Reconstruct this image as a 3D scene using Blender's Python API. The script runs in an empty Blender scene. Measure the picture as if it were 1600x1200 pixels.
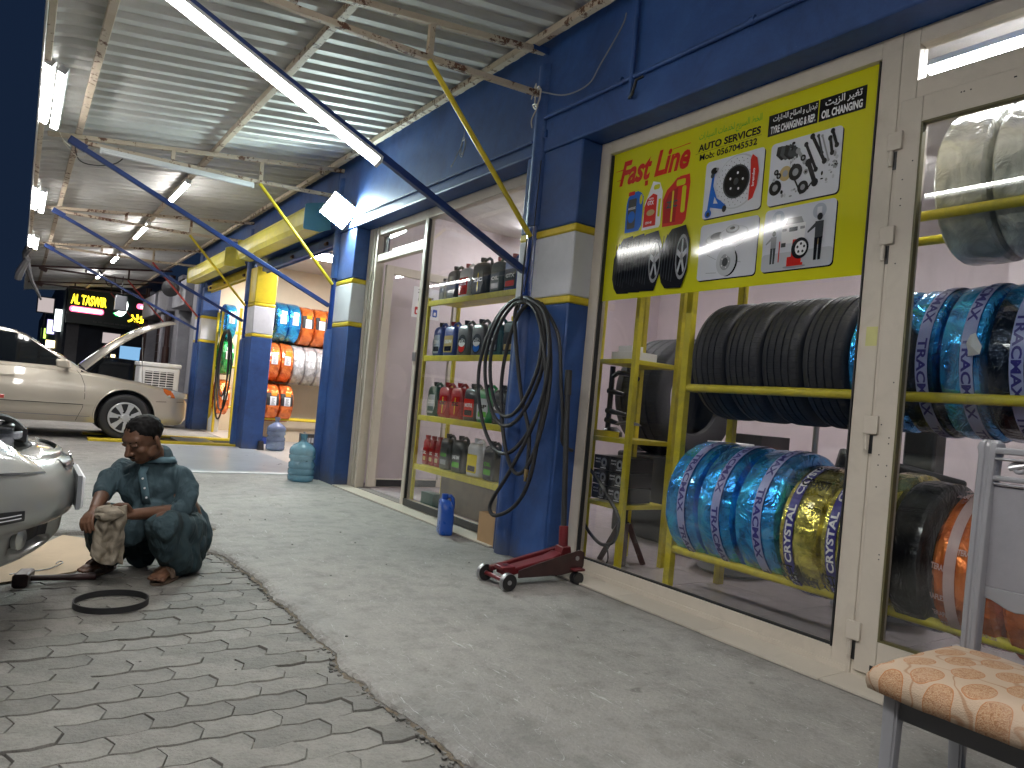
import bpy, bmesh, math, random
from mathutils import Vector, Matrix, noise
random.seed(7)
S = bpy.context.scene
C = S.collection
R_ = math.radians
# ---------------------------------------------------------------- camera
cam = bpy.data.cameras.new('camera'); cam.sensor_width = 36; cam.lens = 25.2
cam.shift_y = 0.01306; cam.clip_start = .05; cam.clip_end = 400
co = bpy.data.objects.new('camera', cam); C.objects.link(co); S.camera = co
th, pit, rol = R_(34.65), R_(.7), math.atan(.0915)
fwd = Vector((math.sin(th)*math.cos(pit), math.cos(th)*math.cos(pit), math.sin(pit)))
rh = Vector((math.cos(th), -math.sin(th), 0)); uh = rh.cross(fwd)
cr = math.cos(rol)*rh + math.sin(rol)*uh; cu = -math.sin(rol)*rh + math.cos(rol)*uh
co.matrix_world = Matrix(((cr.x, cu.x, -fwd.x, 0), (cr.y, cu.y, -fwd.y, 0), (cr.z, cu.z, -fwd.z, 1.0), (0, 0, 0, 1)))
# ---------------------------------------------------------------- night sky
w = bpy.data.worlds.new('World'); S.world = w; w.use_nodes = True
nt = w.node_tree; bg = nt.nodes['Background']
tc = nt.nodes.new('ShaderNodeTexCoord'); sx = nt.nodes.new('ShaderNodeSeparateXYZ'); cr_ = nt.nodes.new('ShaderNodeValToRGB')
nt.links.new(tc.outputs['Generated'], sx.inputs[0]); nt.links.new(sx.outputs['Z'], cr_.inputs[0]); nt.links.new(cr_.outputs[0], bg.inputs[0])
cr_.color_ramp.elements[0].color = (.0046, .009, .020, 1); cr_.color_ramp.elements[1].color = (.003, .0075, .021, 1)
bg.inputs[1].default_value = 1.0
S.view_settings.view_transform = 'Standard'; S.view_settings.look = 'None'; S.view_settings.gamma = 1
S.view_settings.exposure = .88
S.view_settings.use_curve_mapping = False
S.render.engine = 'CYCLES'
S.cycles.max_bounces = 8; S.cycles.transparent_max_bounces = 12; S.cycles.glossy_bounces = 4; S.cycles.diffuse_bounces = 4
S.cycles.caustics_reflective = False; S.cycles.caustics_refractive = False
S.cycles.sample_clamp_indirect = 4; S.cycles.use_denoising = True; S.cycles.use_light_tree = True

# ---------------------------------------------------------------- materials
def new_mat(name):
    m = bpy.data.materials.new(name); m.use_nodes = True
    return m, m.node_tree, m.node_tree.nodes['Principled BSDF']
def ramp(nt, fac, stops):
    r = nt.nodes.new('ShaderNodeValToRGB'); e = r.color_ramp.elements
    e[0].position, e[1].position = stops[0][0], stops[-1][0]
    e[0].color, e[1].color = (*stops[0][1], 1), (*stops[-1][1], 1)
    for p, c in stops[1:-1]:
        n = e.new(p); n.color = (*c, 1)
    nt.links.new(fac, r.inputs[0]); return r.outputs[0]
def nz(nt, scale, detail=4, rough=.6, vec=None, dist=0):
    n = nt.nodes.new('ShaderNodeTexNoise'); n.inputs['Scale'].default_value = scale
    n.inputs['Detail'].default_value = detail; n.inputs['Roughness'].default_value = rough; n.inputs['Distortion'].default_value = dist
    if vec: nt.links.new(vec, n.inputs['Vector'])
    return n.outputs['Fac']
def objvec(nt, scale=(1, 1, 1)):
    t = nt.nodes.new('ShaderNodeTexCoord'); m = nt.nodes.new('ShaderNodeMapping')
    m.inputs['Scale'].default_value = scale
    nt.links.new(t.outputs['Object'], m.inputs[0]); return m.outputs[0]
def mixc(nt, fac, a, b, mode='MIX'):
    m = nt.nodes.new('ShaderNodeMix'); m.data_type = 'RGBA'; m.blend_type = mode
    for i, v in ((0, fac), (6, a), (7, b)):
        if isinstance(v, (int, float)): m.inputs[i].default_value = v
        elif isinstance(v, tuple): m.inputs[i].default_value = (*v, 1)
        else: nt.links.new(v, m.inputs[i])
    return m.outputs[2]
def bump(nt, p, h, st, dist=.01):
    b = nt.nodes.new('ShaderNodeBump'); b.inputs['Strength'].default_value = st; b.inputs['Distance'].default_value = dist
    nt.links.new(h, b.inputs['Height']); nt.links.new(b.outputs[0], p.inputs['Normal'])
def M(name, col, rough=.5, metal=0, var=.12, vs=3, bs=0, bst=.3, bd=.004, coat=0, dirt=0, dcol=(.06, .05, .04), ds=2.2, rnd=0, spec=None):
    m, nt, p = new_mat(name)
    ov = objvec(nt)
    n = nz(nt, vs, 5, .65, ov)
    lo = tuple(c*(1-var) for c in col); hi = tuple(min(1, c*(1+var)) for c in col)
    c = ramp(nt, n, [(.3, lo), (.7, hi)])
    if dirt:
        d = nz(nt, ds, 8, .7, ov, .6); f = ramp(nt, d, [(.5, (0, 0, 0)), (.72, (dirt,)*3)])
        c = mixc(nt, f, c, dcol)
    if rnd:
        oi = nt.nodes.new('ShaderNodeObjectInfo'); f = ramp(nt, oi.outputs['Random'], [(0, (1-rnd,)*3), (1, (1,)*3)])
        c = mixc(nt, 1.0, c, f, 'MULTIPLY')
    nt.links.new(c, p.inputs['Base Color'])
    p.inputs['Metallic'].default_value = metal
    rr = nz(nt, vs*4, 3, .6, ov); q = nt.nodes.new('ShaderNodeMapRange')
    q.inputs[3].default_value = max(.03, rough-.08); q.inputs[4].default_value = min(1, rough+.1)
    nt.links.new(rr, q.inputs[0]); nt.links.new(q.outputs[0], p.inputs['Roughness'])
    if bs: bump(nt, p, nz(nt, bs, 6, .6, ov), bst, bd)
    if coat: p.inputs['Coat Weight'].default_value = coat; p.inputs['Coat Roughness'].default_value = .05
    if spec is not None: p.inputs['Specular IOR Level'].default_value = spec
    return m
def flat(name, col, rough=.45):
    m, nt, p = new_mat(name); p.inputs['Base Color'].default_value = (*col, 1); p.inputs['Roughness'].default_value = rough; return m
def emis(name, col, st):
    m = bpy.data.materials.new(name); m.use_nodes = True; nt = m.node_tree; nt.nodes.clear()
    e = nt.nodes.new('ShaderNodeEmission'); o = nt.nodes.new('ShaderNodeOutputMaterial')
    e.inputs[0].default_value = (*col, 1); e.inputs[1].default_value = st; nt.links.new(e.outputs[0], o.inputs[0]); return m
def glass(name, tint=(.93, .95, .95), spec=1.5, smear=0):
    m = bpy.data.materials.new(name); m.use_nodes = True; nt = m.node_tree; nt.nodes.clear()
    t = nt.nodes.new('ShaderNodeBsdfTransparent'); g = nt.nodes.new('ShaderNodeBsdfGlossy'); mx = nt.nodes.new('ShaderNodeMixShader')
    lw = nt.nodes.new('ShaderNodeLayerWeight'); lw.inputs[0].default_value = .5; o = nt.nodes.new('ShaderNodeOutputMaterial')
    pw = nt.nodes.new('ShaderNodeMath'); pw.operation = 'POWER'; pw.inputs[1].default_value = 4.5; nt.links.new(lw.outputs['Facing'], pw.inputs[0])
    f = nt.nodes.new('ShaderNodeMath'); f.operation = 'MULTIPLY_ADD'; f.inputs[1].default_value = .95; f.inputs[2].default_value = .045; nt.links.new(pw.outputs[0], f.inputs[0])
    t.inputs[0].default_value = (*tint, 1); g.inputs['Roughness'].default_value = .015
    nt.links.new(f.outputs[0], mx.inputs[0]); nt.links.new(t.outputs[0], mx.inputs[1]); nt.links.new(g.outputs[0], mx.inputs[2])
    out = mx.outputs[0]
    if smear:
        d = nt.nodes.new('ShaderNodeBsdfDiffuse'); d.inputs[0].default_value = (.7, .7, .72, 1)
        m2 = nt.nodes.new('ShaderNodeMixShader')
        ov = objvec(nt, (1, 3, .7)); ff = ramp(nt, nz(nt, 2.0, 7, .7, ov, .5), [(.5, (0, 0, 0)), (.85, (smear,)*3)])
        nt.links.new(ff, m2.inputs[0]); nt.links.new(out, m2.inputs[1]); nt.links.new(d.outputs[0], m2.inputs[2]); out = m2.outputs[0]
    nt.links.new(out, o.inputs[0]); return m

MT = {}
MT['blue'] = M('blue_wall_paint', (.027, .082, .28), .5, var=.22, vs=2.5, bs=38, bst=.35, bd=.004, dirt=.35, dcol=(.012, .03, .10), ds=5)
def scuffed(m):
    nt = m.node_tree; p = nt.nodes['Principled BSDF']; c = p.inputs['Base Color'].links[0].from_socket; g = nt.nodes.new('ShaderNodeNewGeometry')
    a = nz(nt, 55, 3, .7, g.outputs['Position']); f = ramp(nt, a, [(.735, (0, 0, 0)), (.76, (.8,)*3)]); c = mixc(nt, f, c, (.30, .36, .44))
    mp = nt.nodes.new('ShaderNodeMapping'); mp.inputs['Scale'].default_value = (1, 26, 1.3); nt.links.new(g.outputs['Position'], mp.inputs[0])
    a = nz(nt, 3, 4, .7, mp.outputs[0]); f = ramp(nt, a, [(.66, (0, 0, 0)), (.74, (.30,)*3)]); c = mixc(nt, f, c, (.12, .20, .38))
    b_ = nz(nt, 1.6, 6, .7, g.outputs['Position'], .5); c = mixc(nt, 1.0, c, ramp(nt, b_, [(.35, (.66, .66, .68)), (.6, (1.08, 1.06, 1.0))]), 'MULTIPLY')
    sx = nt.nodes.new('ShaderNodeSeparateXYZ'); nt.links.new(g.outputs['Position'], sx.inputs[0]); ad = nt.nodes.new('ShaderNodeMath'); ad.operation = 'MULTIPLY_ADD'; ad.inputs[1].default_value = .5
    nt.links.new(b_, ad.inputs[0]); nt.links.new(sx.outputs['Z'], ad.inputs[2]); f = ramp(nt, ad.outputs[0], [(.27, (.55,)*3), (.42, (0, 0, 0))]); c = mixc(nt, f, c, (.085, .09, .10))
    nt.links.new(c, p.inputs['Base Color'])
scuffed(MT['blue'])
MT['bluegloss'] = M('glossy_blue_paint', (.02, .055, .25), .2, var=.15, bs=60, bst=.3, bd=.003, coat=.5)
MT['bluesteel'] = M('dark_blue_steel_paint', (.015, .04, .17), .35, var=.2, bs=30, bst=.2, dirt=.4, dcol=(.01, .015, .04))
MT['bandwhite'] = M('white_band_paint', (.68, .69, .74), .55, var=.08, bs=40, bst=.3, bd=.004, dirt=.2, dcol=(.35, .36, .4), ds=6)
MT['yellow'] = M('yellow_paint', (.68, .52, .025), .4, var=.12, bs=40, bst=.2, dirt=.3, dcol=(.3, .24, .05), ds=7)
MT['rackyellow'] = M('yellow_rack_paint', (.62, .52, .03), .38, var=.18, vs=5, bs=25, bst=.15, dirt=.6, dcol=(.22, .2, .06), ds=5)
MT['shutter'] = M('yellow_shutter_paint', (.72, .64, .10), .35, var=.12, dirt=.4, dcol=(.35, .33, .2), ds=4)
MT['red_steel'] = M('red_steel_paint', (.42, .05, .04), .45, var=.2, dirt=.4, dcol=(.15, .06, .04), ds=6)
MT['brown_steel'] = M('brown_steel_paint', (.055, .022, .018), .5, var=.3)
MT['cream'] = M('cream_frame_paint', (.60, .54, .46), .42, var=.05, vs=4, bs=30, bst=.08, dirt=.25, dcol=(.33, .29, .24), ds=5)
MT['alu'] = M('pale_aluminium', (.62, .63, .62), .4, metal=.4, var=.08)
MT['pinkwall'] = M('pale_pink_wall_paint', (.68, .60, .62), .6, var=.05, vs=1.2, bs=25, bst=.1, dirt=.25, dcol=(.45, .40, .41), ds=1.6)
MT['creamwall'] = M('cream_wall_paint', (.72, .62, .46), .6, var=.06, vs=1.2, dirt=.3, dcol=(.5, .42, .3), ds=1.6)
MT['ceiling'] = M('ceiling_paint', (.6, .58, .57), .7, var=.08)
MT['greywall'] = M('worn_grey_wall', (.17, .17, .18), .75, var=.25, vs=1.5, bs=15, bst=.3, dirt=.6, dcol=(.06, .06, .065), ds=1.7)
MT['darkwall'] = M('dark_wall', (.025, .032, .05), .7, var=.3)
MT['black'] = M('black_rubber', (.018, .018, .02), .55, var=.2, bs=60, bst=.2, bd=.002)
MT['blackplastic'] = M('black_plastic', (.02, .02, .022), .35, var=.2)
MT['greyplastic'] = M('grey_plastic', (.22, .23, .25), .4, var=.1)
MT['white'] = M('white_plastic', (.72, .73, .74), .4, var=.05)
MT['paper'] = M('white_paper', (.78, .78, .8), .7, var=.03)
MT['steel'] = M('worn_steel', (.42, .42, .43), .35, metal=.9, var=.15, bs=40, bst=.1)
MT['cardboard'] = M('brown_cardboard', (.42, .27, .14), .8, var=.1, bs=50, bst=.1)
MT['glass'] = glass('window_glass', (.985, .99, .99), smear=.035)
MT['dirtyglass'] = glass('smeared_window_glass', (.95, .97, .97), smear=.09)
MT['tube'] = emis('lit_tube_diffuser', (1.0, .985, .96), 36)
MT['tube2'] = emis('lit_batten_diffuser', (1.0, .98, .94), 50)
MT['tubein'] = emis('lit_indoor_diffuser', (1.0, .96, .96), 74)
MT['flood'] = emis('lit_floodlight_panel', (.80, 1.0, .96), 200)

# tile
def tile_mat(name, col, rough):
    m = M(name, col, rough, var=.07, vs=4, dirt=.35, dcol=tuple(c*.6 for c in col), ds=4, rnd=.1); return m
MT['tile'] = tile_mat('indoor_floor_tile', (.48, .43, .44), .22)
MT['marble'] = tile_mat('cream_step_tile', (.58, .53, .45), .35)
MT['grout'] = flat('grout', (.2, .18, .17), .9)
# concrete
def concrete(name, col, ds=1.2, extra=True):
    m, nt, p = new_mat(name)
    ov = objvec(nt)
    n1 = nz(nt, .9, 6, .62, ov, .4); n2 = nz(nt, 9, 8, .7, ov); n3 = nz(nt, 90, 4, .7, ov)
    c = ramp(nt, n1, [(.28, tuple(x*.55 for x in col)), (.5, tuple(x*.92 for x in col)), (.75, tuple(x*1.2 for x in col))])
    c2 = ramp(nt, n2, [(.28, (.60, .60, .585)), (.52, (.95, .95, .94)), (.75, (1.0, .99, .97))])
    c = mixc(nt, 1.0, c, c2, 'MULTIPLY')
    c3 = ramp(nt, n3, [(.3, (.78, .78, .78)), (.6, (1, 1, 1))])
    c = mixc(nt, .8, c, c3, 'MULTIPLY')
    # sparse dark stains and faint pale scratches
    v = nt.nodes.new('ShaderNodeTexVoronoi'); v.inputs['Scale'].default_value = 3.3; v.inputs['Randomness'].default_value = 1
    dv = nt.nodes.new('ShaderNodeVectorMath'); dv.operation = 'ADD'
    dn = nt.nodes.new('ShaderNodeTexNoise'); dn.inputs['Scale'].default_value = 6; nt.links.new(ov, dn.inputs[0])
    sc = nt.nodes.new('ShaderNodeVectorMath'); sc.operation = 'SCALE'; sc.inputs['Scale'].default_value = .35
    nt.links.new(dn.outputs['Color'], sc.inputs[0]); nt.links.new(ov, dv.inputs[0]); nt.links.new(sc.outputs[0], dv.inputs[1]); nt.links.new(dv.outputs[0], v.inputs['Vector'])
    st = ramp(nt, v.outputs['Distance'], [(.035, (.45, .45, .44)), (.085, (1, 1, 1))])
    c = mixc(nt, .75, c, st, 'MULTIPLY')
    if extra:
        ws = objvec(nt, (5, 1.1, 1)); sn = nz(nt, 2.6, 2, .5, ws, 1.5)
        f = ramp(nt, sn, [(.4965, (0, 0, 0)), (.5, (.5,)*3), (.5035, (0, 0, 0))])
        c = mixc(nt, f, c, (.62, .63, .62))
    nt.links.new(c, p.inputs['Base Color'])
    rr = ramp(nt, n1, [(.3, (.55,)*3), (.7, (.85,)*3)]); nt.links.new(rr, p.inputs['Roughness'])
    ad = nt.nodes.new('ShaderNodeMath'); ad.operation = 'MULTIPLY_ADD'; ad.inputs[1].default_value = .35
    nt.links.new(n3, ad.inputs[0]); nt.links.new(n2, ad.inputs[2])
    bump(nt, p, ad.outputs[0], .8, .016)
    return m
MT['concrete'] = concrete('rough_concrete', (.335, .318, .30))
MT['paver'] = concrete('grey_concrete_paver', (.29, .277, .258), extra=False)
nt_ = MT['paver'].node_tree; pb = nt_.nodes['Principled BSDF']
oi = nt_.nodes.new('ShaderNodeObjectInfo'); fr = ramp(nt_, oi.outputs['Random'], [(0, (.72, .715, .70)), (1, (1.06, 1.05, 1.03))])
lk = pb.inputs['Base Color'].links[0].from_socket
ge_ = nt_.nodes.new('ShaderNodeNewGeometry'); wn = nz(nt_, 3.2, 6, .7, ge_.outputs['Position'], .8); wf = ramp(nt_, wn, [(.60, (0, 0, 0)), (.70, (.75,)*3)])
lk = mixc(nt_, wf, lk, (.12, .115, .085)); wn2 = nz(nt_, .7, 4, .6, ge_.outputs['Position']); lk = mixc(nt_, 1.0, lk, ramp(nt_, wn2, [(.3, (.82, .82, .82)), (.6, (1, 1, 1))]), 'MULTIPLY'); nt_.links.new(mixc(nt_, 1.0, lk, fr, 'MULTIPLY'), pb.inputs['Base Color'])
MT['sand'] = M('dark_joint_sand', (.22, .21, .185), .95, var=.4, vs=20, bs=60, bst=.8)
MT['ground'] = M('dark_ground', (.06, .06, .062), .9, var=.3, bs=20, bst=.3)
MT['epoxy'] = M('grey_painted_floor', (.30, .33, .35), .3, var=.15, vs=1.5, dirt=.5, dcol=(.42, .43, .43), ds=2)
MT['whiteline'] = M('worn_white_floor_paint', (.62, .63, .64), .5, var=.1, dirt=.5, dcol=(.36, .36, .36), ds=4)

# rusty beige steel
def rusty():
    m, nt, p = new_mat('beige_paint_with_rust')
    ov = objvec(nt); n = nz(nt, 14, 6, .75, ov); n2 = nz(nt, 3, 4, .6, ov)
    base = ramp(nt, n2, [(.3, (.50, .41, .31)), (.7, (.62, .53, .42))])
    mul = nt.nodes.new('ShaderNodeMath'); mul.operation = 'MULTIPLY_ADD'; mul.inputs[1].default_value = .45
    nt.links.new(n2, mul.inputs[0]); nt.links.new(n, mul.inputs[2])
    f = ramp(nt, mul.outputs[0], [(.78, (0, 0, 0)), (.82, (1, 1, 1))])
    c = mixc(nt, f, base, (.13, .055, .03)); nt.links.new(c, p.inputs['Base Color']); p.inputs['Roughness'].default_value = .6
    bump(nt, p, n, .2, .004); return m
MT['rusty'] = rusty()
def roofm():
    m, nt, p = new_mat('galvanised_roof_sheet')
    ov = objvec(nt); n = nz(nt, 2.2, 5, .6, ov); n2 = nz(nt, 25, 3, .6, ov)
    c = ramp(nt, n, [(.3, (.50, .49, .47)), (.7, (.62, .62, .60))]); nt.links.new(c, p.inputs['Base Color'])
    p.inputs['Metallic'].default_value = 0; p.inputs['Roughness'].default_value = .6; p.inputs['Specular IOR Level'].default_value = .3
    bump(nt, p, n2, .08, .003); return m
MT['roof'] = roofm()

# ---------------------------------------------------------------- mesh helpers
class MB:
    def __init__(s): s.v = []; s.f = []; s.mi = []; s.uv = {}
    def add(s, vs, fs, mi=0):
        b = len(s.v); s.v += [tuple(v) for v in vs]
        for f in fs: s.f.append(tuple(b+i for i in f)); s.mi.append(mi)
        return s
    def box(s, x0, x1, y0, y1, z0, z1, mi=0):
        vs = [(x, y, z) for x in (x0, x1) for y in (y0, y1) for z in (z0, z1)]
        return s.add(vs, [(0, 1, 3, 2), (4, 6, 7, 5), (0, 4, 5, 1), (2, 3, 7, 6), (0, 2, 6, 4), (1, 5, 7, 3)], mi)
    def obox(s, c, ax, ay, az, mi=0):
        c, ax, ay, az = map(Vector, (c, ax, ay, az))
        vs = [c+i*ax+j*ay+k*az for i in (-1, 1) for j in (-1, 1) for k in (-1, 1)]
        return s.add(vs, [(0, 1, 3, 2), (4, 6, 7, 5), (0, 4, 5, 1), (2, 3, 7, 6), (0, 2, 6, 4), (1, 5, 7, 3)], mi)
    def bar(s, p, q, wd, h=None, up=(0, 0, 1), mi=0):   # square bar between two points
        p, q = Vector(p), Vector(q); d = (q-p); L = d.length; d.normalize(); up = Vector(up)
        if abs(d.dot(up)) > .99: up = Vector((1, 0, 0))
        sd = d.cross(up).normalized(); u = sd.cross(d)
        return s.obox((p+q)/2, d*L/2, sd*wd/2, u*(h or wd)/2, mi)
    def cyl(s, p, q, r, r2=None, n=16, mi=0, caps=True):
        p, q = Vector(p), Vector(q); r2 = r if r2 is None else r2
        d = (q-p).normalized(); a = d.orthogonal().normalized(); b = d.cross(a)
        vs = []
        for c, rr in ((p, r), (q, r2)):
            vs += [c+(a*math.cos(t)+b*math.sin(t))*rr for t in [2*math.pi*i/n for i in range(n)]]
        fs = [(i, (i+1) % n, n+(i+1) % n, n+i) for i in range(n)]
        if caps: fs += [tuple(range(n-1, -1, -1)), tuple(range(n, 2*n))]
        return s.add(vs, fs, mi)
    def tube(s, pts, r, n=8, mi=0, closed=False, caps=True):
        pts = [Vector(p) for p in pts]; N = len(pts); rs = r if isinstance(r, (list, tuple)) else [r]*N
        t0 = (pts[1]-pts[0]).normalized(); a = t0.orthogonal().normalized(); vs = []
        for i, p in enumerate(pts):
            if closed: t = (pts[(i+1) % N]-pts[i-1]).normalized()
            else: t = (pts[min(i+1, N-1)]-pts[max(i-1, 0)]).normalized()
            a = (a-t*a.dot(t)).normalized(); b = t.cross(a)
            vs += [p+(a*math.cos(k)+b*math.sin(k))*rs[i] for k in [2*math.pi*j/n for j in range(n)]]
        fs = []
        for i in range(N if closed else N-1):
            j = (i+1) % N
            fs += [(i*n+k, i*n+(k+1) % n, j*n+(k+1) % n, j*n+k) for k in range(n)]
        if caps and not closed: fs += [tuple(range(n-1, -1, -1)), tuple((N-1)*n+k for k in range(n))]
        return s.add(vs, fs, mi)
    def lathe(s, prof, o=(0, 0, 0), ax=(0, 0, 1), n=24, mi=0, closed=False, uv=False, rf=None, mif=None):
        o, ax = Vector(o), Vector(ax).normalized(); a = ax.orthogonal().normalized()
        if abs(ax.y) > .99: a = Vector((0, 0, 1))
        b = ax.cross(a); P = len(prof); vs = []
        for i in range(n):
            t = 2*math.pi*i/n; d = a*math.cos(t)+b*math.sin(t)
            for k, (rr, z) in enumerate(prof):
                if rf: rr = rf(rr, z, t)
                vs.append(o+d*rr+ax*z)
        base = len(s.f)
        for i in range(n):
            j = (i+1) % n
            for k in range(P if closed else P-1):
                l = (k+1) % P
                s.add([], [], 0)
                s.f.append(tuple(len(s.v)+q for q in (i*P+k, j*P+k, j*P+l, i*P+l)))
                s.mi.append(mif(k, i) if mif else mi)
                if uv: s.uv[len(s.f)-1] = [(i/n, k/P), ((i+1)/n, k/P), ((i+1)/n, (k+1)/P), (i/n, (k+1)/P)]
        s.v += [tuple(v) for v in vs]
        return s
    def prism(s, poly, h0, h1, fr=None, mi=0):      # polygon in frame (o, ax, ay, az), extruded along az
        o, ax, ay, az = [Vector(q) for q in (fr or ((0, 0, 0), (1, 0, 0), (0, 1, 0), (0, 0, 1)))]
        n = len(poly)
        vs = [o+ax*x+ay*y+az*h for h in (h0, h1) for x, y in poly]
        fs = [(i, (i+1) % n, n+(i+1) % n, n+i) for i in range(n)]+[tuple(range(n-1, -1, -1)), tuple(range(n, 2*n))]
        return s.add(vs, fs, mi)
    def grid(s, fn, nu, nv, mi=0, mif=None, cu=False):
        vs = [fn(i/nu, j/nv) for i in range(nu+1) for j in range(nv+1)]
        b = len(s.v); s.v += [tuple(v) for v in vs]
        for i in range(nu):
            for j in range(nv):
                s.f.append((b+i*(nv+1)+j, b+(i+1)*(nv+1)+j, b+(i+1)*(nv+1)+j+1, b+i*(nv+1)+j+1)); s.mi.append(mif((i+.5)/nu, (j+.5)/nv) if mif else mi)
        return s
    def mesh(s, name, mats, smooth=40, off=(0, 0, 0), merge=0, tri=False, recalc=True):
        me = bpy.data.meshes.new(name); ox, oy, oz = off
        me.from_pydata([(x-ox, y-oy, z-oz) for x, y, z in s.v], [], s.f)
        for m in (mats if isinstance(mats, (list, tuple)) else [mats]): me.materials.append(MT[m] if isinstance(m, str) else m)
        me.polygons.foreach_set('material_index', s.mi)
        if s.uv:
            ul = me.uv_layers.new(name='UVMap')
            for fi, uvs in s.uv.items():
                for li, q in zip(me.polygons[fi].loop_indices, uvs): ul.data[li].uv = q
        if recalc or merge:
            bm = bmesh.new(); bm.from_mesh(me)
            if merge: bmesh.ops.remove_doubles(bm, verts=bm.verts, dist=merge)
            bmesh.ops.recalc_face_normals(bm, faces=bm.faces)
            bm.to_mesh(me); bm.free()
        if smooth:
            me.polygons.foreach_set('use_smooth', [True]*len(me.polygons)); me.set_sharp_from_angle(angle=R_(smooth))
        me.update(); return me
    def build(s, name, mats, parent=None, smooth=40, bev=0, merge=0, seg=2, sub=0):
        off = rootloc(parent)
        return link(name, s.mesh(name, mats, smooth, off, merge), parent, bev, seg, sub)
def rootloc(p):
    if p is None: return (0, 0, 0)
    while p.parent: p = p.parent
    return tuple(p.location) if p.get('wb') else (0, 0, 0)
def link(name, me, parent=None, bev=0, seg=2, sub=0, loc=None):
    o = bpy.data.objects.new(name, me); C.objects.link(o)
    if parent: o.parent = parent
    if loc: o.location = loc
    if bev:
        b = o.modifiers.new('bevel', 'BEVEL'); b.width = bev; b.segments = seg; b.limit_method = 'ANGLE'; b.angle_limit = R_(40); b.harden_normals = False
    if sub:
        b = o.modifiers.new('sub', 'SUBSURF'); b.levels = sub; b.render_levels = sub
    return o
def tag(o, label, cat, group=None):
    o['label'] = label; o['category'] = cat
    if group: o['group'] = group
    return o
def thing(name, label, cat, loc=(0, 0, 0), rz=0, group=None, local=False):
    o = bpy.data.objects.new(name, None); o.empty_display_size = .1; C.objects.link(o); o.location = loc; o.rotation_euler = (0, 0, rz)
    if not local: o['wb'] = 1
    return tag(o, label, cat, group)
def kids(o): return KIDS.get(o.name, [])
def dup(root, loc, rz=None, label=None, group=None, rot=None):
    def cp(o, par):
        c = o.copy(); C.objects.link(c)
        if par: c.parent = par
        for ch in [k for k in bpy.data.objects if k.parent == o]: cp(ch, c)
        return c
    r = cp(root, None); r.location = loc
    if rz is not None: r.rotation_euler = (0, 0, rz)
    if rot is not None: r.rotation_euler = rot
    if label: r['label'] = label
    if group: r['group'] = group
    return r
def struct(o): o['kind'] = 'structure'; return o
def stuff(o): o['kind'] = 'stuff'; return o

# text as flat mesh ------------------------------------------------
AR = {'ا': ('\ufe8d', '\ufe8e', None, None), 'ب': ('\ufe8f', '\ufe90', '\ufe91', '\ufe92'), 'ت': ('\ufe95', '\ufe96', '\ufe97', '\ufe98'),
      'ح': ('\ufea1', '\ufea2', '\ufea3', '\ufea4'), 'خ': ('\ufea5', '\ufea6', '\ufea7', '\ufea8'), 'د': ('\ufea9', '\ufeaa', None, None),
      'ر': ('\ufead', '\ufeae', None, None), 'ز': ('\ufeaf', '\ufeb0', None, None), 'س': ('\ufeb1', '\ufeb2', '\ufeb3', '\ufeb4'),
      'ص': ('\ufeb9', '\ufeba', '\ufebb', '\ufebc'), 'ط': ('\ufec1', '\ufec2', '\ufec3', '\ufec4'), 'ع': ('\ufec9', '\ufeca', '\ufecb', '\ufecc'),
      'غ': ('\ufecd', '\ufece', '\ufecf', '\ufed0'), 'ل': ('\ufedd', '\ufede', '\ufedf', '\ufee0'), 'م': ('\ufee1', '\ufee2', '\ufee3', '\ufee4'),
      'و': ('\ufeed', '\ufeee', None, None), 'ي': ('\ufef1', '\ufef2', '\ufef3', '\ufef4')}
def arabic(t):
    out = []
    for i, ch in enumerate(t):
        if ch not in AR: out.append(ch); continue
        pv = i > 0 and t[i-1] in AR and AR[t[i-1]][2] is not None
        nx = i < len(t)-1 and t[i+1] in AR and AR[ch][2] is not None
        f = AR[ch]; out.append(f[3] if pv and nx else f[1] if pv else f[2] if nx else f[0])
    return ''.join(reversed(out))
TC = {}
def text_geo(s, bold=0, shear=0):
    k = (s, bold, shear)
    if k in TC: return TC[k]
    c = bpy.data.curves.new('t', 'FONT'); c.body = s; c.size = 1; c.offset = bold; c.shear = shear; c.resolution_u = 3
    o = bpy.data.objects.new('t', c); me = bpy.data.meshes.new_from_object(o)
    vs = [(v.co.x, v.co.y) for v in me.vertices]; fs = [tuple(p.vertices) for p in me.polygons]
    bpy.data.objects.remove(o); bpy.data.curves.remove(c); bpy.data.meshes.remove(me)
    if not vs: vs = [(0, 0)]
    x0 = min(v[0] for v in vs); x1 = max(v[0] for v in vs); y0 = min(v[1] for v in vs); y1 = max(v[1] for v in vs)
    w = max(x1-x0, 1e-4); h = max(y1-y0, 1e-4)
    TC[k] = ([((x-x0)/w, (y-y0)/h) for x, y in vs], fs); return TC[k]
def put_text(mb, s, fr, x0, y0, x1, y1, mi=0, bold=0, shear=0, lift=.001, fn=None, rot=0):
    """text fitted to the rectangle x0..x1, y0..y1 in frame fr=(o,ax,ay,az); fn maps (x,y)->point instead"""
    vs, fs = text_geo(s, bold, shear)
    pts = []
    if fr: o, ax, ay, az = [Vector(q) for q in fr]
    for u, v in vs:
        if rot: x, y = x0+(x1-x0)*(1-v), y0+(y1-y0)*u
        else: x, y = x0+(x1-x0)*u, y0+(y1-y0)*v
        pts.append(fn(x, y) if fn else o+ax*x+ay*y+az*lift)
    mb.add(pts, fs, mi)
def rrect(x0, y0, x1, y1, r, n=4):
    out = []
    for cx, cy, a in ((x1-r, y0+r, -90), (x1-r, y1-r, 0), (x0+r, y1-r, 90), (x0+r, y0+r, 180)):
        out += [(cx+r*math.cos(R_(a+90*i/n)), cy+r*math.sin(R_(a+90*i/n))) for i in range(n+1)]
    return out
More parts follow.
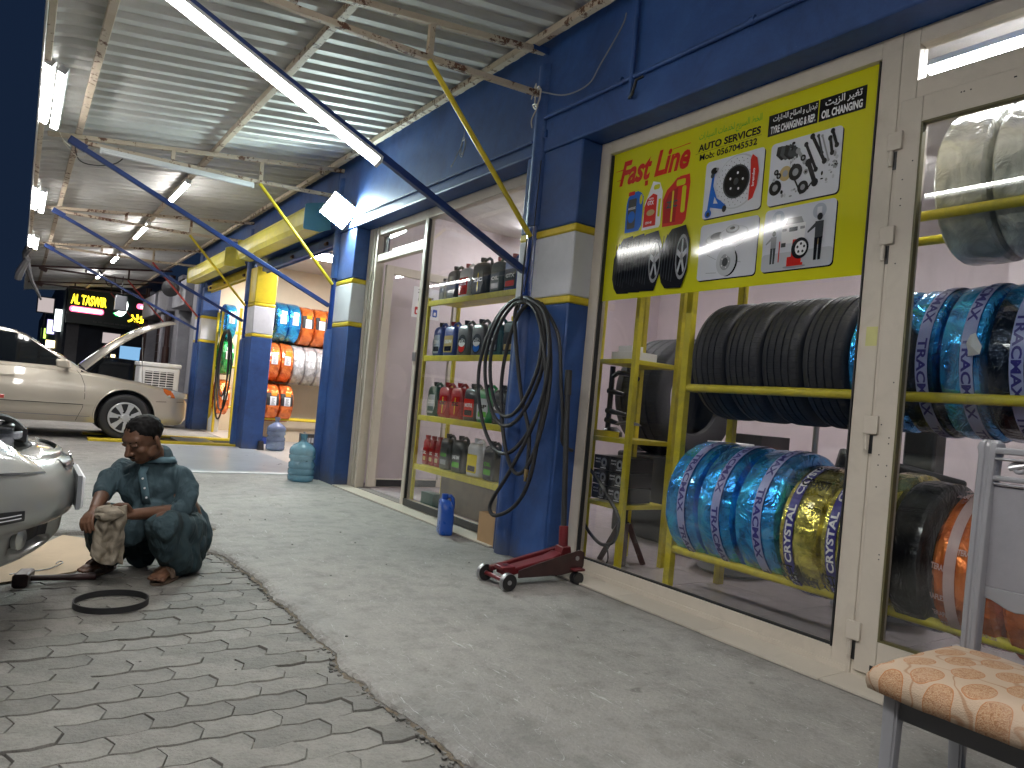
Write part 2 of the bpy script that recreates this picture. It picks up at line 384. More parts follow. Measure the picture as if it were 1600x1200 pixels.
def ell(cx, cy, rx, ry, n=20, a0=0, a1=360):
    k = n if a1-a0 >= 360 else n+1
    return [(cx+rx*math.cos(R_(a0+(a1-a0)*i/n)), cy+ry*math.sin(R_(a0+(a1-a0)*i/n))) for i in range(k)]
def plate(mb, poly, fr, lift, mi=0):    # flat printed shape
    o, ax, ay, az = [Vector(q) for q in fr]
    lift += len(mb.f)*3e-6
    mb.add([o+ax*x+ay*y+az*lift for x, y in poly], [tuple(range(len(poly)))], mi)
FWALL = lambda x, y, z=0: ((x, y, z), (0, -1, 0), (0, 0, 1), (-1, 0, 0))   # faces the street
FNEAR = lambda x, y, z=0: ((x, y, z), (1, 0, 0), (0, 0, 1), (0, -1, 0))    # faces the viewer along the street
# ================================================================ GROUND
g = MB(); g.add([(-120, -60, -.05), (120, -60, -.05), (120, 200, -.05), (-120, 200, -.05)], [(0, 1, 2, 3)])
struct(g.build('ground', 'ground'))
g = MB(); g.add([(-7, -1.5, -.012), (1.3, -1.5, -.012), (1.3, 5.2, -.012), (-7, 5.2, -.012)], [(0, 1, 2, 3)])
paving = struct(g.build('brick_paving', 'sand'))
# zig-zag pavers, laid in running bond; rows run at right angles to the shop front
PL, PW = .225, .1125
def gx(x): # long-edge wave
    t = (x/(PL/2)) % 1.0
    return .006*(4*abs(t-.5)-1)
def ey(t): # end profile, t in 0..1
    return .010*(1-abs(2*t-1))*2-.010
def paver_mesh(ph):
    G = .0014; up = []
    xs = [0, .028, .056, .084, .1125, .14, .169, .197, .225]
    for x in xs: up.append((max(G, min(PL-G, x))+ey(0), gx(x+ph)+.0022))
    for t in (.5,): up.append((PL-G+ey(t), PW*t+gx(PL+ph)))
    for x in reversed(xs): up.append((max(G, min(PL-G, x))+ey(1), PW+gx(x+ph)-.0022))
    for t in (.5,): up.append((G+ey(t), PW*t+gx(ph)))
    cx, cy = PL/2, PW/2; n = len(up)
    jit = lambda a: a+random.uniform(-.0014, .0014)
    top = [(jit(x+(cx-x)*.012), jit(y+(cy-y)*.035), 0) for x, y in up]; mid = [(x, y, -.0045) for x, y in up]; bot = [(x, y, -.02) for x, y in up]
    m = MB(); m.add(bot+mid+top, [(i, (i+1) % n, n+(i+1) % n, n+i) for i in range(n)]+[(n+i, n+(i+1) % n, 2*n+(i+1) % n, 2*n+i) for i in range(n)]+[tuple(range(2*n, 3*n))])
    return m
EDGE = [(1.15, 5.1), (1.168, 4.98), (1.10, 4.87), (1.04, 4.64), (1.00, 4.34), (1.045, 4.24), (1.06, 3.99), (1.08, 3.76), (1.077, 3.46), (1.07, 3.29), (1.10, 3.16), (1.05, 2.83), (1.076, 2.57), (1.032, 2.4), (1.075, 2.28), (1.058, 2.13), (1.088, 1.93), (1.098, 1.74), (1.12, 1.2), (1.05, .6), (1.1, 0), (1.08, -1.4)]
EDGE = [(x+.02*noise.noise((0, y*2, 0)), y) for x, y in EDGE]
def edge_x(y):
    for (x0, y0), (x1, y1) in zip(EDGE, EDGE[1:]):
        if y1 <= y <= y0: return x0+(x1-x0)*(y0-y)/(y0-y1)
    return 1.1
pav = []
NR = int(6.4/PW)
for r in range(NR):
    y = -1.4+r*PW
    if y > 5.0: break
    off = (r % 2)*PL/2+.03*math.sin(r*.7)*0
    k = 0
    x = -6.8+off
    while x < edge_x(y+PW/2)-.02:
        pav.append((x, y, r % 2)); x += PL
def pdist(p): return (p[0]+.1)**2*1.0+(p[1]-.2)**2
vis = sorted([p for p in pav if p[1] > .75 and p[0] > -.75], key=lambda p: math.hypot(p[0], p[1]))
near = set(vis[:300])
variants = [paver_mesh(0).mesh('paver', 'paver', 30) for _ in range(6)]
rest = MB()
for i, p in enumerate(pav):
    dz = random.uniform(-.0035, .003); x, y, q = p
    if p in near:
        o = link('paver', variants[i % 6], paving, loc=(x, y, dz)); o.rotation_euler = (random.uniform(-.012, .012), random.uniform(-.008, .008), random.uniform(-.008, .008))
    else:
        b = paver_mesh(0); rest.add([(a+x, c+y, d+dz) for a, c, d in b.v], b.f)
stuff(rest.build('paver_field', 'paver', paving, 30))

# broken-edged concrete apron: a real slab with a crumbly lip
def fine_edge():
    pts = []; y = 5.1
    while y > -1.4:
        x = edge_x(y)+.016*noise.noise((5, y*9, 1))+.010*noise.noise((9, y*30, 3)); pts.append((x, y)); y -= .012
    return pts
FE = fine_edge()
LEFT = [(-9, 4.99)]+[(-9+i*.06, 4.99+.05*noise.noise((i*.06*1.6, 7, 0))+.02*noise.noise((i*.4, 3, 0))) for i in range(1, int(10.1/.06))]
outline = LEFT+FE
def lip(pts, mb, ztop, zbot, inward):
    n = len(pts)
    rows = []
    for k, (d, z) in enumerate(((.055, ztop), (.03, ztop-.003), (.012, ztop-.009), (0, ztop-.018), (-.006, zbot))):
        row = []
        for i, (x, y) in enumerate(pts):
            a = pts[max(0, i-2)]; b = pts[min(n-1, i+2)]; t = Vector((b[0]-a[0], b[1]-a[1], 0)).normalized(); nn = Vector((-t.y, t.x, 0))*inward
            j = .006*noise.noise((x*40, y*40, k*3)) if 0 < k else 0
            row.append((x+nn.x*(d+j), y+nn.y*(d+j), z+(.006*noise.noise((x*25, y*25, k+7)) if 0 < k < 4 else 0)))
        rows.append(row)
    for k in range(4):
        b = len(mb.v); mb.v += rows[k]+rows[k+1]
        for i in range(n-1): mb.f.append((b+i, b+i+1, b+n+i+1, b+n+i)); mb.mi.append(0)
    return rows[0]
ap = MB(); ZT = .026
inner = lip(outline, ap, ZT, -.03, 1)
poly = inner+[(2.9, -1.4, ZT), (2.9, 7.75, ZT), (2.9, 60, ZT), (-9, 60, ZT)]
ap.add(poly, [tuple(range(len(poly)))])
me = ap.mesh('concrete_apron', 'concrete', 0)
ao = link('concrete_apron', me); struct(ao)
sb = MB(); n_ = len(FE); vs_ = []
for i, (x, y) in enumerate(FE):
    w1 = .010+.028*abs(noise.noise((3, y*5, 2)))+.012*noise.noise((3, y*30, 2)); vs_ += [(x-w1, y, .0022), (x+.01, y, .006)]
sb.add(vs_, [(2*i, 2*i+1, 2*i+3, 2*i+2) for i in range(n_-1)]); stuff(sb.build('crack_soil', M('brown_crack_soil', (.13, .105, .075), .95, var=.5, vs=30, bs=90, bst=.9, bd=.01)))
# crumbs of broken concrete along the crack
cb = MB()
for i in range(420):
    y = random.uniform(1.2, 5.0); x = edge_x(y)-abs(random.gauss(0, .022))+.008; s = random.uniform(.002, .0075)*(1.6 if random.random() < .06 else 1)
    vs = [(x+s*random.uniform(.6, 1.2)*dx, y+s*random.uniform(.6, 1.2)*dy, .0+s*dz*random.uniform(.5, 1)) for dx in (-1, 1) for dy in (-1, 1) for dz in (0, 1)]
    cb.add(vs, [(0, 1, 3, 2), (4, 6, 7, 5), (0, 4, 5, 1), (2, 3, 7, 6), (0, 2, 6, 4), (1, 5, 7, 3)])
for i in range(50):
    x = random.uniform(-.6, 2.6); y = random.uniform(1.2, 7.5); s = random.uniform(.002, .005); z0 = ZT if x > edge_x(min(y, 5)) or y > 5.1 else 0
    vs = [(x+s*dx, y+s*dy, z0+s*dz) for dx in (-1, 1) for dy in (-1, 1) for dz in (0, 1)]
    cb.add(vs, [(0, 1, 3, 2), (4, 6, 7, 5), (0, 4, 5, 1), (2, 3, 7, 6), (0, 2, 6, 4), (1, 5, 7, 3)])
stuff(cb.build('concrete_crumbs', M('concrete_crumb', (.13, .125, .115), .9, var=.4, vs=30)))

# service-bay floor, painted grey with white border stripes and the yellow pit frame
b = MB(); b.box(1.45, 2.9, 7.95, 10.95, ZT, ZT+.006); struct(b.build('bay_apron_paint', 'epoxy'))
b = MB(); b.box(1.25, 2.74, 7.82, 7.94, ZT, ZT+.010); b.box(1.25, 3.0, 10.82, 10.94, ZT+.001, ZT+.011); b.box(1.33, 1.44, 7.95, 10.8, ZT, ZT+.009)
struct(b.build('white_border_paint', 'whiteline'))
b = MB(); b.add([(2.9, 7.2, .03), (9, 7.2, .03), (9, 14.6, .03), (2.9, 14.6, .03)], [(0, 1, 2, 3)]); struct(b.build('bay_floor', M('pale_bay_floor', (.50, .46, .42), .35, dirt=.5, dcol=(.3, .28, .26))))
pit = thing('pit_frame', 'yellow painted steel pit frame set in the floor under the beige car', 'ramp', (1.8, 11.6, ZT))
for (x0, x1, y0, y1) in ((.85, 3.0, 11.02, 11.22), (.85, 3.0, 12.0, 12.2)): MB().box(x0, x1, y0, y1, ZT, ZT+.035).build('rail', 'yellow', pit, bev=.004)
MB().box(.9, 3.0, 11.22, 12.0, ZT+.001, ZT+.004).build('pit_opening', 'black', pit); MB().box(2.0, 2.5, 11.24, 11.95, ZT+.01, ZT+.03).build('cover_plate', 'steel', pit)

# ================================================================ AUTO SHOP
shop = thing('auto_shop', 'long blue auto shop with yellow and white banded pillars and cream framed glass fronts', 'building', (2.9, 5, 0))
XF, XG = 2.74, 2.93
def pillar(y0, y1, x1=3.04, top=2.69, yb=False):
    def seg(nm, z0, z1, m, e=0, mods=4):
        b = MB()
        b.box(XF-e, x1+e, y0-e, y1+e, z0, z1); return b.build(nm, m, shop, bev=.012)
    p = seg('pillar', 0, 1.668, 'blue')
    seg('stripe', 1.668, 1.716, 'yellow', .002); seg('stripe', 1.716, 2.115, 'bandwhite', .001); seg('stripe', 2.115, 2.165, 'yellow', .002)
    if yb: seg('pillar_top', 2.165, top, 'yellow', 0)
    else: seg('pillar_top', 2.165, top, 'blue', 0)
pillar(-.2, .42); pillar(3.45, 4.04, 2.99); pillar(7.03, 7.64); pillar(10.72, 11.28, yb=True); pillar(14.35, 14.95)
# rough plastered hump at the base of the pillar beside the jack (uneven blue plaster)
hb = MB(); hb.grid(lambda u, v: (XF-.004-.012*math.sin(u*math.pi)*(.5+.5*noise.noise((u*4, v*3, 0))), 3.47+u*.5, .01+v*1.62), 10, 24)
hb.build('plaster_skin', 'blue', shop)
# beam above the openings
b = MB(); b.box(XF-.012, 3.0, -1.5, 7.65, 2.69, 3.46); b.build('header_beam', 'blue', shop, bev=.01)
b = MB(); b.box(XF-.012, 3.0, 7.65, 14.95, 2.80, 3.46); b.build('header_beam', 'blue', shop, bev=.01)
for y0, y1 in ((7.66, 10.70), (11.30, 14.33)):
    m_ = 'bluesteel' if y0 < 9 else 'yellow'
    bb = MB(); bb.box(2.80, 2.86, y0, y1, 2.62, 2.72); bb.box(2.86, 2.875, y0, y1, 2.60, 2.80)
    bb.build('shutter_guide_beam', 'blue' if y0 < 9 else 'yellow', shop, bev=.004)
    for yy in (y0+.35, y0+1.6, y1-.3):
        MB().cyl((2.79, yy, 2.66), (2.79, yy+.07, 2.66), .022, n=10).build('shutter_bolt', 'brown_steel', shop)
MB().box(2.9, 7.4, -1.5, 15, 3.46, 3.6).build('roof_slab', 'greywall', shop)
# interior shell
MB().box(7.25, 7.35, -1.5, 7.2, 0, 3.0).build('back_wall', 'pinkwall', shop)
MB().box(2.97, 7.25, 7.1, 7.2, 0, 3.0).build('partition_wall', 'pinkwall', shop)
MB().box(2.97, 7.25, -1.5, -1.4, 0, 3.0).build('partition_wall', 'pinkwall', shop)
MB().box(6.55, 7.25, 1.9, 2.55, 0, 3.0).build('wall_pier', 'pinkwall', shop)
MB().box(2.97, 7.35, -1.5, 7.2, 3.0, 3.08).build('ceiling', 'ceiling', shop)
MB().box(3.05, 8.0, 12.45, 12.55, 0, 3.0).build('partition_wall', 'creamwall', shop)
MB().box(8, 8.1, 7.2, 14.6, 0, 3.0).build('back_wall', 'creamwall', shop)
MB().box(2.99, 8, 14.5, 14.6, 0, 3.0).build('partition_wall', 'creamwall', shop)
MB().box(2.99, 8.1, 7.2, 14.6, 3.0, 3.08).build('ceiling', 'ceiling', shop)
MB().cyl((7.22, 6.6, .1), (7.22, 6.6, 3.0), .03, n=10).build('wall_conduit', 'pinkwall', shop)

# floor tiles inside, each its own piece; joints left open over dark grout
ft = struct(MB().box(2.9, 7.25, -1.4, 7.1, .0, .0445).build('shop_floor', 'grout', smooth=0))
T = .6; tm = MB().box(.0015, T-.0015, .0015, T-.0015, 0, .006).mesh('tile', 'tile', 0)
i = 0; x = 3.0
while x < 7.2:
    y = -1.35
    while y < 7.05: link('tile', tm, ft, loc=(x, y, .044+random.uniform(-.0005, .0005))); y += T
    x += T
# cream step tiles along the shop front
st = struct(MB().box(2.715, 2.92, -1.4, 3.46, 0, .03).build('shop_step', 'grout', smooth=0))
st2 = struct(MB().box(2.73, 2.92, 4.05, 7.02, 0, .03).build('shop_step', 'grout', smooth=0))
tm2 = MB().box(0, .215, .0015, .5985, 0, .009).mesh('tile', 'marble', 0)
y = -1.4
while y < 3.4: link('tile', tm2, st, loc=(2.70+.004*math.sin(y*7), y, .0295)); y += T
y = 4.06
while y < 7.0:
    o = link('tile', tm2, st2, loc=(2.725, y, .0295)); y += T
    if y > 7.02: o.scale.y = (7.02-(y-T))/T

# ---- glazed fronts (cream frames)
def rect_frame(name, x0, x1, y0, y1, z0, z1, w, par=None, mat='cream', wb=None, wt=None):
    wb = wb or w; wt = wt or w
    b = MB(); b.box(x0, x1, y0, y0+w, z0, z1); b.box(x0, x1, y1-w, y1, z0, z1)
    b.box(x0+.001, x1-.001, y0+w, y1-w, z0, z0+wb); b.box(x0+.001, x1-.001, y0+w, y1-w, z1-wt, z1)
    return b.build(name, mat, par or shop, bev=.003)
wf = rect_frame('window_frame', 2.895, 2.965, 1.585, 3.448, .035, 2.688, .085, wb=.085, wt=.08)
MB().box(2.89, 2.9, 1.60, 3.44, .036, .062).build('frame_foot', 'cream', wf, bev=.002)
MB().box(2.932, 2.936, 1.66, 3.37, .115, 2.61).build('pane', 'glass', wf, smooth=0)
b = MB(); b.box(2.891, 2.9, 1.672, 1.678, .12, 2.6); b.box(2.905, 2.93, 1.672, 1.68, .12, 2.6); b.box(2.905, 2.93, 3.352, 3.362, .12, 2.6); b.box(2.905, 2.93, 1.68, 3.352, .12, .128)
b.build('gasket', 'black', wf, smooth=0)
# paint smears and torn filler along the frame head
b = MB()
for k in range(46):
    y = 3.40-k*.075*1.05; 
    if y < .3: break
    hh = .006+.016*abs(noise.noise((k*.7, 2, 0))); pts = [(y-.0, 2.684), (y-.04, 2.684), (y-.075, 2.684), (y-.06, 2.684+hh), (y-.02, 2.684+hh*.6)]
    fr = ((2.8925, 0, 0), (0, 1, 0), (0, 0, 1), (-1, 0, 0)); b.add([(2.8925, p, z) for p, z in pts], [(0, 1, 2, 3, 4)])
b.build('filler_smear', MT['blue'], wf, smooth=0)
MT['bead'] = flat('shaded_olive_bead', (.13, .115, .05), .5)  # olive darkened to carry the shadow between frame and glass
# door frame with transom
df = rect_frame('door_frame', 2.896, 2.964, .43, 1.584, .035, 2.687, .07)
MB().box(2.897, 2.963, .5, 1.514, 2.395, 2.47).build('transom_rail', 'cream', df, bev=.003)
MB().box(2.93, 2.934, .5, 1.514, 2.47, 2.617).build('transom_pane', 'dirtyglass', df, smooth=0)
gd = thing('glass_door', 'cream framed glass door on the right with three surface hinges', 'door', (2.92, 1.5, .05))
rect_frame('leaf_frame', 2.885, 2.945, .52, 1.568, .06, 2.392, .09, gd, wb=.14, wt=.105)
MB().box(2.913, 2.917, .6, 1.48, .2, 2.288).build('pane', 'dirtyglass', gd, smooth=0)
b = MB(); b.box(2.8852, 2.912, 1.47, 1.4785, .2, 2.287); b.box(2.8852, 2.912, .61, 1.47, 2.279, 2.287); b.box(2.8852, 2.912, .61, 1.47, .2, .208); b.build('glazing_bead', 'bead', gd, smooth=0)
MB().box(2.882, 2.8855, .5, 1.5, .062, .10).build('threshold_strip', 'blackplastic', gd, smooth=0)
b = MB()
for k in range(26): # screw heads
    zz, yy = random.choice([(random.uniform(.3, 2.2), 1.535), (2.33, random.uniform(.7, 1.4)), (random.uniform(.5, 2.3), 1.50), (2.36, random.uniform(.7, 1.4))])
    b.cyl((2.8843, yy, zz), (2.8853, yy, zz), .003, n=8)
b.build('screw', 'blackplastic', gd)
for zz in (2.19, 1.80, 1.02, .18):
    h = MB().box(2.872, 2.885, 1.545, 1.605, zz, zz+.075).build('hinge', 'cream', gd, bev=.003)
    MB().cyl((2.876, 1.585, zz-.065), (2.876, 1.585, zz-.003), .009, n=10).build('hinge_pin', 'cream', h)
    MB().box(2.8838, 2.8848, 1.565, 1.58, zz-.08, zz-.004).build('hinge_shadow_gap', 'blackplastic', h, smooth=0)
tag(MB().box(2.8925, 2.8945, 1.588, 1.636, 1.385, 1.465).build('paper_sticker', M('pale_yellow_sticker', (.62, .60, .25), .6)), 'small pale yellow paper sticker on the cream post beside the door', 'sticker')
# next window to the right of the door (mostly outside the picture)
b = rect_frame('window_frame', 2.895, 2.965, -1.4, -.21, .035, 2.688, .085); MB().box(2.932, 2.936, -1.32, -.29, .115, 2.61).build('pane', 'glass', b, smooth=0)
# second front: open door and display window
f2 = rect_frame('window_frame', 2.895, 2.965, 4.045, 5.80, .035, 2.688, .055, wb=.06, wt=.085)
MB().box(2.932, 2.936, 4.09, 5.755, .09, 2.61).build('pane', 'glass', f2, smooth=0)
MB().box(2.884, 2.8945, 4.2, 5.72, .045, .105).build('kick_strip', 'blackplastic', f2, bev=.003)
for y_ in (4.1, 5.738): MB().box(2.905, 2.93, y_, y_+.006, .1, 2.6).build('gasket', 'black', f2, smooth=0)
b = MB()
for y0, y1, x0 in ((6.80, 6.83, 2.885), (6.84, 6.885, 2.90), (6.895, 6.94, 2.892), (6.95, 7.02, 2.885)): b.box(x0, 2.975, y0, y1, .035, 2.688)
df2 = b.build('door_frame', 'cream', shop, bev=.003)
MB().box(2.895, 2.965, 5.801, 6.799, 2.60, 2.688).build('head_rail', 'cream', df2, bev=.003)
MB().box(2.895, 2.965, 5.801, 6.799, 2.33, 2.40).build('transom_rail', 'cream', df2, bev=.003)
MB().box(2.93, 2.934, 5.80, 6.80, 2.40, 2.60).build('transom_pane', 'glass', df2, smooth=0)
MB().box(2.94, 2.955, 6.66, 6.78, 2.41, 2.59).build('transom_block', 'brown_steel', df2)
MB().box(2.884, 2.8935, 5.74, 5.80, 1.32, 1.40).build('lock_box', 'steel', df2, bev=.002)
for zz in (.25, 1.05, 1.75, 2.15):
    for yy in (6.835, 6.89): MB().cyl((2.883, yy, zz), (2.883, yy, zz+.09), .008, n=8).build('hinge', 'cream', df2)
ol = thing('open_door_leaf', 'cream framed glass door standing open into the shop with a small poster on it', 'door', (2.97, 6.74, .05))
b = MB()
for a in ((2.975, 3.055, .06, 2.31), (3.78, 3.86, .06, 2.31)): b.box(a[0], a[1], 6.72, 6.765, a[2], a[3])
b.box(3.055, 3.78, 6.721, 6.764, 2.225, 2.31); b.box(3.055, 3.78, 6.721, 6.764, .06, .14); b.build('leaf_frame', 'cream', ol, bev=.003)
MB().box(3.05, 3.785, 6.74, 6.744, .13, 2.23).build('pane', 'glass', ol, smooth=0)
MB().box(3.07, 3.76, 6.715, 6.7205, .065, .135).build('kick_strip', 'blackplastic', ol, bev=.002)
ps = MB(); ps.box(3.30, 3.62, 6.736, 6.7385, 1.83, 2.15)
po = ps.build('oil_poster', 'paper'); tag(po, 'small white oil poster with bottles stuck on the open glass door', 'poster')
b = MB(); fr = FNEAR(3.30, 6.7355, 1.83)
put_text(b, 'ZIC', fr, .05, .255, .14, .295, 0, .03); put_text(b, 'ENGINE', fr, .10, .205, .24, .23, 0, .02); put_text(b, 'POWER UP', fr, .06, .175, .24, .2, 0, .02)
for k in range(4): plate(b, rrect(.03+k*.07, .03, .085+k*.07, .11, .012), fr, .0008, 1+k//2); plate(b, rrect(.045+k*.07, .045, .07+k*.07, .08, .004), fr, .0014, 3)
b.build('poster_print', [flat('print_dark', (.05, .05, .07)), flat('print_red', (.45, .03, .03)), flat('print_blue', (.04, .1, .4)), 'paper'], po, smooth=0)

# roller shutter boxes
MT['endfloodlit'] = M('floodlit_cyan_end_plate', (.10, .30, .42), .5)  # floodlight's cyan cast put into the colour of the near end plate
def shutter(y0, y1):
    t = thing('roller_shutter', 'yellow rolled-up shutter housing over the '+('nearer' if y0 < 9 else 'farther')+' service bay', 'roller shutter', (2.6, (y0+y1)/2, 2.9), group='roller shutters')
    prof = [(2.74, 2.80), (2.63, 2.745), (2.475, 2.745), (2.452, 2.80), (2.448, 2.875), (2.452, 2.945), (2.475, 2.99), (2.74, 3.06)]
    for k in range(len(prof)-1):
        (xa, za), (xb, zb) = prof[k], prof[k+1]; d = Vector((xb-xa, 0, zb-za)); L = d.length; d.normalize(); n = Vector((-d.z, 0, d.x)); 
        if n.dot(Vector((-1, 0, 0)))+n.z*.1 < 0 and k > 0: n = -n
        c = Vector(((xa+xb)/2, (y0+y1)/2, (za+zb)/2))
        MB().obox(c, d*(L/2-.003), Vector((0, (y1-y0)/2-.012, 0)), n*.006).build('slat', 'shutter', t, bev=.003)
        if k in (2, 3, 4): MB().obox(Vector((xa, c.y, za)), Vector((.006, 0, 0)), Vector((0, (y1-y0)/2-.012, 0)), Vector((0, 0, .006))).build('slat_lip', 'shutter', t)
    for yy in (y0, y1-.012):
        o = MB().prism([(x-2.74, z) for x, z in [(2.74, 2.78), (2.62, 2.725), (2.44, 2.725), (2.43, 2.74), (2.43, 2.99), (2.46, 3.01), (2.74, 3.08)]], 0, .012, ((2.74, yy, 0), (1, 0, 0), (0, 0, 1), (0, 1, 0))).build('end_plate', 'endfloodlit' if (y0 < 9 and yy == y0) else 'shutter', t, smooth=0)
    return t
shutter(7.80, 10.72); shutter(11.45, 14.38)

# ================================================================ POLES
PY = [.27, 3.90, 7.53, 11.13, 14.55, 18.1, 21.7]
def pole(y, x=2.76, far=False):
    lab = ['', 'blue steel canopy pole beside the trolley jack, with the coiled hose hung on it', 'blue steel canopy pole beside the blue-lit pillar and water bottle', 'blue steel canopy pole beside the looped hose and the yellow topped pillar', 'blue steel canopy pole behind the nose of the beige car'][PY.index(y)] if y < 15 else ''
    if y == .27: lab = 'blue steel canopy pole at the near end of the shop front'
    if far: lab = 'dark brown steel canopy pole %s the grey shop wall' % ('in front of' if y < 20 else 'at the far end of')
    t = thing('canopy_pole', lab, 'pole', (x, y, 0), group='canopy poles')
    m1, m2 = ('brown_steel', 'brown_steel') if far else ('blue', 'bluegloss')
    MB().lathe([(.0, 0), (.082, 0), (.08, .3), (.078, 1.0), (.076, 1.60), (.062, 1.64), (.05, 1.645)], (x, y, .0), n=24).build('lower_sleeve', m1, t)
    MB().cyl((x, y, 1.60), (x, y, 2.22), .055, n=24).build('pole_shaft', m2, t)
    MB().cyl((x, y, 2.20), (x, y, 3.28), .068, n=24).build('upper_sleeve', m1, t)
    MB().box(x-.05, x+.01, y-.085, y-.06, 2.78, 2.83).build('bracket', m1, t, bev=.003)
    b = MB()
    b.cyl((x+.03, y-.085, 1.65), (x+.03, y-.085, 3.1), .011, n=8); b.build('conduit', m1, t)
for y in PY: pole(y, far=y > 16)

# ================================================================ CANOPY
can = thing('canopy', 'corrugated steel canopy on rusty beige trusses over the pavement', 'canopy', (1.4, 10, 3.1))
zc = lambda x: 3.02+.138*(x-.19)
def rib(y):     # trapezoid corrugation
    t = (y/.19) % 1.0
    return .036*min(1, max(0, (abs(t-.5)*2-.40)/.18))
YC0, YC1 = -1.52, 24.2
y = YC0; k = 0
while y < YC1:
    b = MB(); ys = []
    yy = 0
    while yy <= 1.0001: ys.append(yy); yy += .019
    dz = .0025*(k % 2); jx = random.uniform(-.02, .02)
    bent = lambda x: .03*math.exp(-(x+.05)/.06) if x < .2 else 0
    xs = [-.028+jx*.3, .0, .06, .14, .3, 1.4, 2.73]
    b.grid(lambda u, v: (xs[int(round(u*6))], y+v*1.0, zc(xs[int(round(u*6))])+.082+rib(y+v*1.0)+dz-(.035*max(0, (.12-xs[int(round(u*6))])/.17)**1.5)), 6, 50)
    o = b.build('roof_sheet', 'roof', can, smooth=0); sm = o.modifiers.new('thick', 'SOLIDIFY'); sm.thickness = .002
    y += .95; k += 1
for x in (.28, 1.42, 2.62):
    MB().box(x-.025, x+.025, YC0, YC1, zc(x)+.022, zc(x)+.072).build('purlin', 'rusty', can, bev=.004)
MB().box(-.02, .02, YC0, 15.2, 2.985, 3.035).build('purlin', 'rusty', can, bev=.004)
y = YC0
while y < 15: 
    MB().box(-.036, -.022, y, min(15.2, y+2.42), 2.95, 3.12).build('fascia_board', 'alu', can, bev=.003); y += 2.43
# loose bent strips hanging at the far end of the canopy edge
b = MB(); b.tube([(0, 15.2, 3.0), (-.05, 15.6, 2.93), (.0, 16.0, 2.75), (.1, 16.3, 2.5), (.2, 16.5, 2.35), (.27, 16.6, 2.22)], [.06, .05, .06, .035, .03, .02], 7)
b.tube([(0, 15.6, 2.85), (-.1, 15.9, 2.62), (-.12, 16.0, 2.5)], [.05, .07, .06], 7); b.build('bent_flashing', 'greywall', can)
for y in PY:
    far = y > 16
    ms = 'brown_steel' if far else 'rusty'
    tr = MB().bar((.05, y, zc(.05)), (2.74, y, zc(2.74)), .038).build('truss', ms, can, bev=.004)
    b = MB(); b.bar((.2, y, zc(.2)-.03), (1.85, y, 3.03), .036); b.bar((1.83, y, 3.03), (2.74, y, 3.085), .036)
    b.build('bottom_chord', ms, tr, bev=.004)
    for x in (1.05, 1.87):
        MB().bar((x, y, 3.04), (x, y, zc(x)-.018), .034).build('web_post', ms, tr)
    if y < 4: MB().box(2.6, 2.76, y-.0205, y+.0205, zc(2.6)-.005, zc(2.76)+.022).build('painted_end', 'blue', tr, bev=.003)
    if y < 16: MB().bar((2.70, y, 1.90), (.23, y, 2.985), .042).build('brace', 'bluesteel', can, bev=.004)
    b = MB(); b.obox((.28, y, 2.97), Vector((.07, 0, -.03)), Vector((0, .026, 0)), Vector((.012, 0, .03))); b.build('weld_plate', 'bluesteel' if y < 16 else 'brown_steel', can, bev=.006)
    MB().cyl((2.71, y-.02, 2.13), (1.86, y-.02, 3.01), .017, n=12).build('strut', 'yellow' if y < 12 else 'red_steel', can)

# loose cables on the canopy and beam
def cable(name, lab, pts, r=.004, mat='greyplastic'):
    P = [Vector(p) for p in pts]; out = []
    for i in range(len(P)-1):
        p0, p1, p2, p3 = P[max(i-1, 0)], P[i], P[i+1], P[min(i+2, len(P)-1)]
        for k in range(6):
            t = k/6; out.append(.5*((2*p1)+(-p0+p2)*t+(2*p0-5*p1+4*p2-p3)*t*t+(-p0+3*p1-3*p2+p3)*t**3))
    out.append(P[-1]); o = MB().tube(out, r, 6).build(name, mat); return tag(o, lab, 'cable')
def coil(cx, cy, cz, ax, r, n, sq=1):
    return [(cx+(r*(1+.2*math.sin(i)))*math.cos(i*1.25)*ax[0], cy+r*(1+.2*math.sin(i*2.1))*math.cos(i*1.25)*ax[1], cz+r*sq*math.sin(i*1.25)-.004*i) for i in range(n)]
cable('loose_cable', 'tangle of pale cable tied round the truss end above the hose pole', [(2.7, 4.0, 3.08), (2.66, 3.9, 3.14)]+coil(2.66, 3.87, 3.06, (.3, 1), .06, 11)+[(2.66, 3.86, 2.98), (2.65, 3.9, 2.9), (2.65, 3.89, 2.84)], .0045, 'cream')
cable('loose_cable', 'pale cable running from the truss end along the blue conduit', [(2.66, 3.84, 3.07), (2.68, 3.6, 2.98), (2.7, 3.4, 2.99), (2.7, 3.3, 3.08), (2.71, 3.15, 3.25), (2.71, 3.12, 3.32)], .0045, 'greyplastic')
cable('loose_cable', 'small coil of cable hanging on the blue beam beyond the yellow strut', [(2.68, 4.85, 3.12), (2.68, 4.85, 3.05)]+coil(2.68, 4.85, 2.98, (.2, 1), .055, 12, 1.1)+[(2.68, 5.0, 2.85), (2.69, 5.03, 2.86)], .004, 'greyplastic')
cable('loose_cable', 'thin pale wires looping at the canopy edge above the second blue brace', [(.08, 7.0, 3.0), (.15, 7.25, 2.92), (.22, 7.4, 2.9), (.16, 7.5, 2.96), (.3, 7.55, 2.86), (.42, 7.56, 2.97)], .003, 'cream')
cable('black_cable', 'black cable drooping under the second blue brace near the canopy edge', [(.25, 7.6, 3.05), (.3, 7.62, 2.86), (.45, 7.6, 2.84), (.6, 7.58, 2.9), (.68, 7.55, 3.02)], .005, 'black')
